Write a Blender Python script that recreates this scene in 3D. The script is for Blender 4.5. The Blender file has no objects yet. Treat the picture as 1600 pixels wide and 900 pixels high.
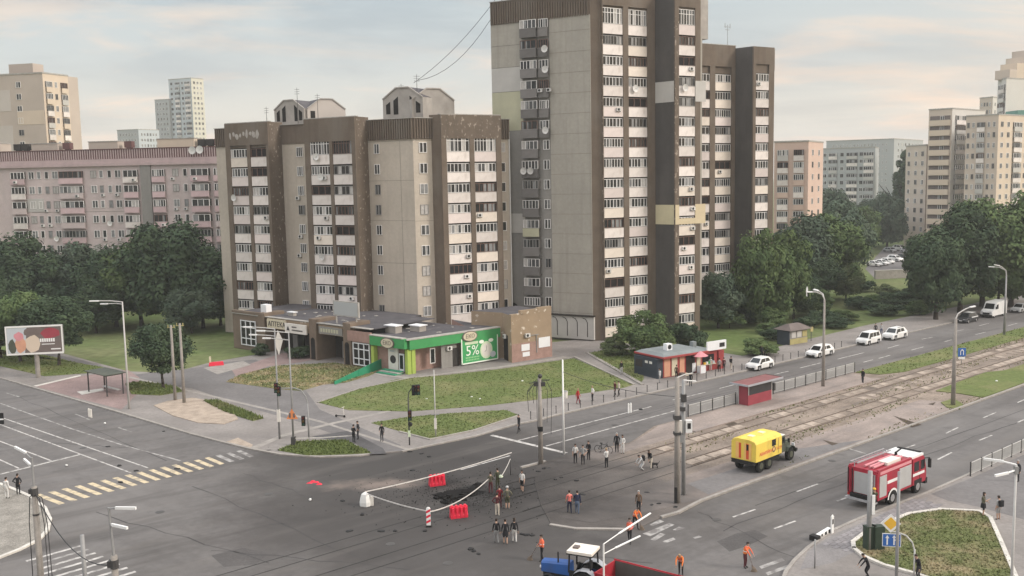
import bpy, bmesh, math, random
from mathutils import Vector, Matrix, Euler
R_ = math.radians
scene = bpy.context.scene
col = scene.collection

# ------------------------------------------------------------------ camera
cam_d = bpy.data.cameras.new('camera')
cam_d.sensor_fit = 'HORIZONTAL'; cam_d.sensor_width = 36.0; cam_d.lens = 36.0 * 1530 / 1600
cam_d.clip_start = 0.5; cam_d.clip_end = 9000
cam = bpy.data.objects.new('camera', cam_d); col.objects.link(cam)
cam.matrix_world = Matrix.Translation((0, 0, 25)) @ Matrix.Rotation(R_(90 - 6.43), 4, 'X') @ Matrix.Rotation(R_(-1.1), 4, 'Z')
scene.camera = cam

# ------------------------------------------------------------------ light
SUN_AZ, SUN_EL = 106.0, 16.0          # degrees clockwise from +Y, degrees above the horizon
world = bpy.data.worlds.new('World'); scene.world = world; world.use_nodes = True
nt = world.node_tree; nt.nodes.clear()
def wn(t, **k):
    n = nt.nodes.new(t)
    for a, b in k.items(): setattr(n, a, b)
    return n
L = nt.links.new
sky = wn('ShaderNodeTexSky', sky_type='NISHITA', sun_disc=False)
sky.sun_elevation = R_(SUN_EL); sky.sun_rotation = R_(SUN_AZ); sky.air_density = 1.2; sky.dust_density = 3.0; sky.ozone_density = 1.5
tc = wn('ShaderNodeTexCoord')
sep = wn('ShaderNodeSeparateXYZ'); L(tc.outputs['Generated'], sep.inputs[0])
# thin high overcast: a pale layer that is creamy low down and blue grey overhead
ramp = wn('ShaderNodeValToRGB')
els = ramp.color_ramp.elements
els[0].position = 0.0; els[0].color = (.640, .565, .475, 1)
els[1].position = 1.0; els[1].color = (1.42, 1.50, 1.56, 1)   # an overcast sky is brightest overhead
for p, c in ((.055, (.585, .545, .480, 1)), (.11, (.450, .468, .462, 1)), (.20, (.360, .420, .448, 1)), (.40, (.80, .85, .88, 1)), (.68, (1.22, 1.29, 1.34, 1))):
    e = els.new(p); e.color = c
L(sep.outputs['Z'], ramp.inputs[0])
# streaky clouds: project the direction on a flat cloud deck so that streaks flatten towards the horizon
mz = wn('ShaderNodeMath', operation='ADD'); mz.inputs[1].default_value = .16; L(sep.outputs['Z'], mz.inputs[0])
dx = wn('ShaderNodeMath', operation='DIVIDE'); L(sep.outputs['X'], dx.inputs[0]); L(mz.outputs[0], dx.inputs[1])
dy = wn('ShaderNodeMath', operation='DIVIDE'); L(sep.outputs['Y'], dy.inputs[0]); L(mz.outputs[0], dy.inputs[1])
cmb = wn('ShaderNodeCombineXYZ'); L(dx.outputs[0], cmb.inputs[0]); L(dy.outputs[0], cmb.inputs[1])
mp = wn('ShaderNodeMapping'); mp.inputs['Rotation'].default_value = (0, 0, R_(14)); mp.inputs['Scale'].default_value = (.75, 1.25, 1)
L(cmb.outputs[0], mp.inputs[0])
def noise(scale, detail, rough, off):
    m = wn('ShaderNodeMapping'); m.inputs['Location'].default_value = off; L(mp.outputs[0], m.inputs[0])
    n = wn('ShaderNodeTexNoise'); n.inputs['Scale'].default_value = scale; n.inputs['Detail'].default_value = detail; n.inputs['Roughness'].default_value = rough
    n.inputs['Distortion'].default_value = .5
    L(m.outputs[0], n.inputs['Vector']); return n.outputs['Fac']
def ms(src, a, b, mx=1.0):
    m = wn('ShaderNodeMapRange', interpolation_type='SMOOTHSTEP'); m.inputs[1].default_value = a; m.inputs[2].default_value = b; m.inputs[4].default_value = mx
    L(src, m.inputs[0]); return m.outputs[0]
def mixc(fac, a, b):
    m = wn('ShaderNodeMix', data_type='RGBA')
    L(fac, m.inputs[0])
    for s, x in ((6, a), (7, b)):
        if isinstance(x, tuple): m.inputs[s].default_value = x
        else: L(x, m.inputs[s])
    return m.outputs[2]
grey = ms(noise(.85, 7, .58, (3, 1, 0)), .42, .62, 1.0)
peach = ms(noise(1.15, 7, .6, (8.4, 5.2, 0)), .48, .68, .8)
def tint(fac, src, c):
    m = wn('ShaderNodeMix', data_type='RGBA', blend_type='MULTIPLY'); m.inputs[7].default_value = c; L(fac, m.inputs[0]); L(src, m.inputs[6]); return m.outputs[2]
c1 = tint(grey, ramp.outputs[0], (.80, .815, .85, 1))
c2 = tint(peach, c1, (1.55, 1.16, .94, 1))
# brighter and warmer towards the sun's side of the sky
sd = wn('ShaderNodeVectorMath', operation='DOT_PRODUCT')
sd.inputs[1].default_value = (math.sin(R_(SUN_AZ)), math.cos(R_(SUN_AZ)), .12); L(tc.outputs['Generated'], sd.inputs[0])
glow = ms(sd.outputs['Value'], -.1, 1.0, .75)
c3 = mixc(glow, c2, (.74, .60, .46, 1))
bg0 = wn('ShaderNodeBackground'); bg0.inputs['Strength'].default_value = .06; L(sky.outputs[0], bg0.inputs['Color'])
bg1 = wn('ShaderNodeBackground'); bg1.inputs['Strength'].default_value = 1.0; L(c3, bg1.inputs['Color'])
mx = wn('ShaderNodeMixShader'); mx.inputs[0].default_value = .80
L(bg0.outputs[0], mx.inputs[1]); L(bg1.outputs[0], mx.inputs[2])
wo = wn('ShaderNodeOutputWorld'); L(mx.outputs[0], wo.inputs['Surface'])

sun_d = bpy.data.lights.new('sun', 'SUN'); sun_d.energy = 1.5; sun_d.angle = R_(15); sun_d.color = (1.0, .94, .87)
sun = bpy.data.objects.new('sun', sun_d); col.objects.link(sun)
sun_dir = Vector((math.sin(R_(SUN_AZ)) * math.cos(R_(SUN_EL + 14)), math.cos(R_(SUN_AZ)) * math.cos(R_(SUN_EL + 14)), math.sin(R_(SUN_EL + 14))))
sun.rotation_euler = sun_dir.to_track_quat('Z', 'Y').to_euler()

vs = scene.view_settings
vs.view_transform = 'Standard'; vs.look = 'None'; vs.gamma = 1.0; vs.exposure = 0.80; vs.use_curve_mapping = False
scene.render.engine = 'CYCLES'
scene.cycles.max_bounces = 5; scene.cycles.diffuse_bounces = 3; scene.cycles.glossy_bounces = 2; scene.cycles.transparent_max_bounces = 4
scene.cycles.transmission_bounces = 2; scene.cycles.volume_bounces = 0
scene.cycles.use_denoising = True

# ------------------------------------------------------------------ helpers: meshes
class MB:
    def __init__(s): s.v = []; s.f = []; s.m = []
    def add(s, vs, fs, m=0):
        o = len(s.v); s.v += [tuple(v) for v in vs]
        s.f += [tuple(i + o for i in f) for f in fs]; s.m += [m] * len(fs); return s
    def box(s, x0, x1, y0, y1, z0, z1, m=0):
        return s.add([(x0,y0,z0),(x1,y0,z0),(x1,y1,z0),(x0,y1,z0),(x0,y0,z1),(x1,y0,z1),(x1,y1,z1),(x0,y1,z1)],
                     [(0,3,2,1),(4,5,6,7),(0,1,5,4),(1,2,6,5),(2,3,7,6),(3,0,4,7)], m)
    def bar(s, p, q, w, h, m=0):
        p, q = Vector(p), Vector(q); d = (q - p).normalized()
        up = Vector((0,0,1)) if abs(d.z) < .95 else Vector((1,0,0))
        a = d.cross(up).normalized() * (w / 2); b = a.cross(d).normalized() * (h / 2)
        vs = [p-a-b, p+a-b, p+a+b, p-a+b, q-a-b, q+a-b, q+a+b, q-a+b]
        return s.add(vs, [(0,1,2,3),(7,6,5,4),(0,4,5,1),(1,5,6,2),(2,6,7,3),(3,7,4,0)], m)
    def prism(s, poly, z0, z1, m=0, mt=None, bottom=True):
        n = len(poly)
        if sum(poly[i][0]*poly[(i+1)%n][1]-poly[(i+1)%n][0]*poly[i][1] for i in range(n)) < 0: poly = poly[::-1]
        vs = [(p[0],p[1],z0) for p in poly] + [(p[0],p[1],z1) for p in poly]
        o = len(s.v); s.v += vs
        for i in range(n):
            j = (i+1) % n; s.f.append((o+i,o+j,o+n+j,o+n+i)); s.m.append(m)
        s.f.append(tuple(o+n+i for i in range(n))); s.m.append(m if mt is None else mt)
        if bottom: s.f.append(tuple(o+n-1-i for i in range(n))); s.m.append(m)
        return s
    def sheet(s, poly, z, m=0):
        n = len(poly)
        if sum(poly[i][0]*poly[(i+1)%n][1]-poly[(i+1)%n][0]*poly[i][1] for i in range(n)) < 0: poly = poly[::-1]
        return s.add([(p[0],p[1],z) for p in poly], [tuple(range(n))], m)
    def tube(s, p, q, r0, r1=None, n=8, m=0, cap=True):
        if r1 is None: r1 = r0
        p, q = Vector(p), Vector(q); d = (q - p).normalized()
        up = Vector((0,0,1)) if abs(d.z) < .95 else Vector((1,0,0))
        a = d.cross(up).normalized(); b = d.cross(a).normalized()
        vs = []
        for c, r in ((p, r0), (q, r1)):
            for i in range(n):
                t = 2*math.pi*i/n; vs.append(c + a*(r*math.cos(t)) + b*(r*math.sin(t)))
        fs = [(i, n+i, n+(i+1)%n, (i+1)%n) for i in range(n)]
        if cap: fs += [tuple(range(n)), tuple(2*n-1-i for i in range(n))]
        return s.add(vs, fs, m)
    def path(s, pts, r, n=6, m=0):
        for a, b in zip(pts, pts[1:]): s.tube(a, b, r, r, n, m)
        return s
    def loft(s, rings, m=0, cap=True, closed=True):
        n = len(rings[0]); o = len(s.v)
        for r in rings: s.v += [tuple(p) for p in r]
        for k in range(len(rings)-1):
            for i in range(n if closed else n-1):
                j = (i+1) % n
                s.f.append((o+k*n+i, o+k*n+j, o+(k+1)*n+j, o+(k+1)*n+i)); s.m.append(m)
        if cap:
            s.f.append(tuple(o+n-1-i for i in range(n))); s.m.append(m)
            s.f.append(tuple(o+(len(rings)-1)*n+i for i in range(n))); s.m.append(m)
        return s
    def ball(s, c, r, nu=10, nv=7, m=0):
        if not isinstance(r, (tuple, list)): r = (r, r, r)
        rings = []
        for k in range(nv+1):
            t = math.pi*k/nv
            st = max(math.sin(t), .02)
            rings.append([(c[0]+r[0]*st*math.cos(2*math.pi*i/nu), c[1]+r[1]*st*math.sin(2*math.pi*i/nu), c[2]-r[2]*math.cos(t)) for i in range(nu)])
        return s.loft(rings, m)
    def mesh(s, name, mats, smooth=False):
        me = bpy.data.meshes.new(name); me.from_pydata(s.v, [], s.f)
        for m in (mats if isinstance(mats, (list, tuple)) else [mats]): me.materials.append(m)
        me.polygons.foreach_set('material_index', s.m)
        if smooth: me.polygons.foreach_set('use_smooth', [True]*len(s.f))
        me.update(); return me
    def build(s, name, mats, parent=None, loc=(0,0,0), rz=0, smooth=False):
        return obj(name, s.mesh(name, mats, smooth), parent, loc, rz)
def obj(name, me, parent=None, loc=(0,0,0), rz=0, scale=None):
    o = bpy.data.objects.new(name, me); col.objects.link(o)
    o.location = loc; o.rotation_euler = (0, 0, rz)
    if scale: o.scale = scale
    if parent is not None: o.parent = parent
    return o
def tag(o, label=None, cat=None, group=None, kind=None):
    if label: o['label'] = label
    if cat: o['category'] = cat
    if group: o['group'] = group
    if kind: o['kind'] = kind
    return o
def thing(name, label, cat, loc=(0,0,0), rz=0, group=None):
    o = bpy.data.objects.new(name, None); col.objects.link(o); o.empty_display_size = .3
    o.location = loc; o.rotation_euler = (0,0,rz); return tag(o, label, cat, group)
def struct(o): o['kind'] = 'structure'; return o
def copy_tree(o, parent=None, **props):
    c = o.copy(); col.objects.link(c); c.parent = parent
    for k, v in props.items(): c[k] = v
    for ch in list(o.children): copy_tree(ch, c)
    return c
def text_mesh(name, body, size, m, depth=.01, align='CENTER'):
    cu = bpy.data.curves.new(name, 'FONT'); cu.body = body; cu.size = size; cu.extrude = depth; cu.align_x = align; cu.align_y = 'CENTER'; cu.resolution_u = 2
    t = bpy.data.objects.new(name, cu); col.objects.link(t)
    dg = bpy.context.evaluated_depsgraph_get(); me = bpy.data.meshes.new_from_object(t.evaluated_get(dg))
    bpy.data.objects.remove(t); bpy.data.curves.remove(cu)
    me.name = name; me.materials.clear(); me.materials.append(m)
    me.transform(Matrix.Rotation(R_(90), 4, 'X'))     # text in the local XZ plane, facing -Y
    return me

# ------------------------------------------------------------------ helpers: materials
M = {}
def mat(name, c, rough=.85, var=.18, scale=.6, spec=.25, metal=0, c2=None, bump=0, rnd=0, fine=0, coords='obj', thr=(.35, .65), detail=5):
    m = bpy.data.materials.new(name); m.use_nodes = True; M[name] = m
    t = m.node_tree; b = t.nodes['Principled BSDF']; l = t.links.new
    b.inputs['Roughness'].default_value = rough; b.inputs['Specular IOR Level'].default_value = spec; b.inputs['Metallic'].default_value = metal
    if c2 is None: c2 = tuple(x*(1-var) for x in c)
    g = t.nodes.new('ShaderNodeTexCoord').outputs['Object'] if coords == 'obj' else t.nodes.new('ShaderNodeNewGeometry').outputs['Position']
    n = t.nodes.new('ShaderNodeTexNoise'); n.inputs['Scale'].default_value = scale; n.inputs['Detail'].default_value = detail; n.inputs['Roughness'].default_value = .6
    l(g, n.inputs['Vector'])
    r = t.nodes.new('ShaderNodeMapRange'); r.inputs[1].default_value = thr[0]; r.inputs[2].default_value = thr[1]; l(n.outputs['Fac'], r.inputs[0])
    mx = t.nodes.new('ShaderNodeMix'); mx.data_type = 'RGBA'; l(r.outputs[0], mx.inputs[0])
    mx.inputs[6].default_value = (*c, 1); mx.inputs[7].default_value = (*c2, 1)
    out = mx.outputs[2]
    if fine:
        n2 = t.nodes.new('ShaderNodeTexNoise'); n2.inputs['Scale'].default_value = scale*14; n2.inputs['Detail'].default_value = 3; l(g, n2.inputs['Vector'])
        r2 = t.nodes.new('ShaderNodeMapRange'); r2.inputs[1].default_value = .3; r2.inputs[2].default_value = .7; r2.inputs[3].default_value = 1-fine; r2.inputs[4].default_value = 1+fine; l(n2.outputs['Fac'], r2.inputs[0])
        hs = t.nodes.new('ShaderNodeMix'); hs.data_type = 'RGBA'; hs.blend_type = 'MULTIPLY'; hs.inputs[0].default_value = 1; l(out, hs.inputs[6]); l(r2.outputs[0], hs.inputs[7]); out = hs.outputs[2]
    if rnd:
        oi = t.nodes.new('ShaderNodeObjectInfo'); r3 = t.nodes.new('ShaderNodeMapRange'); r3.inputs[3].default_value = 1-rnd; r3.inputs[4].default_value = 1+rnd*.6; l(oi.outputs['Random'], r3.inputs[0])
        hs = t.nodes.new('ShaderNodeMix'); hs.data_type = 'RGBA'; hs.blend_type = 'MULTIPLY'; hs.inputs[0].default_value = 1; l(out, hs.inputs[6]); l(r3.outputs[0], hs.inputs[7]); out = hs.outputs[2]
    l(out, b.inputs['Base Color'])
    if bump:
        bp = t.nodes.new('ShaderNodeBump'); bp.inputs['Strength'].default_value = bump; bp.inputs['Distance'].default_value = .05
        l((n2 if fine else n).outputs['Fac'], bp.inputs['Height']); l(bp.outputs[0], b.inputs['Normal'])
    return m
def blotch(m, c, scale, lo, hi, stretch=(1,1,1), coords='obj', detail=4, amount=1.0):
    """lay irregular patches of another colour (peeled paint, stains) over a material"""
    t = m.node_tree; b = t.nodes['Principled BSDF']; l = t.links.new
    src = b.inputs['Base Color'].links[0].from_socket
    g = t.nodes.new('ShaderNodeTexCoord').outputs['Object'] if coords == 'obj' else t.nodes.new('ShaderNodeNewGeometry').outputs['Position']
    mp = t.nodes.new('ShaderNodeMapping'); mp.inputs['Scale'].default_value = stretch; l(g, mp.inputs[0])
    n = t.nodes.new('ShaderNodeTexNoise'); n.inputs['Scale'].default_value = scale; n.inputs['Detail'].default_value = detail; l(mp.outputs[0], n.inputs['Vector'])
    r = t.nodes.new('ShaderNodeMapRange'); r.inputs[1].default_value = lo; r.inputs[2].default_value = hi; r.inputs[4].default_value = amount; l(n.outputs['Fac'], r.inputs[0])
    mx = t.nodes.new('ShaderNodeMix'); mx.data_type = 'RGBA'; l(r.outputs[0], mx.inputs[0]); l(src, mx.inputs[6]); mx.inputs[7].default_value = (*c, 1)
    l(mx.outputs[2], b.inputs['Base Color']); return m
def stain(m, centre, r0, r1, c, nscale=.18, namp=.7, amount=.9, squash=(1,1)):
    """one irregular mark of its own shape around a place on the ground (soot, spilled soil)"""
    t = m.node_tree; b = t.nodes['Principled BSDF']; l = t.links.new
    src = b.inputs['Base Color'].links[0].from_socket
    g = t.nodes.new('ShaderNodeNewGeometry').outputs['Position']
    mp = t.nodes.new('ShaderNodeMapping'); mp.inputs['Location'].default_value = (-centre[0]*squash[0], -centre[1]*squash[1], 0); mp.inputs['Scale'].default_value = (squash[0], squash[1], 1); l(g, mp.inputs[0])
    ln = t.nodes.new('ShaderNodeVectorMath'); ln.operation = 'LENGTH'; l(mp.outputs[0], ln.inputs[0])
    n = t.nodes.new('ShaderNodeTexNoise'); n.inputs['Scale'].default_value = nscale; n.inputs['Detail'].default_value = 6; n.inputs['Roughness'].default_value = .65; l(g, n.inputs['Vector'])
    a = t.nodes.new('ShaderNodeMath'); a.operation = 'MULTIPLY_ADD'; a.inputs[1].default_value = -2*namp*r1; a.inputs[2].default_value = namp*r1; l(n.outputs['Fac'], a.inputs[0])
    s = t.nodes.new('ShaderNodeMath'); s.operation = 'ADD'; l(ln.outputs['Value'], s.inputs[0]); l(a.outputs[0], s.inputs[1])
    r = t.nodes.new('ShaderNodeMapRange'); r.interpolation_type = 'SMOOTHSTEP'; r.inputs[1].default_value = r0; r.inputs[2].default_value = r1; r.inputs[3].default_value = amount; r.inputs[4].default_value = 0; l(s.outputs[0], r.inputs[0])
    mx = t.nodes.new('ShaderNodeMix'); mx.data_type = 'RGBA'; l(r.outputs[0], mx.inputs[0]); l(src, mx.inputs[6]); mx.inputs[7].default_value = (*c, 1)
    l(mx.outputs[2], b.inputs['Base Color']); return m

def streak(m, c, scale, lo, hi, ang, ratio, amount=.7, detail=6):
    """long marks running one way (wheel tracks, dragged dirt)"""
    t = m.node_tree; b = t.nodes['Principled BSDF']; l = t.links.new
    src = b.inputs['Base Color'].links[0].from_socket
    g = t.nodes.new('ShaderNodeNewGeometry').outputs['Position']
    m1 = t.nodes.new('ShaderNodeMapping'); m1.inputs['Rotation'].default_value = (0, 0, -R_(ang)); l(g, m1.inputs[0])
    m2 = t.nodes.new('ShaderNodeMapping'); m2.inputs['Scale'].default_value = (1/ratio, 1, 1); l(m1.outputs[0], m2.inputs[0])
    n = t.nodes.new('ShaderNodeTexNoise'); n.inputs['Scale'].default_value = scale; n.inputs['Detail'].default_value = detail; n.inputs['Roughness'].default_value = .62; l(m2.outputs[0], n.inputs['Vector'])
    r = t.nodes.new('ShaderNodeMapRange'); r.inputs[1].default_value = lo; r.inputs[2].default_value = hi; r.inputs[4].default_value = amount; l(n.outputs['Fac'], r.inputs[0])
    mx = t.nodes.new('ShaderNodeMix'); mx.data_type = 'RGBA'; l(r.outputs[0], mx.inputs[0]); l(src, mx.inputs[6]); mx.inputs[7].default_value = (*c, 1)
    l(mx.outputs[2], b.inputs['Base Color']); return m
rng = random.Random(7)
# streets and ground
mat('asphalt', (.158, .149, .145), .9, .22, .12, .2, fine=.10, coords='w')
blotch(M['asphalt'], (.190, .180, .174), .05, .5, .62, (1, 1, 1), 'w', 5, .55)
streak(M['asphalt'], (.165, .152, .142), .35, .50, .66, 40.5, 9, .55); streak(M['asphalt'], (.088, .082, .080), .28, .52, .68, 40.5, 11, .6); streak(M['asphalt'], (.095, .089, .087), .3, .54, .7, -41, 10, .4)
blotch(M['asphalt'], (.075, .07, .068), .35, .62, .72, (1, 1, 1), 'w', 6, .45)
mat('road_paint', (.54, .52, .495), .8, .25, 3, .2, fine=.2, coords='w'); blotch(M['road_paint'], (.17, .16, .155), 1.8, .48, .64, coords='w', detail=6, amount=.85)
mat('yellow_paint', (.60, .50, .34), .8, .15, 3, .2, fine=.2, coords='w'); blotch(M['yellow_paint'], (.20, .18, .16), 1.6, .47, .66, coords='w', detail=7, amount=.8)
mat('worn_paint', (.40, .385, .37), .85, .3, 2, .2, coords='w'); blotch(M['worn_paint'], (.15, .14, .135), 1.2, .44, .58, coords='w', detail=6, amount=.9)
mat('pavement', (.262, .240, .226), .9, .2, .25, .2, fine=.12, coords='w')
blotch(M['pavement'], (.175, .160, .150), .12, .5, .66, (1,1,1), 'w', 5, .6)
mat('path_asphalt', (.180, .170, .168), .9, .2, .2, .2, fine=.10, coords='w')
mat('dark_patch', (.10, .096, .098), .9, .2, .3, .2, fine=.12, coords='w')
mat('pink_paving', (.285, .210, .198), .9, .2, .4, .2, fine=.15, coords='w')
mat('grey_pavers', (.23, .217, .215), .9, .15, .5, .2, fine=.12, coords='w')
mat('kerb_stone', (.335, .31, .285), .9, .25, 1.2, .2, fine=.15, coords='w')
mat('white_kerb', (.62, .59, .54), .85, .25, 1.5, .2, coords='w')
mat('tram_dirt', (.305, .25, .208), .95, .35, .35, .1, fine=.22, coords='w', bump=.5); blotch(M['tram_dirt'], (.16, .13, .105), .8, .56, .68, coords='w', detail=6, amount=.75)
mat('platform', (.325, .272, .245), .92, .2, .3, .15, fine=.12, coords='w'); blotch(M['platform'], (.215, .19, .18), .25, .52, .66, (1,1,1), 'w', 5, .6)
mat('concrete_slab', (.39, .325, .272), .95, .3, 1.0, .15, fine=.25, rnd=.3); blotch(M['concrete_slab'], (.25, .205, .17), 1.1, .48, .66, detail=6, amount=.85)
mat('rail_steel', (.185, .145, .12), .6, .3, 2, .4, .4)
mat('sand', (.43, .355, .29), .95, .3, .9, .1, fine=.2, coords='w', bump=.5)
mat('gravel', (.30, .28, .25), .95, .3, .8, .1, fine=.3, coords='w', bump=.5)
mat('scorched', (.016, .015, .015), .95, .3, 2, .1, coords='w'); mat('soil', (.10, .08, .064), .95, .3, 2, .1, coords='w')
mat('grass', (.122, .152, .054), .95, 0, .16, .1, c2=(.215, .20, .10), fine=.16, coords='w', thr=(.45, .82), bump=.6)
mat('grass_dry', (.125, .14, .058), .95, 0, .35, .1, c2=(.30, .235, .15), fine=.2, coords='w', thr=(.44, .72), bump=.6)
mat('far_ground', (.105, .145, .050), .95, 0, .05, .1, c2=(.165, .175, .085), fine=.2, coords='w')
blades = mat('grass_blade', (.122, .156, .054), .9, 0, .16, .1, c2=(.215, .205, .10), coords='w', thr=(.45, .82))
mat('grass_blade_dry', (.13, .15, .06), .9, 0, .35, .1, c2=(.32, .25, .16), coords='w', thr=(.44, .72))
mat('straw', (.42, .34, .19), .9, .3, 2, .1, coords='w')
CRATER = (-4.65,75.8)
stain(M['asphalt'], CRATER, 4.0, 34.0, (.060, .054, .051), .13, .8, .62)
stain(M['asphalt'], CRATER, 5.0, 21.0, (.038, .035, .034), .16, .55, .88)
stain(M['asphalt'], CRATER, 1.5, 7.0, (.016, .015, .015), .5, .6, .9)
stain(M['asphalt'], (-9.1,90.84), 4, 15, (.055, .051, .050), .2, .6, .85, (.8, 1.0))
stain(M['asphalt'], (-13.36,84.63), 3, 13, (.062, .058, .056), .2, .8, .75)
stain(M['asphalt'], (-9.85,70.47), 2, 13, (.068, .063, .061), .2, .9, .7); stain(M['asphalt'], (-1.64,63.76), 1, 10, (.072, .067, .065), .3, .9, .65)
stain(M['asphalt'], (-11.69,78.69), .2, 3.0, (.235, .19, .165), .5, .8, .7, (.5, 1.4))
streak(M['asphalt'], (.125, .114, .106), .38, .53, .68, 40.5, 10, .45); streak(M['asphalt'], (.052, .048, .046), .30, .54, .70, 36, 9, .55)
streak(M['tram_dirt'], (.175, .142, .118), .45, .49, .68, 40.5, 8, .75); streak(M['platform'], (.225, .192, .174), .4, .50, .68, 40.5, 8, .65); streak(M['tram_dirt'], (.33, .275, .23), .6, .56, .7, 40.5, 6, .6)
for k_ in ('tram_dirt', 'platform'):
    stain(M[k_], (2.23,75.38), 8.0, 20.0, (.128, .116, .110), .25, .45, .92); streak(M[k_], (.085, .078, .075), .30, .50, .68, 40.5, 9, .55)
    stain(M[k_], CRATER, 5.0, 21.0, (.042, .039, .038), .16, .55, .88)
# building surfaces
mat('brown_wall', (.160, .127, .100), .9, .18, .5, .15, fine=.08)
blotch(M['brown_wall'], (.185, .16, .135), .25, .5, .68, (1, 1, .4), amount=.7)
mat('brown_peeling', (.155, .124, .098), .9, .18, .5, .15, fine=.08); blotch(M['brown_peeling'], (.38, .325, .275), 2.0, .60, .64, (1.2, 1.2, .8), detail=7, amount=.75)
mat('shaded_side', (.083, .077, .074), .9, .15, .5, .15, fine=.06); blotch(M['shaded_side'], (.11, .10, .095), .35, .5, .7, (1, 1, .5), amount=.6)  # tower flanks darker than the brown walls, shade put into their colour
mat('beige_wall', (.50, .445, .38), .9, .14, .16, .15, fine=.05); blotch(M['beige_wall'], (.42, .375, .325), .3, .52, .72, (1, 1, .45), amount=.65)
mat('grey_wall', (.275, .265, .25), .9, .14, .2, .15, fine=.05); blotch(M['grey_wall'], (.225, .215, .205), .3, .5, .7, (1, 1, .45), amount=.6)
mat('tower_beige', (.385, .362, .32), .9, .12, .15, .15, fine=.05); blotch(M['tower_beige'], (.325, .308, .275), .3, .52, .72, (1, 1, .45), amount=.6)
for k_, c_, a_ in (('beige_wall',(.36,.315,.265),.5),('tower_beige',(.27,.25,.22),.5),('grey_wall',(.19,.18,.17),.5),('brown_wall',(.105,.085,.068),.55),('brown_peeling',(.10,.082,.066),.5),('shaded_side',(.06,.055,.052),.5)): blotch(M[k_], c_, .9, .50, .74, (1.4, 1.4, .07), detail=6, amount=a_)
mat('light_render', (.50, .485, .46), .9, .12, .4, .15)
mat('cream_render', (.60, .545, .37), .9, .12, .4, .15)
mat('yellow_render', (.60, .51, .35), .9, .12, .4, .15)
mat('pale_green', (.48, .47, .34), .9, .12, .4, .15)
mat('balcony_white', (.76, .70, .665), .85, .14, 1.1, .2, rnd=.16); blotch(M['balcony_white'], (.52, .46, .42), 1.3, .56, .72, (1, 1, .5), amount=.5)
mat('balcony_pink', (.70, .62, .595), .85, .12, 1.1, .2, rnd=.14)
mat('balcony_cream', (.76, .68, .60), .85, .12, 1.1, .2, rnd=.1)
mat('balcony_grey', (.19, .18, .175), .85, .12, 1.1, .2, rnd=.25)
mat('panel_white', (.74, .75, .77), .7, .06, 1, .3)
mat('frame_white', (.78, .765, .75), .6, .08, 2, .3, rnd=.12)
mat('frame_brown', (.17, .105, .085), .7, .1, 2, .3)
mat('frame_grey', (.30, .29, .28), .7, .1, 2, .3)
mat('glass_dark', (.018, .019, .021), .12, .1, .6, .35)
mat('glass_mid', (.075, .078, .082), .18, .3, .8, .4)
mat('glass_pale', (.26, .265, .27), .25, .3, .8, .4)
mat('curtain', (.50, .48, .46), .8, .25, 3, .3)
mat('curtain_red', (.36, .15, .16), .8, .25, 3, .3)
mat('interior', (.03, .027, .026), .9, .3, 1, .1)
mat('seam', (.25, .225, .195), .95, .1, 1, .1)
mat('roof_felt', (.105, .10, .108), .9, .25, .4, .2, fine=.1); blotch(M['roof_felt'], (.17, .16, .16), .5, .58, .7, detail=5, amount=.6)
mat('roof_metal', (.33, .345, .345), .5, .15, .7, .4)
mat('flashing', (.42, .40, .37), .7, .25, 1.5, .3)
mat('hut_concrete', (.42, .39, .36), .9, .2, .5, .15); blotch(M['hut_concrete'], (.30, .275, .25), .8, .5, .68, (1,1,.5), amount=.7)
mat('pink_wall', (.57, .485, .475), .9, .12, .2, .15, fine=.05); blotch(M['pink_wall'], (.43, .375, .355), .25, .5, .7, (1,1,.5), amount=.7)
mat('pink_balcony', (.60, .45, .46), .85, .12, 1, .2, rnd=.14)
mat('pink_cornice', (.47, .37, .37), .85, .15, .8, .2)
mat('attic_red', (.15, .078, .075), .9, .15, 1, .2)
mat('tan_wall', (.50, .43, .375), .9, .12, .1, .15); mat('tan_light', (.55, .50, .46), .9, .12, .1, .15); mat('tan_warm', (.62, .52, .42), .9, .12, .1, .15)
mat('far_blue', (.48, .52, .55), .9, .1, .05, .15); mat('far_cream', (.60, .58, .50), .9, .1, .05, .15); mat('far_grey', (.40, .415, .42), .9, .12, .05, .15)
mat('peach_wall', (.60, .45, .38), .9, .1, .1, .15); mat('sand_wall', (.55, .47, .40), .9, .1, .1, .15); mat('white_wall', (.58, .56, .53), .9, .08, .1, .15)
mat('teal_roof', (.11, .24, .20), .7, .15, .5, .3); mat('rust_roof', (.34, .20, .15), .8, .2, .5, .2)
mat('shop_tan', (.33, .25, .175), .9, .15, .5, .15); blotch(M['shop_tan'], (.62, .55, .47), 1.1, .64, .68, detail=5, amount=.9)
mat('shop_brown', (.20, .155, .12), .9, .2, .6, .15); mat('brick_pink', (.36, .235, .20), .9, .2, 1.5, .15, fine=.15)
mat('shop_dark', (.045, .04, .037), .9, .2, 1, .15)
mat('green_sign', (.055, .30, .10), .5, .12, 1, .35); mat('lime', (.36, .47, .10), .6, .12, 1, .3); mat('green_banner', (.06, .34, .12), .6, .1, .6, .25)
mat('banner_white', (.80, .84, .76), .6, .05, 1, .25); mat('banner_pale', (.62, .72, .52), .6, .1, 1, .25); mat('banner_lightgreen', (.32, .62, .30), .6, .1, 1, .25)
mat('sign_white', (.70, .67, .62), .6, .1, 1.5, .3); mat('sign_cream', (.62, .56, .42), .6, .15, 1.5, .3); mat('ink', (.035, .033, .035), .7, .1, 1, .2)
mat('ramp_green', (.03, .26, .14), .6, .12, 1, .3)
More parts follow.
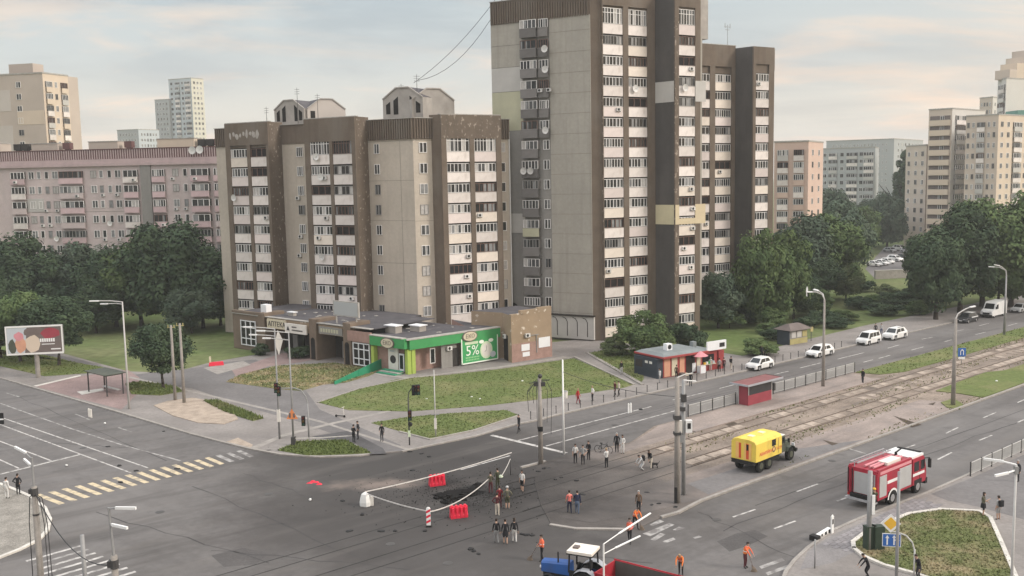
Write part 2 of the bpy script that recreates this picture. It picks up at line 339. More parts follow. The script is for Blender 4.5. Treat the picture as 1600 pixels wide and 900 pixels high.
# street furniture
mat('pole_grey', (.30, .30, .30), .6, .15, 1.5, .35, .2); mat('pole_concrete', (.31, .285, .26), .9, .25, 1.2, .15, fine=.1); mat('pole_pale', (.50, .49, .47), .6, .12, 1.5, .3)
mat('pole_dark', (.06, .058, .058), .7, .2, 1.5, .3); mat('wire', (.04, .04, .042), .6, .1, 1, .3)
mat('lamp_white', (.78, .78, .77), .4, .05, 1, .4)
mat('black', (.02, .02, .021), .7, .2, 2, .25); mat('signal_amber', (.10, .06, .015), .4, .1, 1, .4); mat('signal_red', (.09, .015, .015), .4, .1, 1, .5); mat('signal_green', (.012, .06, .04), .4, .1, 1, .5)
mat('sign_blue', (.03, .13, .42), .5, .08, 1, .4); mat('sign_yellow', (.78, .46, .05), .5, .08, 1, .4); mat('sign_orange', (.72, .25, .09), .5, .08, 1, .4)
mat('barrier_red', (.70, .025, .06), .45, .12, 2, .4); mat('white_plastic', (.74, .74, .72), .5, .08, 2, .35); mat('tape', (.72, .69, .66), .6, .2, 3, .3)
mat('stop_red', (.32, .055, .075), .6, .2, .8, .3); mat('stop_roof', (.24, .10, .10), .7, .25, .8, .25); mat('tint', (.045, .045, .05), .2, .2, 1, .5)
mat('kiosk_red', (.36, .06, .06), .6, .2, .8, .3); mat('kiosk_blue', (.034, .044, .060), .6, .2, .8, .3); mat('kiosk_orange', (.62, .33, .22), .7, .15, 1, .25)
mat('kiosk_roof', (.22, .245, .25), .6, .2, .6, .3); mat('umbrella_pink', (.60, .26, .29), .8, .1, 1, .2); mat('kiosk_yellow', (.42, .37, .17), .7, .2, .8, .25); mat('kiosk_brown', (.17, .14, .13), .8, .2, .8, .2)
mat('granite', (.36, .33, .31), .85, .2, 2, .2)
# vehicles
mat('car_white', (.74, .74, .73), .3, .04, 1, .5); mat('car_dark', (.035, .037, .042), .3, .1, 1, .5); mat('car_silver', (.40, .41, .42), .35, .08, 1, .5); mat('car_blue', (.07, .10, .17), .3, .08, 1, .5)
mat('car_glass', (.016, .018, .02), .08, .1, 1, .5); mat('tyre', (.022, .022, .022), .9, .2, 4, .15); mat('rim', (.36, .36, .37), .4, .15, 4, .5, .3); mat('lamp_glass', (.62, .63, .64), .2, .1, 1, .5); mat('tail_red', (.38, .02, .02), .3, .1, 1, .5)
mat('fire_red', (.36, .020, .042), .4, .14, .8, .45); mat('shutter', (.40, .40, .40), .55, .1, 1.5, .35); mat('steel', (.42, .42, .43), .45, .15, 2, .4, .3)
mat('kung_yellow', (.78, .58, .10), .5, .08, .7, .35); mat('kung_roof', (.90, .84, .52), .6, .1, .7, .3); mat('stripe_red', (.62, .09, .035), .5, .1, 1, .3); mat('kung_orange', (.80, .48, .16), .55, .08, 1, .3)
mat('army_green', (.075, .085, .062), .6, .18, 1, .3); mat('chassis', (.028, .027, .026), .8, .2, 2, .2)
mat('tractor_blue', (.025, .10, .33), .45, .1, 1, .45); mat('tractor_roof', (.80, .74, .66), .5, .08, 1, .35); mat('fender_grey', (.36, .37, .40), .5, .12, 1, .35); mat('rim_blue', (.03, .06, .20), .5, .1, 1, .35)
mat('trailer_red', (.36, .022, .035), .5, .15, .8, .35); mat('trailer_in', (.10, .092, .085), .8, .2, .8, .2)
for k_, c_, a_ in (('fire_red',(.20,.03,.04),.5),('kung_yellow',(.50,.36,.08),.5),('kung_roof',(.72,.64,.36),.45),('car_white',(.55,.54,.52),.4),('tractor_blue',(.05,.08,.17),.5),('trailer_red',(.20,.03,.035),.6),('shutter',(.34,.335,.33),.5),('army_green',(.13,.12,.09),.5)): blotch(M[k_], c_, 1.3, .5, .72, (1,1,.6), detail=6, amount=a_)
# trees
def leafmat(name, c, c2):
    m = mat(name, c, .9, 0, .35, .05, c2=c2, coords='w', thr=(.3, .7), rnd=.16)
    return m
leafmat('leaf_dark', (.040, .064, .040), (.074, .104, .054)); leafmat('leaf_mid', (.070, .112, .048), (.122, .162, .066)); leafmat('leaf_light', (.095, .130, .060), (.150, .170, .085)); leafmat('leaf_blue', (.060, .092, .064), (.105, .132, .090))
mat('bark', (.055, .045, .038), .95, .3, 3, .1)

# ------------------------------------------------------------------ the ground, the streets
RO = Vector((30.61, 86.94)); RD = Vector((math.cos(R_(40.5)), math.sin(R_(40.5)))); RN = Vector((RD.y, -RD.x))
def RP(s, o, z=None):                      # the avenue's own frame: s along it, o across it (towards the viewer)
    p = RO + RD * s + RN * o
    return (p.x, p.y) if z is None else (p.x, p.y, z)
ROT = R_(40.5)
struct(MB().sheet([(-2500,-300),(2500,-300),(2500,4200),(-2500,4200)], -.06).build('ground', M['far_ground']))

kerb_w = [(-122.98,175.63),(-67.74,127.15),(-43.28,105.78),(-32.38,96.05),(-28.19,92.65),(-25.05,90.18),(-21.53,88.01),(-17.78,86.93),(-14.31,87.1),(-13.48,87.46)]
kerb_e = [(-10.35,88.3),(-8.01,90.09),(-4.01,93.01),(0.06,97.41),(2.85,99.31)] + [RP(s, -27.7) for s in (-12, 20, 60, 120, 260)]
road_poly = kerb_w + kerb_e + [RP(260, 60), (150, -30), (-150, -30), (-190, 130)]
road = struct(MB().sheet(road_poly, 0).build('road', M['asphalt']))

def line(px, w, m, name='lane_line', z=.006):
    for a, b in zip(px, px[1:]):
        a, b = Vector(a), Vector(b); d = (b-a).normalized(); n = Vector((-d.y, d.x)) * w/2
        MB().sheet([a-n, b-n, b+n, a+n], z).build(name, M[m], road)
for l in [[(-64.47,112.16),(-32.65,84.73)],[(-62.63,108.85),(-33.57,83.27)],[(-54.59,97.94),(-42.56,87.57)],[(-48.72,89.23),(-44.37,85.3)]]: line(l, .17, 'road_paint')
for l in [[(-45.56,83.2),(-40.72,89.53)]]: line(l, .3, 'road_paint', 'stop_line')
for l in [[(-59.96,112.11),(-45.92,99.34)],[(-45.92,99.34),(-38.11,92.67)],[(-38.11,92.67),(-30.43,86.76)],[(-48.41,105.9),(-45.67,103.1)],[(-41.14,99.5),(-38.99,97.54)],[(-62.11,117.77),(-59.37,115.42)]]: line(l, .2, 'worn_paint')
for l in [[(-2.28,93.6),(4.66,86.85)]]: line(l, .45, 'road_paint', 'stop_line')
for l in [[(0.15,91.31),(14.92,104.31)],[(2.89,89.32),(17.37,102.34)],[(-4.73,82.35),(-0.47,86.37)],[(19.84,104.2),(24.49,108.5)],[(32.19,115.46),(36.96,119.22)],[(39.28,121.01),(43.95,125.19)]]: line(l, .2, 'road_paint')
for l in [[(17.69,107.16),(22.03,110.71)],[(24.06,112.6),(26.6,114.87)],[(32.5,120.05),(34.77,121.86)],[(36.79,123.75),(40.41,126.88)],[(43.49,129.31),(48.55,133.59)],[(46.01,126.76),(47.87,128.39)],[(48.94,129.2),(51.31,131.33)],[(53.01,136.68),(55.58,139.06)],[(55.61,134.84),(58.28,137.15)],[(60.67,143.52),(62.93,145.01)],[(62.88,140.98),(64.67,142.48)],[(68.48,149.87),(70.63,151.53)],[(70.09,146.56),(72.69,148.72)],[(79.03,154.46),(81.81,156.86)],[(74.7,155.01),(77.42,157.43)]]: line(l, .18, 'road_paint')
for l in [[(15.84,69.32),(17.87,70.87)],[(22.13,74.82),(24.36,76.63)],[(18.21,66.82),(20.13,68.27)],[(24.49,72.38),(26.11,73.65)],[(33.92,85.25),(36.62,87.38)],[(36.63,82.66),(38.77,84.71)],[(47.28,96.63),(49.74,98.87)],[(53.97,102.86),(55.82,104.53)],[(41.09,91.11),(43.16,93.12)],[(43,88.45),(45,90.12)],[(49.73,94.62),(51.62,96.29)]]: line(l, .17, 'road_paint')
for l in [[(30.04,86.98),(31.19,84.82)]]: line(l, .25, 'worn_paint')
# yellow zebra across the western street
za, zb = Vector((-38.52,78.31)), Vector((-26.16,89.61))
zd = (zb - za).normalized(); zo = Vector((-35.45,75.81)) - za; zo2 = Vector((-24.34,87.47)) - zb
for i in range(-1, 17):
    t = i / 16; a = za.lerp(zb, t); o = zo.lerp(zo2, t); w = zd * .47
    MB().sheet([a, a + w, a + w + o, a + o], .006).build('zebra_stripe', M['yellow_paint' if i < 14 else 'worn_paint'], road)
# white zebra in the corner by the tram poles, and worn zebra by the tram kerb
for i in range(8):
    a = Vector((-33,63.42)).lerp(Vector((-27.93,58.19)), i/7); b = Vector((-30.49,66.06)).lerp(Vector((-24.84,61.31)), i/7)
    line([a, b], .3, 'worn_paint' if i in (1,) else 'road_paint', 'zebra_stripe')
for q in [[(9.57,68.06),(10.41,69.08),(10.72,68.66),(9.76,67.79)],[(8.83,66.32),(11.05,68.38),(11.35,67.97),(9.29,65.8)],[(9.21,65.2),(10.09,66.38),(10.41,66.11),(9.52,64.94)],[(11.04,66.95),(11.6,67.56),(12.01,67.28),(11.34,66.81)],[(12.16,65.41),(12.67,65.75),(12.84,65.49),(12.29,65.16)],[(7.09,67.29),(7.68,67.65),(7.59,67.27),(7.2,67.03)],[(9.98,64.8),(10.84,65.48),(10.96,65.11),(10.15,64.44)]]:
    MB().sheet(q, .006).build('zebra_stripe', M['worn_paint'], road)
for q in [[(15.45,60.19),(17.28,61.48),(17.33,61.05),(15.51,59.78)],[(15.59,59.16),(17.4,60.41),(17.44,59.99),(15.65,58.76)]]:
    MB().sheet(q, .006).build('zebra_stripe', M['worn_paint'], road)

# pavement on the far side with lawns and paths laid on it
north = kerb_w + kerb_e + [RP(260, -33)] + [(102.35,194.25),(72.98,170.28),(56.1,156.04),(49.37,149.68),(34.99,136.03),(31.43,132.41),(24.2,141.47),(18.66,142.1),(12.24,149.8),(5.66,146.41),(-19.92,149.34),(-35.47,148.19),(-37.48,140.76),(-42.35,135.29),(-45.63,127.92),(-51.89,129.83),(-73.45,150.72),(-78.77,148.46),(-145.93,209.09)]
pave = struct(MB().prism(north, -.3, .1).build('pavement', M['pavement']))
def on_pave(name, px, m, z0=.09, z1=.135, parent=pave):
    return MB().prism(px, z0, z1).build(name, M[m], parent)
def kerb(name, pts, w, z0, z1, m='kerb_stone', parent=pave, closed=False):
    b = MB(); n = len(pts)
    for i in range(n if closed else n-1):
        a, c = Vector(pts[i]), Vector(pts[(i+1) % n]); d = (c-a).normalized(); a2 = a - d*w*.45; c2 = c + d*w*.45; nn = Vector((-d.y, d.x))*w/2
        b.prism([a2-nn, c2-nn, c2+nn, a2+nn], z0 + i % 2 * .002, z1 + i % 2 * .003)
    return b.build(name, M[m], parent)
kerb('kerb', kerb_w, .3, -.25, .125); kerb('kerb', kerb_e, .3, -.25, .125)
sh = lambda name, px, m, z, par=pave: MB().sheet(px, z).build(name, M[m], par)
sh('path', [(-71.75,147.14),(-61.79,138.75),(-50.41,127.1),(-41.47,132.38),(-40.96,135.14),(-36.41,136.61),(-26.39,119.26),(-21.33,105.37),(-10.87,90.38),(-10.24,88.37),(-12.09,88.07),(-14.96,91.34),(-22.25,99.79),(-28.51,105.96),(-39.41,117.83),(-44.42,120.91),(-50.26,121.45),(-56,129.35),(-68.85,142.02)], 'path_asphalt', .104)
sh('asphalt_patch', [(-19.96,94.04),(-16.63,95.99),(-12.38,89.38),(-11.77,87.42),(-13.34,87.32),(-15.13,90.91)], 'dark_patch', .109)
sh('bus_stop_paving', [(-60.48,121.23),(-57.08,126.9),(-52.25,130.74),(-48.63,125.27),(-45.18,115.48),(-43.84,107.21),(-51.66,113.63)], 'pink_paving', .109)
sh('entrance_paving', [(-37.79,129.32),(-33.9,141.42),(-30.26,141.03),(-27.36,136.65),(-29.51,133.97),(-33.36,131.57),(-35.64,124.04)], 'pink_paving', .109)
sh('concrete_patch', [(-42.12,131.08),(-38,135.8),(-36.12,132.77),(-38.82,126.41)], 'kerb_stone', .113)
sh('paving_line', [(-50.18,125.42),(-50,126.02),(-20.38,100.45),(-9.74,88.76),(-9.94,88.35),(-20.22,99.63)], 'kerb_stone', .113)
sh('paving_line', [(-25.13,90.27),(-23.14,95),(-18.87,99.53),(-13.49,104.44),(-13.28,103.83),(-18.44,98.96),(-22.65,94.24),(-24.4,89.57)], 'kerb_stone', .116)
sh('paving_line', [(-60.48,121.23),(-57.46,127.78),(-57,127.1),(-59.87,120.8)], 'white_kerb', .116)
sh('concrete_patch', [(-53.26,117.25),(-50.8,118.86),(-50.09,117.7),(-51.81,115.36)], 'white_kerb', .113)
sh('corner_crossing', [(-28.01,92.51),(-27.21,94.09),(-25.06,91.38),(-24.89,90.04)], 'sand', .113)
# lawns
lawns = {}
for nm, px, mt in (('billboard_lawn', [(-107.59,162.62),(-78.46,147.87),(-69.63,143.67),(-61.85,136.8),(-54.42,131.4),(-56.7,128.99),(-61.93,127.36),(-72.03,135.45),(-116.55,176.46)], 'grass'),
                   ('shop_lawn', [(-36.26,121.32),(-35.68,125.69),(-32.47,131.48),(-24.9,133.03),(-17.16,127.73),(-18.63,123.24),(-20.88,119.51),(-23.49,118.62),(-25.51,115.16),(-28.51,116.49)], 'grass_dry'),
                   ('front_lawn', [(-22.22,108.84),(-18.63,115.25),(-14.68,120.87),(-8.39,123.08),(-1.88,126.22),(4.57,130.48),(8.36,132.91),(14.33,115.16),(12.99,113.49),(4.11,108.84),(-3.07,105.68),(-11.32,103.68),(-18.08,104.81)], 'grass'),
                   ('roadside_lawn', [(-14.8,98.95),(-11.71,100.87),(-7.76,102.24),(-0.94,103.42),(0.48,101.02),(-4.09,95.31),(-8.18,92.24),(-11.43,95.36)], 'grass'),
                   ('corner_lawn', [(-22.1,89.19),(-20.96,92.23),(-16.35,92.36),(-13.22,87.73),(-15.24,87.44),(-19.02,87.29)], 'grass'),
                   ('grass_strip', [(-35.75,110.62),(-34.19,110.81),(-26.61,101.77),(-27.5,100.73),(-31.77,105.04)], 'grass'),
                   ('kiosk_lawn', [(10.51,136.64),(14.65,139.83),(18.37,137.84),(16,118.38),(15.14,115.45),(13.01,124.32)], 'grass'),
                   ('young_tree_lawn', [(-48.92,121.33),(-47.35,122.74),(-41.81,119.16),(-40,116.08),(-42.02,114.16),(-45.83,115.19)], 'grass')):
    lawns[nm] = px; on_pave(nm, px, mt)
on_pave('sand_patch', [(-40.85,108.81),(-40,110.98),(-37.66,112.43),(-33.99,110.15),(-31.26,106.18),(-29.31,101.7),(-30.2,99.6),(-33.1,100.36),(-36.92,103.71)], 'sand', .09, .16)
kerb('lawn_kerb', [(-22.22,108.84),(-18.69,115.62),(-13.14,121.52),(-1.88,126.65),(8.43,133.87)], .25, .05, .19)
kerb('lawn_kerb', [(8.43,133.87),(14.33,115.16)], .35, .05, .22)
kerb('lawn_kerb', [(10.51,136.64),(15.32,115.07)], .45, .05, .24)
kerb('lawn_kerb', [(-11.4,95.11),(-8.16,92),(-4.09,95.06),(0.55,101.01)], .22, .05, .19)
kerb('shop_path', [(-16.67,123.87),(-13.14,121.52),(-1.89,127.53),(6.92,134.03)], .9, .09, .125)

# the tram reserve: worn platform, two tracks between concrete slabs, grass beyond
bed_poly = [(1.81,82.67),(2.53,84.16),(4.3,85.64),(8.61,88.48),(10.85,89.87)] + [RP(-7,-17.5)] + [RP(s, -17.6) for s in (0, 40, 90, 260)] + [RP(260, 0), RP(60, 0), RP(-21.5, 0)] + [(12.06,70.5),(10.73,69.6),(9.08,67.83),(7.63,67.26),(4.24,67.58),(2.53,68.32),(1.89,72.66),(1.53,78.21)]
bed = struct(MB().prism(bed_poly, -.3, .035).build('tram_reserve', M['tram_dirt']))
MB().sheet([(2.02,82.28),(4.28,85.24),(10.8,89.42)] + [RP(-6.5,-17.3), RP(2,-17.4), RP(30,-17.4), RP(28.5,-13.2), RP(10,-13.0), RP(-8,-13.3), RP(-22,-13.2), RP(-30,-13.6)], .05).build('platform', M['platform'], bed)
MB().prism([RP(-6,-13.5), RP(29,-13.6), RP(29,-13.05), RP(-6,-13.0)], .0, .16).build('platform_edge', M['platform'], bed)
MB().sheet([RP(-32,-4.8), RP(-16,-4.9), RP(4,-4.6), RP(22,-4.7), RP(24,-.4), RP(-21,-.3), RP(-26,-1.0), RP(-31,-2.4)], .046).build('reserve_asphalt', M['platform'], bed)
MB().sheet([RP(-19,-3.4), RP(-4,-3.0), RP(3,-.5), RP(-20,-.5)], .052).build('reserve_asphalt', M['path_asphalt'], bed)
kerb('reserve_kerb', [(2.53,68.32),(4.23,67.45),(7.62,67.14)], .3, -.1, .10, parent=bed)
kerb('reserve_kerb', [(10.71,69.47),(12.03,70.36)] + [RP(-21.5,.02), RP(-8,0), RP(8,0.02), RP(30,0), RP(60,0), RP(260,0)], .28, -.1, .15, parent=bed)
kerb('reserve_kerb', [(0.59,82.56),(2.53,84.16)], .3, -.1, .13, parent=bed)
for o in (-12.15, -10.6, -7.75, -6.2):
    MB().bar(RP(-70, o, -.004), RP(-33, o, -.004), .09, .02).bar(RP(-33, o, .03), RP(-15, o, .03), .085, .02).build('rail', M['chassis'], bed); b = MB(); b.bar(RP(-15, o, .045), RP(230, o, .045), .10, .09); b.build('rail', M['rail_steel'], bed)
r2 = random.Random(3)
slab = MB().box(-.72,.72,-.55,.55,0,.05).mesh('slab', M['concrete_slab']); slab2 = MB().box(-.55,.55,-.62,.62,0,.045).mesh('slab', M['concrete_slab'])
for o in (-11.37, -6.97):
    for k in range(78):
        s = -14 + k*1.56
        if r2.random() < .30: continue
        x, y = RP(s + r2.uniform(-.06,.06), o)
        q = obj('slab', slab, bed, (x, y, .028 + r2.uniform(0,.02)), ROT + r2.uniform(-.03,.03)); q.rotation_euler.x = r2.uniform(-.015,.015)
for k in range(50):
    s = -8 + k*1.9
    if r2.random() < .5: continue
    x, y = RP(s + r2.uniform(-.1,.1), -9.2 + r2.uniform(-.1,.1)); obj('slab', slab2, bed, (x, y, .025 + r2.uniform(0,.02)), ROT + r2.uniform(-.05,.05))
def on_bed(name, px, mt, z=.12): lawns[name] = px; return MB().prism(px, -.05, z).build(name, M[mt], bed)
on_bed('verge_lawn', [RP(s,-17.3) for s in (30.5,50,70,260)] + [RP(260,-13.2), RP(80,-13.4), RP(50,-13.2), RP(35,-13.3), RP(31.5,-14.6)], 'grass')
on_bed('verge_grass', [(47.75,108.78),(52.69,113.56),(58.04,118.38)] + [RP(44,-5.0), RP(260,-5), RP(260,-.4), RP(40,-.5)] + [(54.24,107.54),(51.34,105.23),(49.82,107.28)], 'grass')
on_bed('verge_grass', [(45.9,103.23),(48.03,104.89),(47.83,102.18),(46.61,100.25),(45.56,100.91)], 'grass')
for q in [[(20.91,96.59),(22.17,97.01),(22.45,95.7),(21.41,94.77)],[(44.33,102.77),(45.5,103.57),(44.61,102.15)],[(28.79,89.48),(29.82,88.07),(29.04,87.48)],[(38.74,98.11),(40.12,94.34),(38.81,93.45)]]: MB().sheet(q, .056).build('soil_patch', M['soil'], bed)

# the near corner: grey pavers, a kerbed lawn; the gravel corner on the other side
se = [(15.46,55.85),(16.87,59.1),(17.88,60.81),(19.39,62.92),(22.01,65.99),(24.89,68.41),(28.49,71.12),(32.02,73.76)] + [RP(s, 11.0) for s in (-2, 6, 14, 40, 260)] + [RP(260, 60), (110, 20), (35, 30), (21, 44)]
pv2 = struct(MB().prism(se, -.3, .1).build('corner_pavement', M['pavement']))
kerb('kerb', se[:13], .25, -.2, .14, 'kerb_stone', pv2)
MB().sheet([(19.18,62.23),(21.73,65.12),(28.11,70.14),(31.57,72.72),(29.67,69.35),(26.99,67.88),(23.59,64.78),(22.25,63.43),(22.21,62.08),(20.13,60.24),(17.81,59.32)], .104).build('paver_area', M['grey_pavers'], pv2)
MB().sheet([(32.06,73.3),(37.11,77.2),(45.43,84.1),(45,69.88),(36.14,67.38),(34.3,70.21),(32.62,71.76)], .108).build('asphalt_area', M['path_asphalt'], pv2)
oval = [(22.32,62.52),(22.67,63.65),(23.94,65.13),(26.2,67.01),(28.54,68.87),(31.22,69.68),(33.78,69.12),(33.92,67.76),(32.32,62.91),(30.39,57.24),(27.78,54.19),(25.85,56.51),(24.62,58.2),(23.19,59.67),(22.48,61.08)]
lawns['oval_lawn'] = oval; MB().prism(oval, .05, .17).build('kerbed_lawn', M['grass_dry'], pv2)
kerb('lawn_kerb', oval, .28, .05, .24, 'white_kerb', pv2, True)
# pavers one can pick out along the near kerb
pav = MB().box(-.28,.28,-.17,.17,0,.03).mesh('paver', M['concrete_slab'])
pa, pb = Vector((20.77,63.51)), Vector((27.05,69.23)); pdn = (pb-pa).normalized(); pnn = Vector((pdn.y, -pdn.x)); pang = math.atan2(pdn.y, pdn.x)
mat('paver_a', (.255,.24,.245), .9, .15, 2, .2, rnd=.18); pav.materials.clear(); pav.materials.append(M['paver_a'])
for i in range(22):
    for j in range(6):
        p = pa + pdn*(i*.60 + (j % 2)*.3) + pnn*(.05 + j*.37); obj('paver', pav, pv2, (p.x, p.y, .085 + r2.uniform(0,.008)), pang)
sw = [(-43.69,80.66),(-41.85,79.18),(-39.15,76.89),(-36.81,74.14),(-35.23,71.6),(-34.26,69.13),(-34,67.21),(-34.47,65.43),(-35.11,64.08),(-38.32,60.72),(-54.63,80.81)]
gv = struct(MB().prism(sw, -.3, .06).build('gravel_corner', M['gravel']))
kerb('kerb', sw[:9], .3, -.2, .12, 'white_kerb', gv)
# blast damage in the asphalt: broken slabs and loose lumps round a shallow crater
cr = struct(MB().sheet([(CRATER[0]+math.cos(a*.5236)*r2.uniform(1.2,2.6), CRATER[1]+math.sin(a*.5236)*r2.uniform(.7,1.5)) for a in range(12)], .006).build('crater', M['scorched']))
def lump(s, seed):
    q = random.Random(seed); b = MB(); n = 6
    ring = [(math.cos(i*1.047+q.uniform(-.3,.3))*s*q.uniform(.6,1), math.sin(i*1.047+q.uniform(-.3,.3))*s*q.uniform(.6,1)) for i in range(n)]
    b.loft([[(x,y,0) for x,y in ring], [(x*.8,y*.8,s*q.uniform(.35,.6)) for x,y in ring]]); return b.mesh('asphalt_lump', M['scorched'])
lumps = [lump(.32, i) for i in range(5)]
for k, (px) in enumerate([(-5.87,74.93),(-5.54,74.44),(-5.27,75.05),(-4.94,74.56),(-4.62,75.16),(-4.27,75.3),(-3.99,75.76),(-3.76,76.38),(-3.53,77.02),(-3.24,77.66),(-3.39,76.2),(-4.03,74.51),(-4.71,73.94),(-5.3,73.82),(-6.11,75.41),(-4.38,74.37),(-5.11,75.66),(-3.04,78.16),(-5.59,73.69),(-3.62,75.42)]):
    o = obj('asphalt_lump', lumps[k % 5], cr, (px[0], px[1], 0), r2.uniform(0,6), (r2.uniform(.8,2.2), r2.uniform(.8,1.6), r2.uniform(.6,1.5)))
# a dark crack ridge running out of the crater
cpts = [(-6.35,74.64),(-5.79,75.23),(-5.21,74.89),(-4.62,75.16),(-3.98,75.6),(-3.61,76.37),(-3.38,77.34),(-3.08,77.66)]
for a, b in zip(cpts, cpts[1:]): MB().bar((*a,.04),(*b,.05), r2.uniform(.4,.9), .2).build('broken_edge', M['scorched'], cr)
# scattered debris
dbm = [lump(.22, i+20) for i in range(4)]
for m_ in dbm: m_.materials.clear(); m_.materials.append(M['black'])
for i, p in enumerate([(-39.23,92.07),(-35.52,85.5),(-33.39,83.82),(-29.79,84.16),(-33.45,80.55),(-35.74,97.55),(-23.05,89.39),(-23.39,90.29),(-9.75,88.26),(-8.62,87.55),(-7.83,86.46),(-11.58,71.27),(-9.74,67.81),(-8.72,67.76),(-6.56,67.64),(-13.65,74.61),(5.25,75.05),(3.31,78.96),(3.81,79.45),(0.34,66.65),(0.66,66.5),(1.1,66.36),(13.55,102.95),(-2.93,63.6),(-2.57,63.13),(-3.16,64.07),(2.46,82.07),(1.99,81.18),(2.9,82.22),(12.01,71.64),(10.92,72.43),(10.3,72.17),(-8.88,82.43),(-12.05,67.94),(10.33,75.22),(4.97,78.51)]):
    o = obj('debris_lump', dbm[i % 4], None, (p[0], p[1], 0), r2.uniform(0,6), (r2.uniform(.8,2), r2.uniform(.6,1.4), r2.uniform(.4,1)))
    tag(o, 'small black lump of blast debris lying on the asphalt', 'debris', 'blast debris strewn over the junction')
wh = lump(.2, 44); wh.materials.clear(); wh.materials.append(M['white_plastic'])
for p in [(-40.28,85.62),(-43.14,100.98),(1.04,118.34),(-4.86,110.05),(-9.95,109.51),(-16.19,74.76),(56.81,113.18),(-3.87,108.99)]:
    tag(obj('litter_scrap', wh, None, (p[0], p[1], .1), r2.uniform(0,6)), 'small white scrap of litter', 'litter', 'white scraps strewn about')
pts = [(-17.18,79.37),(-16.98,79.7),(-16.67,79.51),(-16.3,78.97)]
b = MB()
for i,p in enumerate(pts): b.loft([[(p[0]-.28,p[1]-.1,0),(p[0]+.2,p[1]-.14,0),(p[0]+.24,p[1]+.1,0),(p[0]-.2,p[1]+.14,0)],[(p[0]-.1,p[1]-.04,.10+.05*(i%2)),(p[0]+.1,p[1]-.06,.06),(p[0]+.12,p[1]+.04,.12),(p[0]-.08,p[1]+.06,.05)]])
tag(b.build('smashed_red_plastic', M['barrier_red']), 'flattened pieces of red plastic lying on the junction near the corner kerb', 'debris')

# grass blades: tufts on every lawn
def blades_on(poly, n, z, h, seed, name, m='grass_blade'):
    q = random.Random(seed); xs = [p[0] for p in poly]; ys = [p[1] for p in poly]; v = []; f = []
    def inside(x, y):
        c = False; j = len(poly)-1
        for i in range(len(poly)):
            if (poly[i][1] > y) != (poly[j][1] > y) and x < (poly[j][0]-poly[i][0])*(y-poly[i][1])/(poly[j][1]-poly[i][1])+poly[i][0]: c = not c
            j = i
        return c
    k = 0; tries = 0
    while k < n and tries < n*12:
        tries += 1; x, y = q.uniform(min(xs),max(xs)), q.uniform(min(ys),min(max(ys), 190))
        if not inside(x, y): continue
        a = q.uniform(0, 6.28); w = q.uniform(.05,.14); hh = h*q.uniform(.4,1.3); dx, dy = math.cos(a)*w, math.sin(a)*w; lx, ly = q.uniform(-.15,.15), q.uniform(-.15,.15)
        o = len(v); v += [(x-dx,y-dy,z),(x+dx,y+dy,z),(x+lx,y+ly,z+hh)]; f.append((o,o+1,o+2)); k += 1
    me = bpy.data.meshes.new(name); me.from_pydata(v, [], f); me.materials.append(M['grass_blade_dry'] if m == 'grass_blade' and seed in (2,5) else M[m]); me.update(); return obj(name, me)
for i, (nm, cnt, h) in enumerate((('front_lawn',7000,.10),('roadside_lawn',3000,.09),('shop_lawn',3500,.16),('corner_lawn',2200,.2),('grass_strip',1800,.3),('oval_lawn',8000,.13),('verge_lawn',5000,.13),('billboard_lawn',3000,.15),('kiosk_lawn',1500,.2),('young_tree_lawn',1200,.25))):
    tag(blades_on(lawns[nm], cnt, .13, h, i, 'grass'), ['short mown grass of the big lawn before the green shop','grass of the narrow lawn between footpath and avenue','long dry grass between the shops and the service road','rough grass on the corner island by the traffic lights','tall green grass beside the heap of sand','patchy brown and green grass of the white kerbed corner lawn','grass verge between the far carriageway and the tram tracks','thin grass under the billboard','grass beside the dark blue kiosk end','grass around the young round tree'][i], 'grass', kind='stuff')
tag(blades_on(lawns['shop_lawn'], 1500, .13, .12, 31, 'straw', 'straw'), 'dry cut straw lying on the lawn by the shops', 'straw', kind='stuff')

# wear on the carriageway: tar seams, patches, manhole covers
q = random.Random(17)
mat('tar', (.055, .052, .052), .8, .2, 2, .25, coords='w'); mat('patch_grey', (.098, .092, .09), .9, .2, .4, .2, fine=.12, coords='w'); mat('patch_pale', (.185, .175, .17), .9, .2, .4, .2, fine=.12, coords='w'); mat('cast_iron', (.07, .066, .064), .6, .2, 3, .4)
def seam(a, b_, w=.05, n=9, j=.25):
    a, b_ = Vector(a), Vector(b_); nn = Vector((-(b_-a).y, (b_-a).x)).normalized(); pts = [a.lerp(b_, i/n) + nn*q.uniform(-j,j)*(0 < i < n) for i in range(n+1)]; m_ = MB()
    for c, d in zip(pts, pts[1:]): t_ = nn*w*q.uniform(.4,1.2); m_.sheet([c-t_, d-t_, d+t_, c+t_], .0045)
    m_.build('tar_seam', M['tar'], road)
for px in [[(-26.92,79.12),(-10.62,63.09)],[(-23.56,82.45),(-14.22,73.59)],[(-32.4,73.15),(-16.41,62.28)],[(-18.2,69.58),(-1.32,74.35)],[(0.52,63.65),(8.78,61.04)],[(13.5,70.56),(18.08,61.66)],[(18.08,71.72),(53.03,99.73)],[(14.53,66.52),(27.33,77.46)],[(6.08,94.92),(28.95,115.39)],[(13.11,100.14),(41.45,125.44)],[(-59.37,115.42),(-31.74,86.85)],[(-47.04,94.47),(-37.03,91.46)],[(-17.2,83.91),(-9.46,85.36)],[(-20.97,64.75),(-6.95,60.76)],[(34.04,82.45),(50.98,95.81)],[(-6.27,89.31),(2.15,90.94)]]: seam(px[0], px[1])
for i, px in enumerate([[(13.68,64.61),(15.31,65.98),(16.81,66.64),(17.38,65.38),(15.67,63.8),(14.14,62.74)],[(-20.68,63.82),(-18.87,65.11),(-16.85,64.08),(-17.21,62.1),(-19.23,61.77)]]): MB().sheet(px, .003).build('road_patch', M['patch_grey'], road)
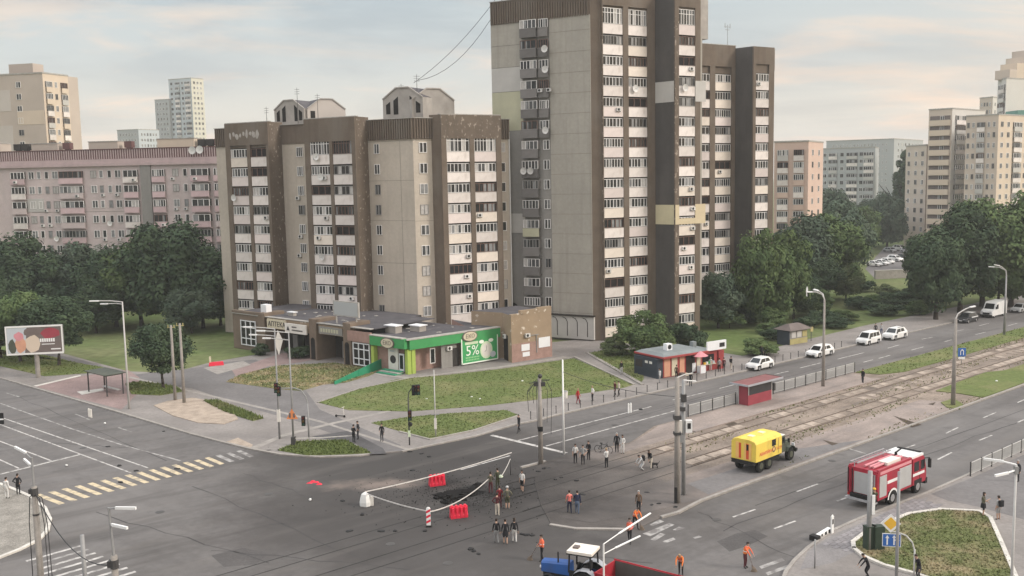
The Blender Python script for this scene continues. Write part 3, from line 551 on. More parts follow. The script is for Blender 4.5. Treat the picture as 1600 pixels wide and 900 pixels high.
for i, p in enumerate([(-19.94,76.71),(-27.36,72.87),(-8.74,65.29),(14.57,68.85),(10.07,96.64),(27.54,82.89),(-41.45,91.77),(-4.54,61.7)]): MB().tube((p[0],p[1],-.02),(p[0],p[1],.012),.34,.34,16).tube((p[0],p[1],.012),(p[0],p[1],.016),.26,.26,12).build('manhole_cover', M['cast_iron'], road)
# blast soil and grit thrown round the crater
gv_ = MB()
for k in range(900):
    a = q.uniform(0,6.28); r = abs(q.gauss(0,1))*3.6+1.0; x, y = CRATER[0]+math.cos(a)*r*1.25, CRATER[1]+math.sin(a)*r; s_ = q.uniform(.02,.065); gv_.add([(x-s_,y-s_,.004),(x+s_,y-s_*.6,.004),(x+s_*.4,y+s_,.004),(x,y,.004+s_*.9)], [(0,1,3),(1,2,3),(2,0,3)])
tag(gv_.build('rubble', M['scorched']), 'fine dark grit and rubble scattered round the crater', 'rubble', kind='stuff')

wv = []; wf = []
for k in range(7000):
    s_ = q.uniform(-12, 110); o_ = q.choice((-13.0,-12.5,-10.2,-9.2,-8.2,-5.8,-5.2,-4.4,-1.0,-.4)) + q.gauss(0,.22)
    if math.sin(s_*.35+o_*2.1)+math.sin(s_*.13+o_) < q.uniform(-.6,1.2) - s_*.004: continue
    x, y = RP(s_, o_); a = q.uniform(0,6.28); w_ = q.uniform(.05,.13); o0 = len(wv); wv += [(x-math.cos(a)*w_,y-math.sin(a)*w_,.03),(x+math.cos(a)*w_,y+math.sin(a)*w_,.03),(x+q.uniform(-.1,.1),y+q.uniform(-.1,.1),.03+q.uniform(.06,.2))]; wf.append((o0,o0+1,o0+2))
me = bpy.data.meshes.new('weeds'); me.from_pydata(wv, [], wf); me.materials.append(M['grass_blade_dry']); me.update(); tag(obj('weeds', me), 'thin weeds growing along the tram rails', 'weeds', kind='stuff')

# ------------------------------------------------------------------ building kit
FL = 3.03
class Fac:
    """a wall line on the ground: x runs along it to the viewer's right, out points off the wall"""
    def __init__(s, org, rz): s.o = Vector(org); s.rz = rz; s.u = Vector((math.cos(rz), math.sin(rz))); s.n = Vector((math.sin(rz), -math.cos(rz)))
    def xy(s, t, out=0): p = s.o + s.u*t + s.n*out; return (p.x, p.y)
    def off(s, out): return Fac(s.o + s.n*out, s.rz)
    def put(s, bld, name, me, t, out, z, parent=None):
        p = s.o + s.u*t + s.n*out
        if parent is not None: return obj(name, me, parent)
        b = bld.location; return obj(name, me, bld, (p.x-b.x, p.y-b.y, z-b.z), s.rz)
    def box(s, bld, name, m, t0, t1, o0, o1, z0, z1):
        return s.put(bld, name, MB().box(0, t1-t0, -(o1-o0), 0, 0, z1-z0).mesh(name, M[m]), t0, o0, z0)
def volume(bld, name, m, pts, z0, z1, top='roof_felt'):
    b = bld.location
    return MB().prism([(p[0]-b.x, p[1]-b.y) for p in pts], z0, z1, 0, 1).build(name, [M[m], M[top]], bld)
wr = random.Random(11)
def win_mesh(w, h, n, style, frame, q, transom=False):
    """frame mesh and glass mesh; x centred, z centred, front at y=0 facing -Y"""
    f = MB(); g = MB(); fw = .075; d = .11
    f.box(-w/2, w/2, -.03, d, -h/2, -h/2+fw); f.box(-w/2, w/2, -.03, d, h/2-fw, h/2)
    f.box(-w/2, -w/2+fw, -.028, d-.002, -h/2+fw, h/2-fw); f.box(w/2-fw, w/2, -.028, d-.002, -h/2+fw, h/2-fw)
    cw = w / n
    for i in range(n):
        x0, x1 = -w/2+i*cw, -w/2+(i+1)*cw
        if i: f.box(x0-fw*.55, x0+fw*.55, -.026, d-.004, -h/2+fw, h/2-fw)
        r = q.random()
        k = 0 if r < style[0] else 1 if r < style[1] else 2 if r < style[2] else 3
        zt = h/2-fw
        if transom: f.box(x0+fw*.5, x1-fw*.5, -.02, d-.006, h/2-h*.32, h/2-h*.32+fw)
        g.add([(x0,.045,-h/2+.02),(x1,.045,-h/2+.02),(x1,.045,zt),(x0,.045,zt)], [(0,1,2,3)], k)
        if k == 0 and q.random() < .3:      # a half drawn curtain behind the glass
            xm = x0 + cw*q.uniform(.3,.7); g.add([(x0+.02,.040,-h/2+.05),(xm,.040,-h/2+.05),(xm,.040,zt-.02),(x0+.02,.040,zt-.02)], [(0,1,2,3)], 2)
    return f.mesh('window', M[frame]), g.mesh('pane', [M['glass_dark'], M['glass_mid'], M['glass_pale'], M['curtain']])
POOL = {}
def pool(w, h, n, kind='loggia', transom=False):
    key = (round(w,1), round(h,2), n, kind, transom)
    if key not in POOL:
        q = random.Random(str(key)); L_ = []
        if kind == 'loggia':
            for st, fr in (((.78,.88,.93),'frame_white'),((.85,.95,.97),'frame_white'),((.66,.82,.88),'frame_white'),((.45,.65,.8),'frame_white'),((.85,.97,1),'frame_brown'),((.7,.9,.97),'frame_grey'),((.8,.9,.95),'frame_white')): L_.append(win_mesh(w,h,n + q.choice((-1,0,0,1)) if n > 3 else n,st,fr,q,transom))
        else:
            for st, fr in (((.75,.9,.95),'frame_white'),((.6,.8,.9),'frame_white'),((.85,.95,1),'frame_white'),((.8,.9,.95),'frame_grey')): L_.append(win_mesh(w,h,n,st,fr,q,transom))
        POOL[key] = L_
    return POOL[key]
def put_win(fac, bld, t, out, z, w, h, n, kind='loggia', transom=False, q=wr):
    f, g = q.choice(pool(w, h, n, kind, transom))
    if kind == 'small': out += .06
    o = fac.put(bld, 'window', f, t, out, z); obj('pane', g, o); return o
AC = MB().box(-.38,.38,-.28,0,-.26,.26,0); AC.tube((-.08,-.285,0),(-.08,-.30,0),.2,.2,10,1); AC.box(-.36,-.30,-.2,.1,-.34,-.27,1); AC.box(.28,.34,-.2,.1,-.34,-.27,1)
mat('ac_white', (.66,.65,.63), .6, .12, 2, .3, rnd=.2); AC = AC.mesh('air_conditioner', [M['ac_white'], M['black']])
def dish_mesh(r):
    b = MB(); rings = []
    for k in range(5):
        a = k/4; rings.append([(math.cos(i*.5236)*r*a+.0001*i, -.25-.12*a*a, math.sin(i*.5236)*r*a) for i in range(12)])
    b.loft(rings[::-1], 0, cap=False); b.tube((0,.05,0),(0,-.25,0),.04,.04,6,1); b.tube((0,-.25,-.1*r),(0,-.7,-.1),.02,.02,5,1); return b.mesh('satellite_dish', [M['ac_white'], M['pole_grey']])
DISH = dish_mesh(.55); DISH_BIG = dish_mesh(.8)
PAR = {}
def parapet_mesh(w, h, m):
    k = (round(w,1), round(h,2), m)
    if k not in PAR:
        b = MB(); b.box(-w/2, w/2, -.14, 0, -h/2, h/2, 0); b.box(-w/2-.02, w/2+.02, -.18, .03, h/2, h/2+.06, 1); PAR[k] = b.mesh('parapet', [M[m], M['frame_grey']])
    return PAR[k]
def bay(fac, bld, t0, t1, zs, wh=1.3, ph=1.45, out=.12, n=6, choices=('balcony_white',)*5+('balcony_pink',)*2+('balcony_cream',)*2, ac=.25, top_tall=False, q=wr, skip_par=()):
    """a stack of glazed loggias: window strip, parapet panel and whatever hangs on it, floor after floor"""
    w = t1-t0-.06; tm = (t0+t1)/2
    for i, z in enumerate(zs):
        fac.put(bld, 'opening', PARB(w, wh+.3), tm, out-.09, z)
        hh = wh; zz = z
        if top_tall and i == len(zs)-1: hh = wh*1.75; zz = z + wh*.37
        r = q.random()
        if r < .06:
            b = pool(w, hh, max(3, n-3), 'loggia')[4]; o = fac.put(bld, 'window', b[0], tm, out-.02, zz)   # open loggia: a bare frame, dark behind
        else: put_win(fac, bld, tm, out+q.choice((0,0,.0,.08)), zz, w, hh, n, 'loggia', top_tall and i == len(zs)-1, q)
        pm = q.choice(choices)
        if i in skip_par: continue
        fac.put(bld, 'parapet', parapet_mesh(w, ph, pm), tm, out, z-wh/2-ph/2-.05)
        if q.random() < ac: fac.put(bld, 'air_conditioner', AC, t0+w*q.choice((.18,.3,.75,.85)), out+.16, z-wh/2-.45)
        if q.random() < .02: fac.put(bld, 'satellite_dish', DISH, t0+w*q.uniform(.1,.9), out+.18, z-wh/2-.3)
OPN = {}
def PARB(w, h):
    k = (round(w,1), round(h,1))
    if k not in OPN: OPN[k] = MB().add([(-w/2-.1,0,-h/2),(w/2+.1,0,-h/2),(w/2+.1,0,h/2),(-w/2-.1,0,h/2)], [(0,1,2,3)]).mesh('opening', M['interior'])
    return OPN[k]
def ribs(fac, bld, t0, t1, z0, z1, step=.42, m='brown_wall'):
    b = MB(); b.box(0, t1-t0, -.06, .25, 0, z1-z0); k = 0; x = .1
    while x < t1-t0-.15: b.box(x, x+step*.5, -.24, -.06, .02, z1-z0-.02); x += step
    b.box(-.03, t1-t0+.03, -.3, .3, z1-z0, z1-z0+.1, 1)
    return fac.put(bld, 'ribbed_attic', b.mesh('ribbed_attic', [M[m], M['flashing']]), t0, .02, z0)
def seams(fac, bld, t0, t1, zs, ts, out=.012):
    b = MB()
    for z in zs: b.box(t0, t1, -.012, 0, z-.025, z+.025)
    for t in ts: b.box(t-.025, t+.025, -.012, 0, zs[0], zs[-1])
    return fac.put(bld, 'panel_joint', b.mesh('panel_joint', M['seam']), 0, out-.012+.004, 0)

# ------------------------------------------------------------------ ten storey block with the bent front
C0 = (-14.06,144.57)
A1, A2 = R_(90-119.3), R_(90-59.1)
F1, F2 = Fac(C0, A1), Fac(C0, A2)
lb = thing('apartment_block', 'brown and beige ten storey apartment block with bent front behind the shops', 'apartment building', (C0[0], C0[1], 0))
PR = 2.7
zs10 = [5.41 + FL*k for k in range(9)]
back1 = F1.xy(-39.6,-13); back2 = F2.xy(16.4,-13)
volume(lb, 'wall', 'beige_wall', [F1.xy(-39.6), F1.xy(0), F2.xy(16.4), back2, (C0[0]-2, C0[1]+16), back1], 0, 31.0)
F1b = F1.off(PR)
t = dict(zip((560,554,524,519,489,481,425,421,396,391,365,358), [-8.22,-8.94,-12.58,-13.19,-16.94,-17.95,-25.24,-25.78,-29.15,-29.84,-33.44,-34.43]))
for r, l, cols in ((560, 481, ((524,554),(489,519))), (425, 358, ((396,421),(365,391)))):
    tr, tl = t[r], t[l]
    volume(lb, 'wall', 'brown_wall', [F1b.xy(tl), F1b.xy(tr), F1.xy(tr,-.3), F1.xy(tl,-.3)], 0, 34.4)
    F1b.box(lb, 'roof_edge', 'flashing', tl-.12, tr+.12, -.4, .14, 34.4, 34.52)
    for a, b in ((tl, t[cols[1][0]]), (t[cols[1][1]], t[cols[0][0]]), (t[cols[0][1]], tr)): F1b.box(lb, 'pier', 'brown_wall', a, b, .003, .34, 0, 30.9)
    F1b.box(lb, 'fascia', 'brown_wall', tl+.002, tr-.002, .004, .342, 30.9, 34.38)
    for a, b in cols: bay(F1b, lb, t[a], t[b], zs10, n=6, top_tall=(r == 560))
    # flank of the projecting bay with flaking paint
    fs = Fac(F1b.xy(tr), A1 + R_(90)); fs.box(lb, 'flank', 'brown_peeling', 0, PR, .004, .03, 0, 34.3)
# beige stretch with two lines of small windows, joints and ribbed attic
ta = [-8.27,-6.59,-2.36,-21.59,-22.91,-25.31,-20.29,-22.25]
ribs(F1, lb, ta[0], 0.05, 30.9, 33.9); ribs(F1, lb, ta[6], ta[5], 30.9, 33.9); ribs(F1, lb, -39.6, t[358]-.05, 30.9, 33.9); ribs(F2, lb, 0.05, 3.7, 30.9, 33.9); ribs(F2, lb, 14.7, 16.4, 30.9, 33.9)
for z in [2.38] + zs10:
    for x in (591, 0): 
        if x: put_win(F1, lb, ta[1], .02, z, 1.0, 1.5, 2, 'small')
    put_win(F1, lb, ta[3], .05, z, 1.25, 1.5, 3, 'small')
    put_win(F2, lb, 1.55, .02, z, 1.3, 1.5, 2, 'small'); put_win(F2, lb, 15.2, .02, z, .75, 1.45, 1, 'small')
    if wr.random() < .55: F1.put(lb, 'air_conditioner', AC, ta[3]-wr.uniform(.2,.9), .05, z-1.15)
    if wr.random() < .2: F1.put(lb, 'air_conditioner', AC, ta[1]-1.0, .05, z-.9)
seams(F1, lb, ta[0], 0, [.1, 12.6, 18.95, 24.9, 30.7], (ta[2],)); seams(F2, lb, 0, 3.6, [.1, 18.9, 30.7], ())
F1.box(lb, 'corner_strip', 'grey_wall', ta[5]-1.3-1.2, ta[5]-.3, .003, .06, 0, 30.85)
# bay on the short leg
tb = dict(zip((690,698,734,741,775,783), [3.75,4.6,8.48,9.25,13.03,13.94]))
F2b = F2.off(1.4)
volume(lb, 'wall', 'brown_wall', [F2b.xy(tb[690]), F2b.xy(tb[783]), F2.xy(tb[783],-.3), F2.xy(tb[690]-.9,-.3)], 0, 34.4)
F2b.box(lb, 'roof_edge', 'flashing', tb[690]-.12, tb[783]+.12, -.4, .14, 34.4, 34.52)
for a, b in ((690,698),(734,741),(775,783)): F2b.box(lb, 'pier', 'brown_wall', tb[a], tb[b], .003, .34, 0, 30.9)
F2b.box(lb, 'fascia', 'brown_peeling', tb[690]+.002, tb[783]-.002, .004, .342, 30.9, 34.38)
bay(F2b, lb, tb[698], tb[734], zs10, n=6, top_tall=True); bay(F2b, lb, tb[741], tb[775], zs10, n=6, top_tall=True)
F2.put(lb, 'drain_pipe', MB().tube((0,0,0),(0,0,30),.09,.09,6).mesh('drain_pipe', M['lamp_white']), 16.3, .12, 2)
# pale peeled patches on the left fascia
q_ = random.Random(8)
for i in range(9):
    b = MB(); w_, h_ = q_.uniform(.25,.6), q_.uniform(.8,1.7); n = 9
    b.add([(math.cos(k*.698)*w_*q_.uniform(.5,1), 0, math.sin(k*.698)*h_*.5*q_.uniform(.5,1)) for k in range(n)], [tuple(range(n))]); F1b.put(lb, 'peeled_patch', b.mesh('peeled_patch', M['hut_concrete']), t[358]+1.2+i*.72, .35, 32.5+q_.uniform(-.4,.4))
# lift houses on the roof: two gabled volumes each
def lift_house(fac, w, d, z0, ze, zp, out, t0, wallm, windows):
    prof = [(0,z0),(w,z0),(w,ze),(w*.66,zp),(w*.34,zp),(0,ze)]
    b = MB(); n = len(prof)
    b.add([(x,0,z) for x,z in prof]+[(x,d,z) for x,z in prof], [tuple(range(n)), tuple(2*n-1-i for i in range(n))], 0)
    for i in range(n):
        j = (i+1)%n; b.add([(prof[i][0],0,prof[i][1]),(prof[i][0],d,prof[i][1]),(prof[j][0],d,prof[j][1]),(prof[j][0],0,prof[j][1])], [(0,1,2,3)], 1 if i in (2,3,4) else 0)
    h = fac.put(lb, 'lift_house', b.mesh('lift_house', [M[wallm], M['roof_felt']]), t0, out, 0)
    for x0, x1, za, zb, zc in windows:
        obj('window', MB().add([(x0,-.02,za),(x1,-.02,za),(x1,-.02,zc),(x0,-.02,zb)], [(0,1,2,3)]).mesh('window', M['interior']), h)
    obj('coping', MB().bar((0,-.05,ze),(w*.34,-.05,zp),.2,.18).bar((w*.66,-.05,zp),(w,-.05,ze),.2,.18).bar((w*.34,-.05,zp),(w*.66,-.05,zp),.2,.18).mesh('coping', M['hut_concrete']), h)
    return h
wn4 = lambda w: [(w*.08,w*.19,35.0,36.4,36.9),(w*.27,w*.39,34.9,37.0,37.6),(w*.68,w*.78,34.9,37.6,37.0),(w*.83,w*.94,35.0,36.8,36.3)]
lift_house(F1, 7.4, 7, 32, 37.3, 38.9, -4.6, -8.6, 'hut_concrete', wn4(7.4))
lift_house(F2, 7.2, 7, 32, 37.0, 38.7, -4.6, 2.2, 'hut_concrete', [(.6,1.4,35.2,36.6,36.6)])
lift_house(F1, 6.4, 6, 32, 36.9, 38.4, -6.0, -32.0, 'hut_concrete', wn4(6.4))
lift_house(Fac(F1.xy(-25.2,-6.4), A2), 6.6, 6, 32, 36.9, 38.5, 0, 0, 'tan_light', [(.5,1.3,35.1,36.5,36.5)])
for fx, tt, hh in ((F1,-5.5,5.5),(F2,3.4,6.8),(F2,5.6,4.5),(F1,-22,5.0),(F1,-26.2,6.2),(F1,-33,3.5),(F2,6.1,4.2)):
    b = MB().tube((0,0,0),(0,0,hh),.05,.03,5)
    for k in range(3): b.bar((-.5,0,hh-.3-k*.35),(.5,0,hh-.3-k*.35),.04,.04)
    fx.put(lb, 'aerial', b.mesh('aerial', M['pole_dark']), tt, -5.2, 34)
F1.put(lb, 'satellite_dish', DISH_BIG, -4.6, -5.0, 35.1)

# ------------------------------------------------------------------ sixteen storey tower
T0 = (12.97,146.74)
G3, G4 = Fac(T0, A1), Fac(T0, A2)
tw = thing('apartment_tower', 'tall sixteen storey brown and grey tower with white balconies, its top cut by the frame', 'apartment building', (T0[0], T0[1], 0))
zs16 = [2.75 + 3.015*k for k in range(16)]
E1 = G4.xy(10.86); P2 = (24.92,149.69)
G5 = Fac(P2, A2)
tw5 = [0.76,3.97,5.01,6.05]
TOP = 52.2
w3 = dict(zip((925,862,820,815,798,772), [-0.84,-7.59,-12.27,-12.83,-14.77,-17.78]))
volume(tw, 'wall', 'grey_wall', [G3.xy(w3[772]), G3.xy(w3[925]), G4.xy(.9,-.4), G4.xy(10.6,-.4), G4.xy(12,-14), G3.xy(w3[772],-13)], 0, 49)
volume(tw, 'wall', 'brown_wall', [G3.xy(w3[925],.002), G4.xy(.95), E1, G4.xy(10.9,-3), G4.xy(1,-3)], 0, TOP)
volume(tw, 'wall', 'shaded_side', [E1, P2, G5.xy(.2,-.03), G5.xy(.2,-6), G4.xy(11,-4)], 0, TOP)
volume(tw, 'wall', 'brown_wall', [G5.xy(.01), G5.xy(tw5[2]), G5.xy(tw5[2],-9), G5.xy(.3,-9)], 0, TOP)
volume(tw, 'wall', 'tower_beige', [G5.xy(tw5[2],-.5), G5.xy(tw5[3],-.5), G5.xy(tw5[3]+.5,-10), G5.xy(tw5[2],-10)], 4.5, 46)
for z in zs16[1:14]: G5.box(tw, 'slot_window', 'frame_brown', tw5[2], tw5[2]+.32, -.45, -.35, z-.7, z+.7)
w4 = [1.06,4.78,5.76,9.35]
for a, b in ((.95,w4[0]),(w4[1],w4[2]),(w4[3],10.86)): G4.box(tw, 'pier', 'brown_peeling' if a < 1 else 'brown_wall', a, b, .003, .34, 0, 49.9)
G4.box(tw, 'fascia', 'brown_wall', .95, 10.86, .004, .342, 49.9, TOP-.02)
bay(G4, tw, w4[0], w4[1], zs16, n=6, top_tall=True, ac=.12); bay(G4, tw, w4[2], w4[3], zs16, n=6, top_tall=True, ac=.12)
for a, b in ((0,tw5[0]),(tw5[1],tw5[2])): G5.box(tw, 'pier', 'brown_peeling' if a == 0 else 'brown_wall', a, b, .003, .30, 0, 49.9)
G5.box(tw, 'fascia', 'brown_wall', .002, tw5[2]-.002, .004, .302, 49.9, TOP-.02)
bay(G5, tw, tw5[0], tw5[1], zs16, n=5, top_tall=True, ac=.2)
# repainted floors: pale band high up, yellow band lower down
dk = Fac(E1, math.atan2(P2[1]-E1[1], P2[0]-E1[0])); dl = math.dist(E1, P2)
dk.box(tw, 'painted_band', 'light_render', 0, dl+.02, .003, .05, 35.9, 39.0); dk.box(tw, 'painted_band', 'cream_render', 0, dl+.02, .003, .05, 17.4, 20.4)
G5.box(tw, 'painted_band', 'yellow_render', .02, tw5[0], .31, .345, 17.4, 20.4); G5.box(tw, 'painted_band', 'yellow_render', tw5[1], tw5[3], .31, .345, 17.4, 20.4); G5.box(tw, 'painted_band', 'light_render', tw5[1], tw5[3], .31, .345, 36.0, 39.1)
G5.box(tw, 'painted_band', 'yellow_render', tw5[0], tw5[1], .30, .335, 17.4, 18.3)
# left leg: plain beige panel wall, loggia column, patchwork end wall
G3.box(tw, 'panel_wall', 'tower_beige', w3[862], w3[925]-.02, .004, .10, 4.0, 48.6)
seams(G3.off(.1), tw, w3[862], w3[925], [zs16[k]-1.5 for k in range(1,16)], ())
ribs(G3, tw, w3[772]+.02, w3[925], 48.5, TOP-.3)
G3.box(tw, 'ground_panel', 'light_render', w3[862]-.4, w3[925]+.3, .005, .45, .3, 3.8); G3.box(tw, 'canopy', 'shop_dark', w3[862]-.4, w3[925]+.4, .0, .7, 3.8, 4.0)
for k in range(4):
    p = w3[862]+.9+k*1.7; G3.put(tw, 'arch_pipe', MB().path([(0,0,0),(0,0,2.2),(-.3,0,2.7),(-.8,0,2.9)], .05, 5).mesh('arch_pipe', M['shop_dark']), p, .5, .7)
tl, tr = w3[820], w3[862]
mid = tl + (tr-tl)*.60
for k, z in enumerate(zs16):
    ext = k >= 10
    wide = tr-.1 if k in (10,11,13) else mid
    if k >= 1:
        w_ = (mid-tl)
        G3.put(tw, 'parapet', parapet_mesh(w_, 1.3, 'pale_green' if k == 5 else 'balcony_grey'), (tl+mid)/2, .75, z-1.3)
        G3.box(tw, 'balcony_side', 'balcony_grey', tl+.02, mid-.02, .0, .72, z-1.95, z-1.85)
        put_win(G3, tw, (tl+mid)/2, .78, z, w_-.04, 1.3, 5 if k % 2 else 4, 'loggia')
        G3.box(tw, 'balcony_side', 'balcony_grey', tl+.02, mid-.02, .0, .72, z-.62, z+.62)
    if k >= 10:
        put_win(G3, tw, (mid+tr)/2+.05, .40, z, tr-mid-.3, 1.3, 4, 'loggia'); G3.put(tw, 'parapet', parapet_mesh(tr-mid-.2, 1.3, 'balcony_grey'), (mid+tr)/2, .38, z-1.3)
    else: put_win(G3, tw, tr-.75, .03, z, 1.05, 1.45, 2, 'small')
for k, tt, me in ((13,tr-.2,DISH),(14,tr-.25,DISH),(10,tr-.3,DISH),(8,tl+.5,DISH),(8,tl+1.7,DISH)): G3.put(tw, 'satellite_dish', me, tt, .9, zs16[k]-.9)
for k in range(2): G3.put(tw, 'air_conditioner', AC, mid+.5+k*1.5, .55, zs16[12]-.9)
bands = [(48.4,'tower_beige'),(45.5,'light_render'),(42.3,'grey_wall'),(39.0,'pale_green'),(33.0,'grey_wall')]
for (za, m_), (zb, _) in zip([(48.5,'tower_beige'),(45.2,'tower_beige'),(41.9,'light_render'),(38.2,'pale_green'),(32.2,'grey_wall')], [(45.2,0),(41.9,0),(38.2,0),(32.2,0),(24,0)]):
    G3.box(tw, 'painted_band', m_, w3[772]+.02, tl-.05, .004, .05, zb+.04, za-.03)
G3.box(tw, 'painted_band', 'light_render', w3[798], tl-.02, .004, .06, 16.4, 19.4)
volume(tw, 'lift_house', 'hut_concrete', [G5.xy(4.4,-3), G5.xy(9.5,-3), G5.xy(9.5,-9), G5.xy(4.4,-9)], 46, 52)
b = MB()
for k in range(16): b.bar((0,0,1.5+3*k),(0,0,1.9+3*k),.5,.4)
# entrance arch to the yard between the two buildings
b = MB(); b.box(-1.0,1.0,-.02,0,0,3.2)
b.add([(math.cos(a*.314)*1.0,-.02,3.2+math.sin(a*.314)*1.0) for a in range(11)], [tuple(range(10,-1,-1))]); G3.put(tw, 'archway', b.mesh('archway', M['interior']), w3[798]+.2, .35, 1.2)

# ------------------------------------------------------------------ second tower behind it
Q0 = (34.06,172.83)
H4 = Fac(Q0, A2)
t2 = thing('apartment_tower', 'second brown tower behind the tallest one, with a television aerial on its roof', 'apartment building', (Q0[0], Q0[1], 0))
q4 = [1.05,2.25,6.06,6.98]
QE = H4.xy(q4[3]); Q2 = (42.63,173.83)
H5 = Fac(Q2, A2); q5 = [0.62,3.76,5.03,5.82]
zq = [41.6 - 3.03*k for k in range(14)][::-1]
volume(t2, 'wall', 'brown_wall', [H4.xy(-9), H4.xy(q4[3]), H4.xy(q4[3],-10), H4.xy(-9,-10)], 0, 47.3)
volume(t2, 'wall', 'shaded_side', [QE, Q2, H5.xy(.2,-.03), H5.xy(.2,-6), H4.xy(q4[3]+.05,-6)], 0, 46.9)
volume(t2, 'wall', 'brown_wall', [H5.xy(.01), H5.xy(q5[2]), H5.xy(q5[2],-9), H5.xy(.3,-9)], 0, 46.9)
volume(t2, 'wall', 'tower_beige', [H5.xy(q5[2],-.6), H5.xy(q5[3],-.6), H5.xy(q5[3],-9), H5.xy(q5[2],-9)], 0, 43)
ribs(H5.off(-.6), t2, q5[2], q5[3], 43, 46.6)
for a, b_ in ((-9,-4.2),(q4[0],q4[1]),(q4[2],q4[3])): H4.box(t2, 'pier', 'brown_wall', a, b_, .003, .34, 0, 43.6)
H4.box(t2, 'fascia', 'brown_wall', -9, q4[3]-.002, .004, .342, 43.6, 47.28); H5.box(t2, 'fascia', 'brown_wall', .002, q5[2]-.002, .004, .302, 43.9, 46.88)
bay(H4, t2, q4[1], q4[2], zq, n=6, ac=.2); bay(H4, t2, -4.2, q4[0], zq, n=6, ac=.1)
for a, b_ in ((0,q5[0]),(q5[1],q5[2])): H5.box(t2, 'pier', 'brown_wall', a, b_, .003, .30, 0, 43.9)
bay(H5, t2, q5[0], q5[1], zq, n=5, ac=.2)
H4.box(t2, 'roof_edge', 'flashing', -9, q4[3]+.1, -.4, .4, 47.28, 47.4)
b = MB().tube((0,0,0),(0,0,4.6),.06,.04,5); b.bar((-.7,0,4.2),(.7,0,4.2),.08,.08); b.bar((-.5,0,3.7),(.5,0,3.7),.08,.08); b.bar((-.6,0,4.0),(-.6,0,4.8),.08,.08); b.bar((.6,0,4.0),(.6,0,4.8),.08,.08)
H4.put(t2, 'aerial', b.mesh('aerial', M['pole_grey']), q4[3]+1.2, -3, 46.9)

# ------------------------------------------------------------------ pink nine storey block on the left
K0, K1 = (-127.96,208), (-56.58,196)
kl = math.dist(K0, K1); KF = Fac(K0, math.atan2(K1[1]-K0[1], K1[0]-K0[0]))
pk = thing('apartment_block', 'long pink nine storey apartment block with dark red roof railing at the left edge', 'apartment building', (K0[0], K0[1], 0))
volume(pk, 'wall', 'pink_wall', [KF.xy(0), KF.xy(kl), KF.xy(kl,-13), KF.xy(0,-13)], 0, 29.6)
kt = dict(zip((20,42,48,60,72,85,95,132,145,157,170,183,195,218,222,238,240,260,273,288,302,330,336,352), [25.42,28.63,29.51,31.25,32.99,34.87,36.31,41.62,43.47,45.18,47.02,48.86,50.55,53.77,54.33,56.57,56.85,59.62,61.42,63.49,65.42,69.25,70.07,72.24]))
zk = [27.3 - FL*k for k in range(9)]
KF.box(pk, 'cornice', 'pink_cornice', 0, kl, .0, .55, 28.9, 29.5); KF.box(pk, 'cornice', 'pink_cornice', 0, kl, .0, .32, 29.5, 30.3)
b = MB(); b.box(0,kl,0,.2,0,1.9,0)
x = .2
while x < kl-.3: b.box(x, x+.22, -.14, 0, .03, 1.85, 1); x += .52
b.box(0,kl,-.2,.3,1.9,2.05,0)
KF.put(pk, 'attic_railing', b.mesh('attic_railing', [M['attic_red'], M['pink_cornice']]), 0, .1, 30.3)
KF.box(pk, 'stair_strip', 'grey_wall', kt[222], kt[238], .003, .35, 0, 28.88)
pw = random.Random(5)
for i, z in enumerate(zk):
    for a in (48,60,72,85,145,157,170,183,273,288):
        w_ = 1.3 if a in (48,85,145,183,273) else .85
        put_win(KF, pk, kt[a]+.4, .02, z, w_, 1.5, 2 if w_ > 1 else 1, 'small', q=pw)
        if pw.random() < .3: KF.put(pk, 'air_conditioner', AC, kt[a]+pw.uniform(-.2,.8), .03, z-1.2)
        if pw.random() < .05: KF.put(pk, 'satellite_dish', DISH, kt[a], .05, z-.9)
    for a in (-28, -12):
        pass
    for a, b_, o_ in ((20,42,.5),(95,132,.45),(195,218,.45),(240,260,.45),(302,330,.9),(336,352,.35)):
        ta_, tb_ = kt[a], kt[b_]; w_ = tb_-ta_
        KF.box(pk, 'loggia_slab', 'pink_cornice', ta_, tb_, 0, o_-.03, z-2.0, z-1.9)
        KF.put(pk, 'parapet', parapet_mesh(w_-.04, 1.15, pw.choice(('pink_balcony',)*5+('balcony_white','pink_wall'))), (ta_+tb_)/2, o_, z-1.25)
        KF.box(pk, 'loggia_back', 'interior', ta_+.04, tb_-.04, .004, o_-.2, z-.65, z+.7)
        put_win(KF, pk, (ta_+tb_)/2, o_-.02, z, w_-.1, 1.4, 6 if w_ > 4 else 4, 'loggia', q=pw)
        if pw.random() < .25: KF.put(pk, 'air_conditioner', AC, (ta_+tb_)/2+pw.uniform(-.3,.3)*w_, o_+.16, z-1.3)
kb0, kb1 = kt[20]-18, kt[20]-1
for z in zk:
    for k in range(5): put_win(KF, pk, kb0+k*3.4, .02, z, 1.3, 1.5, 2, 'small', q=pw)
KF.box(pk, 'pale_panel', 'light_render', kt[48]-1.0, kt[72]-.6, .003, .06, zk[2]-1.4, zk[2]+1.3)
seams(KF, pk, kt[48], kt[218], [zk[3]+1.5, zk[3]+1.52], ()); 
for k, (tx, w_, h_, m_) in enumerate(((kt[42],6,1.9,'tan_wall'),(kt[132],6.5,2.0,'tan_wall'),(kt[240],8,2.2,'tan_warm'),(kt[20]-9,5,2.2,'tan_wall'))):
    KF.box(pk, 'roof_hut', m_, tx, tx+w_, -6, -2.5, 29.6, 31.9+h_); KF.box(pk, 'roof_hut_edge', 'flashing', tx-.1, tx+w_+.1, -6.1, -2.4, 31.9+h_, 32.05+h_)
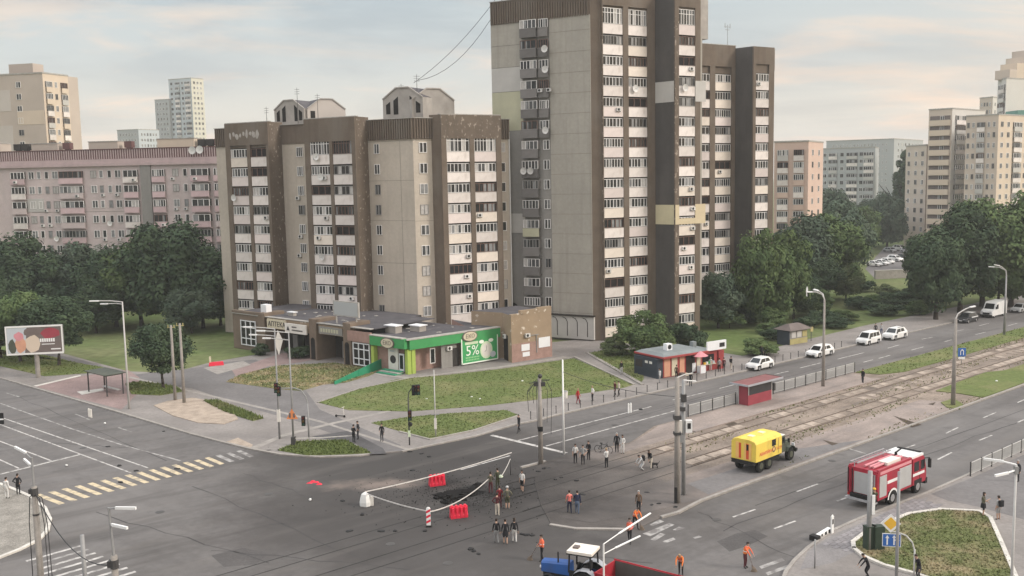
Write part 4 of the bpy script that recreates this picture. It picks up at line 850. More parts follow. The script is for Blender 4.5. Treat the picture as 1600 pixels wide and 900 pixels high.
for a in (18,60,68,95,155,168,190,262,272,300,312,325,340,30):
    tx = (a-20)/22*(kt[42]-kt[20])+kt[20]; b = MB().box(-.5,.5,-.4,.4,0,2.4); b.box(-.8,.8,-.65,.65,2.3,3.6); KF.put(pk, 'chimney', b.mesh('chimney', M['attic_red'] if a % 3 else M['shop_dark']), tx, -3.4, 30.3)
KF.put(pk, 'satellite_dish', DISH_BIG, kt[302]+.6, .4, 31.6); KF.put(pk, 'satellite_dish', DISH_BIG, kt[302]+2.2, .4, 31.7)

# ------------------------------------------------------------------ buildings farther off
def far_block(name, label, pl, pc, pr, z1, mats, rows, fl, colsL, colsR, ww=1.5, wh=1.5, cut=None, roof='roof_felt', band=None, z_first=None, q=None):
    """a block seen corner on: left face pl-pc, right face pc-pr, each with its own windows"""
    q = q or random.Random(name+label); e = thing(name, label, 'apartment building', (pl[0], pl[1], 0))
    a, c, r = Vector(pl), Vector(pc), Vector(pr)
    bk_ = r - c
    if bk_.length < 9: bk_ = bk_.normalized()*12
    volume(e, 'wall', mats[0], [a, c, c + bk_, a + bk_], 0, z1, roof)
    Fac(c, math.atan2((r-c).y, (r-c).x)).box(e, 'side_wall', mats[1], .01, (r-c).length, .002, .04, 0, z1-.05)
    for p0, p1, cols, m_ in ((a, c, colsL, mats[0]), (c, r, colsR, mats[1])):
        f = Fac(p0, math.atan2(p1.y-p0.y, p1.x-p0.x)); ln = (p1-p0).length
        f.box(e, 'roof_edge', 'flashing', -.1, ln+.1, -.3, .15, z1, z1+.35)
        zt = z_first or z1-2.6
        for k in range(rows):
            z = zt - fl*k
            if z < 4: break
            for x0, x1, kind in cols:
                t0, t1 = x0*ln, x1*ln
                if kind == 'w': put_win(f, e, (t0+t1)/2, .03, z, min(ww, t1-t0), wh, 2, 'small', q=q)
                elif kind == 'b':
                    f.box(e, 'loggia_back', 'interior', t0, t1, .004, .3, z-.7, z+.7); put_win(f, e, (t0+t1)/2, .42, z, t1-t0, 1.4, 5, 'loggia', q=q)
                    f.put(e, 'parapet', parapet_mesh(t1-t0, 1.3, q.choice(('balcony_white','balcony_white','light_render',m_))), (t0+t1)/2, .4, z-1.38)
                elif kind == 'o':
                    f.box(e, 'opening', 'kiosk_brown', t0, t1, .004, .03, z-.7, z+.7); f.put(e, 'parapet', parapet_mesh(t1-t0, 1.7, mats[2] if len(mats) > 2 else m_), (t0+t1)/2, .5, z-1.45); f.box(e, 'floor_slab', m_, t0, t1, .0, .4, z-2.4, z-2.25)
                    put_win(f, e, (t0+t1)/2+.6, .06, z, 1.2, 1.3, 2, 'small', q=q)
    return e
grid = lambda n, a=.08, b=.92, k='w', f=.5: [(a+(b-a)*(i+.5-f/2)/n, a+(b-a)*(i+.5+f/2)/n, k) for i in range(n)]
tt = far_block('apartment_tower', 'tan panel tower with a sunlit balcony side rising at the left edge', (-147.59,262), (-118.99,255), (-116.06,263), 53.77, ('tan_wall','tan_warm'), 9, 3.05, [(.72,.78,'w'),(.38,.44,'w'),(.2,.26,'w')], [(.08,.32,'b'),(.45,.55,'w'),(.68,.92,'b')])  # right face in a warmer tan, sunlight put into its wall colour
ff = Fac((-147.59,262), math.atan2(-7, 28.6)); ln_ = 29.44
for za, zb, m_, x0, x1 in ((41,44.5,'tan_warm',.72,.99),(34,40.9,'tan_light',.48,.66),(25,31,'tan_light',.72,.99),(44.6,50,'tan_light',.48,.66)): ff.box(tt, 'painted_band', m_, ln_*x0, ln_*x1, .004, .06, za, zb)
ff.box(tt, 'roof_hut', 'tan_wall', ln_*.55, ln_*.8, -8, -4, 54, 57)
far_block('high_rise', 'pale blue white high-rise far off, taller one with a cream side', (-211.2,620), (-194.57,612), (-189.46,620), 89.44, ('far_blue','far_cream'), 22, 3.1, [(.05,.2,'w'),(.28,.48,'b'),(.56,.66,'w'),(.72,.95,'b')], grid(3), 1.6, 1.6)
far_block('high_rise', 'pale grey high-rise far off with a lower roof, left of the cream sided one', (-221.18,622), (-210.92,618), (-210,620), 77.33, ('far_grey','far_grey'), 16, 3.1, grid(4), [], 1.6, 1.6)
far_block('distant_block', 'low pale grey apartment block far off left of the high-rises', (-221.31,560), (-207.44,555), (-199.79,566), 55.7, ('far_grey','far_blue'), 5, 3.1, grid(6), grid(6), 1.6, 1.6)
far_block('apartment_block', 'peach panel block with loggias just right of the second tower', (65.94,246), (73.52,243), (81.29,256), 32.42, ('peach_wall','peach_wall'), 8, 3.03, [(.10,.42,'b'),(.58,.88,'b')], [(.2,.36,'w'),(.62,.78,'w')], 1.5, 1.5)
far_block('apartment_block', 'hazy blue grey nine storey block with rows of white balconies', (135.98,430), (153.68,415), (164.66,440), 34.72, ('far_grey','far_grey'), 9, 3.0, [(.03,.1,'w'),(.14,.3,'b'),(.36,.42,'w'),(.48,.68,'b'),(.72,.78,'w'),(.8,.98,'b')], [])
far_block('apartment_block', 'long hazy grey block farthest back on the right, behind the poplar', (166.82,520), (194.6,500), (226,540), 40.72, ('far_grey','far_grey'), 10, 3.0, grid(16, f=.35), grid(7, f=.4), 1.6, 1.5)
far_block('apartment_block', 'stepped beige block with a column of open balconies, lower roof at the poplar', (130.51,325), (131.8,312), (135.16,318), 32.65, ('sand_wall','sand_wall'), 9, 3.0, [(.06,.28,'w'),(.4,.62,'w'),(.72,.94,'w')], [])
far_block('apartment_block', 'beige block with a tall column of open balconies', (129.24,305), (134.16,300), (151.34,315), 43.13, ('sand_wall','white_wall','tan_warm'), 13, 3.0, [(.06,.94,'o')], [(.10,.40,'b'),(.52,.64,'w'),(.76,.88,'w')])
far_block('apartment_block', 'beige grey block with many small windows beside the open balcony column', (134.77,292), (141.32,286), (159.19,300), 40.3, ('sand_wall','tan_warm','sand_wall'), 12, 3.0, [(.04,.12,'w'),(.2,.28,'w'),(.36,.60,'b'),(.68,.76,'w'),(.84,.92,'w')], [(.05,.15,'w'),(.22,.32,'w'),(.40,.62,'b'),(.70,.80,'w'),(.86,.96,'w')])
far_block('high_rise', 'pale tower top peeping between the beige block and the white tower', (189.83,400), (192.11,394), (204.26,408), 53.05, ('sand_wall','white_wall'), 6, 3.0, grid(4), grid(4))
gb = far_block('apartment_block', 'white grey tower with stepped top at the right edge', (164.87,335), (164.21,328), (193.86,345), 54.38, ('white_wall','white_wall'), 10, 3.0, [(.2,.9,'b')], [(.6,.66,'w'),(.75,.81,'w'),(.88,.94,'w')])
p = Vector((164.21,328)); r = Vector((193.86,345)); zt = 54.38
gf = Fac(p, math.atan2((r-p).y, (r-p).x)); gl_ = (r-p).length
for a_, h_, m_ in ((.05,3.0,'sand_wall'),(.16,5.2,'tan_warm'),(.27,7.4,'sand_wall'),(.40,10.0,'tan_wall')): gf.box(gb, 'stepped_gable', m_, gl_*a_, gl_, -5-a_*6, .02+a_*.01, zt+.0, zt+h_)
gr = thing('roof_pavilion', 'green mansard roof showing at the right edge above the beige blocks', 'roof', (163.14, 318, 0))
b = MB(); za, zb = 36.49, 43.45
b.prism([(0,0),(14,0),(14,10),(0,10)], 0, za, 0); b.loft([[(-.4,-.4,za),(14.4,-.4,za),(14.4,10,za),(-.4,10,za)], [(.8,1.2,zb),(13,1.2,zb),(13,9,zb),(.8,9,zb)]], 1); b.build('mansard', [M['sand_wall'], M['teal_roof']], gr)
for k in range(3): 
    f_, g_ = pool(1.4, 1.6, 2, 'small')[k % 4]; o_ = obj('window', f_, gr, (1.6+k*2.2, -.04, za-2.2)); obj('pane', g_, o_)

# ------------------------------------------------------------------ trees
def crown_mesh(name, seed, rx, rz, nclump, nleaf, leaf, m, shape='round'):
    q = random.Random(seed); v = []; f = []
    cl = []
    for i in range(nclump):
        while True:
            x, y, z = q.uniform(-1,1), q.uniform(-1,1), q.uniform(-1,1)
            d = x*x+y*y+z*z
            if .16 < d < 1: break
        s = q.uniform(.17,.34)
        if shape == 'cone':
            k = (1-z)/2; x *= .25+.75*k; y *= .25+.75*k; s *= .7+.5*k
        if shape == 'poplar': x *= .7; y *= .7
        if shape == 'egg': k = 1 - .35*max(z,0); x *= k; y *= k
        cl.append((x*.80, y*.80, z*.82, s))
    for cx, cy, cz, s in cl:
        cx, cy, cz = cx*rx, cy*rx, cz*rz; sr = s*rx; sz = s*min(rz, rx*1.2)
        for _ in range(int(nleaf*q.uniform(.7,1.25))):
            a = q.uniform(0, 6.2832); w = q.uniform(-.75,1); c = math.sqrt(max(0,1-w*w)); rr = q.uniform(.72,1.08) if q.random() < .88 else q.uniform(1.05,1.35)
            n = Vector((c*math.cos(a), c*math.sin(a), w)); p = Vector((cx+n.x*sr*rr, cy+n.y*sr*rr, cz+n.z*sz*rr))
            n = (n + Vector((q.uniform(-.7,.7), q.uniform(-.7,.7), q.uniform(-.3,.8)))).normalized()
            e = n.cross(Vector((q.uniform(-1,1), q.uniform(-1,1), q.uniform(-1,1)))).normalized(); g = n.cross(e)
            l = leaf*q.uniform(.6,1.35); e = e*l; g = g*l*.62
            o = len(v); v += [tuple(p-e), tuple(p+g*.9-e*.1), tuple(p+e), tuple(p-g)]; f.append((o,o+1,o+2,o+3))
    me = bpy.data.meshes.new(name); me.from_pydata(v, [], f); me.materials.append(m); me.update(); return me
def trunk_mesh(seed, h, r, spread, top):
    q = random.Random(seed); b = MB(); x = y = 0; pts = [(0,0,-.1,r*1.35)]
    for k in range(1,5):
        x += q.uniform(-.12,.12)*r*3; y += q.uniform(-.12,.12)*r*3; pts.append((x,y,h*k/4,r*(1-.13*k)))
    for a, c in zip(pts, pts[1:]): b.tube(a[:3], c[:3], a[3], c[3], 8)
    for k in range(6):
        a = k*1.05+q.uniform(-.3,.3); z0 = h*q.uniform(.6,1.0); d = spread*q.uniform(.45,.85); z1 = z0+(top-z0)*q.uniform(.4,.8)
        m_ = (x*.8+math.cos(a)*d*.45, y*.8+math.sin(a)*d*.45, z0+(z1-z0)*.6); b.tube((x*.8,y*.8,z0), m_, r*.45, r*.28, 6); b.tube(m_, (math.cos(a)*d, math.sin(a)*d, z1), r*.28, r*.08, 5)
    b.tube((x,y,h), (x*.5,y*.5,top*.92), r*.55, r*.08, 6)
    return b.mesh('trunk', M['bark'], True)
CR = {}
def crown(kind, i):
    k = (kind, i)
    if k not in CR:
        q = {'dark': (1,1.05,54,330,.046,'leaf_dark','round'), 'mid': (1,1.0,50,330,.045,'leaf_mid','round'), 'light': (1,.95,46,320,.045,'leaf_light','round'), 'blue': (1,1.05,50,320,.046,'leaf_blue','egg'),
             'young': (1,1.1,40,260,.055,'leaf_mid','round'), 'poplar': (1,3.6,70,220,.09,'leaf_dark','poplar'), 'bush': (1,.75,30,240,.055,'leaf_mid','round'), 'bushlight': (1,.8,30,240,.055,'leaf_light','round'), 'bushdark': (1,.7,30,240,.055,'leaf_dark','round'), 'spruce': (1,1.9,40,200,.07,'leaf_blue','cone')}[kind]
        CR[k] = crown_mesh('crown', hash((len(kind), ord(kind[0]), ord(kind[-1]), i)) & 0xffff, q[0], q[1], q[2], q[3], q[4], M[q[5]], q[6])
    return CR[k]
TRK = {}
tq = random.Random(21)
def tree(name, label, xy, top, r, kind, clear=.22, var=None, group=None, squash=None):
    """top: height of the crown's top in metres, r: crown radius, clear: share of the height that is bare trunk"""
    v = tq.randrange(3) if var is None else var
    e = thing(name, label, 'tree' if 'tree' in name or name == 'poplar' else 'bush', (xy[0], xy[1], 0), 0, group)
    cm = crown(kind, v); zr = {'dark':1.05,'mid':1.0,'light':.95,'blue':1.05,'young':1.1,'poplar':3.6,'bush':.75,'bushlight':.8,'bushdark':.7,'spruce':1.9}[kind]
    z0 = top*clear; hz = (top-z0)/2; sz = hz/zr
    o = obj('crown', cm, e, (0,0,z0+hz), tq.uniform(0,6.28), (r, r*tq.uniform(.9,1.1), sz))
    kk = v
    if kk not in TRK: TRK[kk] = trunk_mesh(kk+3, .32, .028, .34, .8)
    obj('trunk', TRK[kk], e, (0,0,0), tq.uniform(0,6.28), (top*.9, top*.9, top))
    return e
gl = 'dark trees in front of the pink block'
for i, (x, y, tp, r, k, lb_) in enumerate((
    (-30,512,360,8.5,'dark','dark broad tree cut by the left frame edge before the pink block'),
    (38,508,368,8.0,'dark','dark tree, leftmost whole one before the pink block'),
    (88,510,400,7.5,'dark','lower dark tree second from the left before the pink block'),
    (133,506,378,7.0,'blue','bluish dark tree behind the billboard trees before the pink block'),
    (182,510,385,7.0,'dark','dark tree in the middle of the row before the pink block'),
    (222,510,372,7.0,'mid','greener tree just left of the tallest one before the pink block'),
    (266,512,343,9.2,'dark','tallest dark rounded tree before the pink block'),
    (318,512,385,7.5,'dark','dark tree right of the tallest one before the pink block'),
    (345,508,410,5.0,'mid','small tree squeezed against the corner of the brown block'),
    (10,525,430,5.5,'dark','low dark tree behind the billboard'),
    (150,520,440,5.5,'dark','low dark tree behind the lawn, left of the lamp'),
    (300,520,440,5.0,'blue','low bluish tree at the back of the big left lawn'))):
    g = [(-95.69,174.48),(-88.95,176.69),(-82,174.26),(-77.94,176.84),(-70.61,172.81),(-65.82,172.2),(-60.05,169.98),(-53.98,169.22),(-51.75,171.92),(-85.72,163.97),(-71.25,165.65),(-54.17,163.56)][i]
    h = [17.5,16.33,12.69,14.95,14.28,15.7,18.94,14.21,11.16,10.34,8.8,8.7][i]
    tree('tree', lb_, g, h, r, k, .07, group=gl)
for i, (g, h, r, lb_) in enumerate(zip([(-75.35,142.21),(-70.7,138.72),(-63.63,135.12),(-80.55,142.76),(-69.6,141.61)], [8.55,10.55,9.93,10,9.64], (4.2,4.2,4.6,4.5,4.0),
    ('street tree at the left frame edge beside the billboard','street tree directly behind the billboard','street tree on the right of the billboard, its trunk in the lawn','street tree outside the frame edge left of the billboard','street tree farthest behind the billboard post'))):
    if i == 3: continue
    tree('street_tree', lb_, g, h, r, 'mid' if i % 2 else 'dark', .22, group='trees round the billboard')
tree('young_tree', 'young round tree with a dense crown beside the twin concrete poles', (-43.01,118.25), 8.34, 3.9, 'dark', .2, 1)
tree('bushy_tree', 'bushy green tree in front of the tower beside the red kiosk', (18.08,134.38), 6.65, 4.6, 'mid', .05, 0)
tree('bush', 'darker rounded bush between the bushy tree and the kiosk roof', (24.29,135.71), 4.54, 3.6, 'bushdark', .02, 1)
tree('bush', 'small bush left of the bushy tree at the foot of the tower', (14.12,134.8), 2.53, 2.2, 'bushlight', .02, 2)
right = [  # px, py, top row, radius, kind, label
    (1122,512,420,4.5,'blue','bluish tree at the foot of the second tower behind the kiosk'),
    (1150,500,455,4.0,'dark','low dark tree under the second tower'),
    (1196,508,352,5.6,'mid','tall slender tree in front of the right end of the second tower'),
    (1222,500,360,5.6,'mid','leafy tree right of the slender one by the second tower'),
    (1250,470,330,8.0,'blue','tall bluish tree before the peach block'),
    (1292,465,330,8.0,'mid','broad tree before the hazy grey block'),
    (1316,442,308,7.5,'blue','tall bluish tree in the middle distance left of the car park'),
    (1342,396,322,7.5,'mid','tree beyond the car park'),
    (1385,390,300,8.0,'blue','distant tree in front of the poplar'),
    (1320,468,412,4.2,'light','pale round tree by the footpath with its crown near the ground'),
    (1482,455,350,7.0,'blue','bluish tree right of the car park'),
    (1466,500,352,5.6,'dark','dark tree on two trunks beside the avenue'),
    (1500,490,322,7.5,'dark','tall dark tree by the avenue behind the white van'),
    (1535,480,305,8.5,'mid','tallest tree at the right, before the beige blocks'),
    (1578,480,318,7.5,'mid','green tree behind the curved lamp post'),
    (1612,480,300,9.0,'mid','large tree cut by the right frame edge'),
    (1462,420,352,8.0,'mid','tree before the beige block with open balconies'),
    (1456,476,400,4.2,'dark','low dark tree hiding part of the car park'),
    (1300,400,290,8.5,'blue','faint tree in front of the hazy grey block'),
    (1362,385,306,8.0,'blue','faint far tree below the hazy grey block'),
    (1160,475,420,5.5,'dark','dark tree filling the gap under the second tower'),
    (1272,475,400,5.5,'dark','dark understorey tree behind the avenue lamp'),
    (1240,498,420,4.6,'dark','dark tree right of the slender tree'),
    (1560,470,380,6.0,'dark','dark tree low behind the white van'),
]
for (x, y, tp, r, k, lb_), g, h in zip(right, [(33.54,158.18),(38.32,166.23),(41.73,159.92),(45.94,165.22),(56.25,189.84),(62.82,193.94),(74.47,219.37),(106.02,297.83),(119.22,310.4),(65.46,190.43),(90.03,200.5),(70.72,161.93),(77.87,168.69),(85.31,176.07),(89.97,175.39),(93.62,174.86),(107.43,246.86),(78.14,180.75),(95.44,290.56),(119.83,324.82),(44.26,186.75),(57.44,184.78),(48.26,166.43),(92.3,184.3)],
      [9.66,4.98,16.48,15.28,17.48,17.21,19.26,14.41,18.23,7.05,13.85,15.82,18.66,20.25,18.69,20.68,11.02,9.09,20.85,16.74,6.8,9.16,8.61,10.95]):
    tree('tree', lb_, g, h, r, k, .06 if k != 'dark' else .12, group='trees in the green space on the right')
tree('poplar', 'dark narrow poplar rising before the far grey blocks', (140.49,352.19), 34.92, 4.6, 'poplar', .02, 0)
tree('poplar', 'second poplar top, lower, beside the dark narrow one', (138.73,342.1), 30.64, 3.6, 'poplar', .02, 1)
for i, (g, h, r, k, lb_) in enumerate(zip([(33.62,132.73),(39.47,146),(42.86,150.47),(39.05,162.42),(47.84,157.75),(52.01,155.85),(56.18,163.86),(55.98,173.39),(63.39,177.49),(67.2,180.53),(75.18,195.16),(40.1,152.07),(72.95,203.34)], (2.6,1.8,1.8,2.6,1.6,1.8,1.8,4.0,2.4,2.2,2.4,1.6,2.6), (3.0,2.4,2.6,3.0,2.4,2.6,2.6,1.5,3.0,2.8,2.6,2.4,3.0),
    ('bush','bushdark','bushdark','bushdark','bushdark','bushdark','bush','spruce','bushdark','bush','bushlight','bush','bushdark'),
    ('rounded green bush between the red kiosk and the yellow kiosk','clipped dark hedge bush behind the yellow kiosk','dark hedge bush right behind the yellow kiosk roof','dark bush under the second tower','low hedge bush right of the yellow kiosk','dark rounded hedge beside the avenue lamp','hedge bush beside the dark rounded hedge','small blue spruce by the footpath','dark shrub before the car park','shrub under the pale round tree','feathery pale shrub below the parked cars','small hedge bush left of the yellow kiosk','dark shrub in front of the grey car park wall'))):
    tree('bush', lb_, g, h, r, k, .01)
tree('bush', 'bush at the pharmacy entrance beside the brown pier', (-30.45,137.51), 2.03, 2.0, 'bushdark', .02, 0)
tree('bush', 'bush beside the pharmacy window', (-36.59,140.18), 1.88, 1.4, 'bushdark', .02, 1)

for g, h, r, k, lb_ in zip([(70.7,178.21),(74.99,181.22),(64.59,168.92),(34.87,169.79),(35.37,157.95),(41.94,157.12),(52.6,170.57),(51.42,160.81),(41.29,165.84),(70.71,168.07)], (3.0,3.4,2.2,5.5,3.0,3.6,5.0,2.4,7.0,2.6), (4.2,4.0,3.4,3.4,3.0,3.0,4.0,2.8,3.6,3.4), ('bushdark','bushdark','bushdark','mid','bush','bush','mid','bushdark','light','bush'),
    ('dark hedge left of the two trunked tree','dark hedge under the tree right of the car park','low dark hedge by the footpath to the car park','small green tree at the corner of the second tower','bush on the lawn behind the red kiosk','bush at the foot of the slender tree','small tree on the lawn behind the avenue lamp','low hedge bush between the lamp and the footpath','pale young tree in front of the dark tower flank','bush beside the two trunked tree')):
    tree('small_tree' if 'tree' in lb_.split(' at ')[0].split(' in ')[0].split(' on ')[0][-6:] else 'bush', lb_, g, h, r, k, .04)

mat('cabinet_green', (.03,.048,.034), .6, .2, 1, .3)
# ------------------------------------------------------------------ the row of shops
SC = Vector((-13.73,124.08))
S1, S2 = Fac(SC, R_(-39.4)), Fac(SC, R_(38.85))
shop = thing('shop_row', 'single storey row of shops with felt roof, wrapped round the foot of the brown block', 'shop building', (SC.x, SC.y, 0))
s1 = dict(zip((366,395,408,412,487,497,540,547,553,578,583,600,604), [-37.4,-32.72,-30.7,-30.08,-19.03,-17.64,-11.87,-10.95,-10.18,-7,-6.38,-4.29,-3.8]))
volume(shop, 'wall', 'shop_brown', [S1.xy(-37.4), S1.xy(s1[412]), S1.xy(s1[412],-12), S1.xy(-37.4,-12)], 0, 5.5)
volume(shop, 'wall', 'shop_dark', [S1.xy(s1[412]-.2,-3.2), S1.xy(s1[547],-3.2), S1.xy(s1[547],-14), S1.xy(s1[412]-.2,-14)], 0, 5.3)
volume(shop, 'wall', 'brick_pink', [S1.xy(s1[547]-.1), S1.xy(-.9,-.8), S2.xy(14.9,-.9), S2.xy(15,-11), S1.xy(-1.5,-13), S1.xy(s1[547],-13)], 0, 4.55)
for a, b_, z0, z1, m_, nm in ((366,408,5.5,5.85,'shop_brown','parapet'),): S1.box(shop, nm, m_, s1[a]+.0, s1[b_], -.4, .12, z0, z1)
# pharmacy corner: big white framed window, pier, sign boxes over the recessed porch
def big_win(fac, t0, t1, z0, z1, cols, rows, out, arch=False):
    b = MB(); g = MB(); w, h = t1-t0, z1-z0
    for i in range(cols+1): b.box(i*w/cols-.07, i*w/cols+.07, -.08, .05, 0, h)
    for z in rows: b.box(.07, w-.07, -.07, .04, z*h-.06, z*h+.06)
    g.add([(0,.02,0),(w,.02,0),(w,.02,h),(0,.02,h)], [(0,1,2,3)]); o = fac.put(shop, 'shop_window', b.mesh('shop_window', M['panel_white']), t0, out, z0); obj('pane', g.mesh('pane', M['glass_dark']), o); return o
big_win(S1, s1[366]+2.2, s1[408]-.9, .7, 4.5, 3, (.02,.28,.72,.98), .12)
for a in (408,487,540): S1.box(shop, 'pier', 'shop_brown', s1[a]+.003, s1[a]+1.5, -3.4, .25, 0, 5.9)
S1.box(shop, 'porch_roof', 'shop_tan', s1[412]+1.4, s1[487], -3.6, .1, 3.75, 5.3); S1.box(shop, 'porch_roof', 'shop_tan', s1[497]+.4, s1[540], -3.4, .0, 3.9, 5.2)
o = S1.box(shop, 'sign_box', 'sign_cream', s1[412]+1.6, s1[412]+5.9, .11, .34, 3.9, 5.2); o['label'] = 'cream sign with dark letters over the pharmacy porch'
S1.put(shop, 'sign_lettering', text_mesh('sign_lettering', 'АПТЕКА', 1.0, M['ink'], .015), s1[412]+3.9, .37, 4.5)
S1.box(shop, 'sign_box', 'sign_white', s1[412]+6.1, s1[487]-.2, .4, .62, 3.6, 4.95)
b = MB()
for k, (x0, x1, z) in enumerate(((1.5,2.6,.9),(1.5,3.9,.45))): 
    xx = x0
    while xx < x1: b.box(xx, xx+.16, -.012, 0, z-.1, z+.1); xx += .22
b.add([(.3,-.01,.35),(1.0,-.01,.35),(.65,-.01,1.0)], [(0,1,2)]); S1.put(shop, 'sign_lettering', b.mesh('sign_lettering', M['ink']), s1[412]+6.2, .63, 3.6)
o = S1.box(shop, 'sign_box', 'green_sign', s1[497]+.6, s1[540]-.3, .02, .16, 4.0, 5.0); o.data.materials[0] = M['grey_wall']
for k in range(7): S1.box(shop, 'sign_lettering', 'pale_green', s1[497]+1.0+k*.55, s1[497]+1.35+k*.55, .165, .19, 4.25, 4.75)
for k, (a, w_) in enumerate(((412,2.2),(487,-3.4),(497,2.0))):
    p = s1[a]+ (3 if k == 0 else -2 if k == 1 else 1.6); S1.box(shop, 'door', 'frame_grey', p, p+1.1, -3.2, -3.12, .1, 2.5); S1.box(shop, 'shop_window', 'glass_dark', p+1.4, p+2.6, -3.2, -3.1, 1.0, 2.9)
# arched openings and the white lattice window
def arch(fac, t, w, z1, out, m_='interior'):
    pts = [(-w/2,0),(w/2,0)]+[(math.cos(k*math.pi/8)*w/2, z1+math.sin(k*math.pi/8)*w/2) for k in range(9)]
    fac.put(shop, 'arched_opening', MB().add([(x,-.01,z) for x,z in pts], [tuple(range(len(pts)))]).mesh('arched_opening', M[m_]), t, out, .25)
arch(S1, s1[487]+.75, .9, 2.6, .27); arch(S1, s1[540]+.75, .9, 2.6, .27)
S1.box(shop, 'parapet', 'brick_pink', s1[547]+.0, s1[583], .003, .30, 3.55, 4.95)
big_win(S1, s1[553]+.2, s1[578]+.2, .35, 3.4, 3, (.02,.3,.72,.98), .14)
# green fronted corner shop
S1.box(shop, 'green_fascia', 'green_sign', s1[583]+.1, .25, .0, .55, 3.45, 4.7); S2.box(shop, 'green_fascia', 'green_sign', .2, 14.95, .0, .56, 3.3, 4.55)
S2.box(shop, 'roof_flashing', 'flashing', -.2, 15, -.3, .62, 4.55, 4.68); S1.box(shop, 'roof_flashing', 'flashing', s1[583], -.2, -.3, .6, 4.7, 4.8); S1.box(shop, 'roof_flashing', 'flashing', s1[366], s1[583]-.1, -.45, .2, 5.86 - .5, 5.95 - .5)
for fx, t0 in ((S1, s1[583]+.1), (S2, -.05), (S2, .62)): fx.box(shop, 'lime_column', 'lime', t0, t0+.55, -.3, .35 - .03*(t0 > .3), .1, 3.3)
volume(shop, 'felt_roof', 'roof_felt', [S1.xy(s1[412]-.5,-.6), S1.xy(s1[583],-.6), S1.xy(s1[583],-12), S1.xy(s1[412]-.5,-12)], 5.31, 5.42)
S1.box(shop, 'poster', 'sign_white', s1[604]+.2, s1[604]+2.0, -.35, -.2, .3, 3.2)
b = MB().add([(math.cos(k*.5236)*.55,-.01,math.sin(k*.5236)*.55) for k in range(12)], [tuple(range(12))]); b2 = MB().box(-.6,.2,-.012,0,1.05,1.25); S1.put(shop, 'poster_print', b.mesh('poster_print', M['ink']), s1[604]+1.1, -.18, 1.75); S1.put(shop, 'poster_print', b2.mesh('poster_print', M['far_blue']), s1[604]+1.2, -.18, 1.7)
S1.box(shop, 'door', 'panel_white', s1[604]+2.1, s1[604]+3.0, -.4, -.3, .3, 2.6); S1.box(shop, 'door_pane', 'glass_dark', s1[604]+2.25, s1[604]+2.85, -.3, -.28, .6, 2.4); S1.box(shop, 'shop_window', 'interior', s1[604]+3.1, -.4, -.6, -.3, .3, 3.3)
for k in range(4): S1.box(shop, 'step', 'ramp_green' if k % 2 else 'flashing', s1[600]+.3, -.5, .1, 2.2-k*.5, k*.12, k*.12+.12)
S2.box(shop, 'door', 'shop_dark', 7.2, 8.2, .0, .06, .1, 2.6); S2.box(shop, 'wall_panel', 'grey_wall', 5.4, 7.9, .003, .05, .1, 3.2); S2.box(shop, 'shop_window', 'frame_white', 3.6, 4.4, .0, .08, 1.0, 3.0); S2.box(shop, 'pane', 'glass_dark', 3.7, 4.3, .08, .1, 1.1, 2.9)
S2.put(shop, 'air_conditioner', AC, 6.6, .1, 2.7)
# the discount banner with its alarm clock
bx = 8.4; o = S2.box(shop, 'banner', 'green_banner', bx, 14.4, .3, .55, .25, 3.7); o['label'] = 'green banner reading 5% with a drawn alarm clock'
for z0, z1, x0, x1 in ((.25,.42,bx-.1,14.5),(.25,3.7,bx-.1,bx+.06),(.25,3.7,14.36,14.5)): S2.box(shop, 'banner_border', 'banner_white', x0, x1, .551, .58, z0, z1)
S2.put(shop, 'banner_lettering', text_mesh('banner_lettering', '5%', 1.95, M['banner_white'], .01), bx+1.75, .57, 1.95)
S2.box(shop, 'banner_lettering', 'banner_pale', bx+.55, bx+2.7, .552, .565, 2.85, 3.2)
xx = bx+.6
while xx < bx+2.9: S2.box(shop, 'banner_lettering', 'banner_lightgreen', xx, xx+.18, .552, .565, .98, 1.18); S2.box(shop, 'banner_lettering', 'banner_lightgreen', xx, xx+.15, .552, .564, .65, .85); xx += .26
def disc(fac, t, z, rx, rz, out, m_, nm, par=shop):
    return fac.put(par, nm, MB().add([(math.cos(k*.3491)*rx,0,math.sin(k*.3491)*rz) for k in range(18)], [tuple(range(18))]).mesh(nm, M[m_]), t, out, z)
disc(S2, bx+4.1, 1.8, 1.05, 1.2, .56, 'banner_pale', 'clock_print'); disc(S2, bx+4.1, 1.8, .8, .92, .566, 'sign_white', 'clock_print'); disc(S2, bx+3.3, 3.0, .42, .25, .562, 'banner_white', 'clock_print'); disc(S2, bx+4.9, 3.05, .42, .25, .562, 'banner_white', 'clock_print'); disc(S2, bx+5.2, 1.1, .5, .42, .57, 'far_blue', 'clock_print')
S2.put(shop, 'clock_print', MB().bar((0,0,0),(0,0,.6),.05,.02).bar((0,0,0),(-.3,0,-.25),.06,.02).mesh('clock_print', M['ink']), bx+4.1, .575, 1.8)
for fx, tt, zz in ((S2, bx+1.3, 4.0), (S1, s1[604]+1.0, 4.0)):
    b = MB(); n = 20
    for k, (rx, rz, y, m_) in enumerate(((1.25,.72,0,1),(1.1,.6,-.03,0))):
        b.loft([[(math.cos(i*.314)*rx,.0,math.sin(i*.314)*rz) for i in range(n)], [(math.cos(i*.314)*rx,-.12+y,math.sin(i*.314)*rz) for i in range(n)]], m_)
    o = fx.put(shop, 'oval_sign', b.mesh('oval_sign', [M['sign_cream'], M['kiosk_brown']]), tt, .58, zz); obj('sign_lettering', text_mesh('sign_lettering', 'ЕКО', .75, M['kiosk_brown'], .01), o, (0,-.17,0))
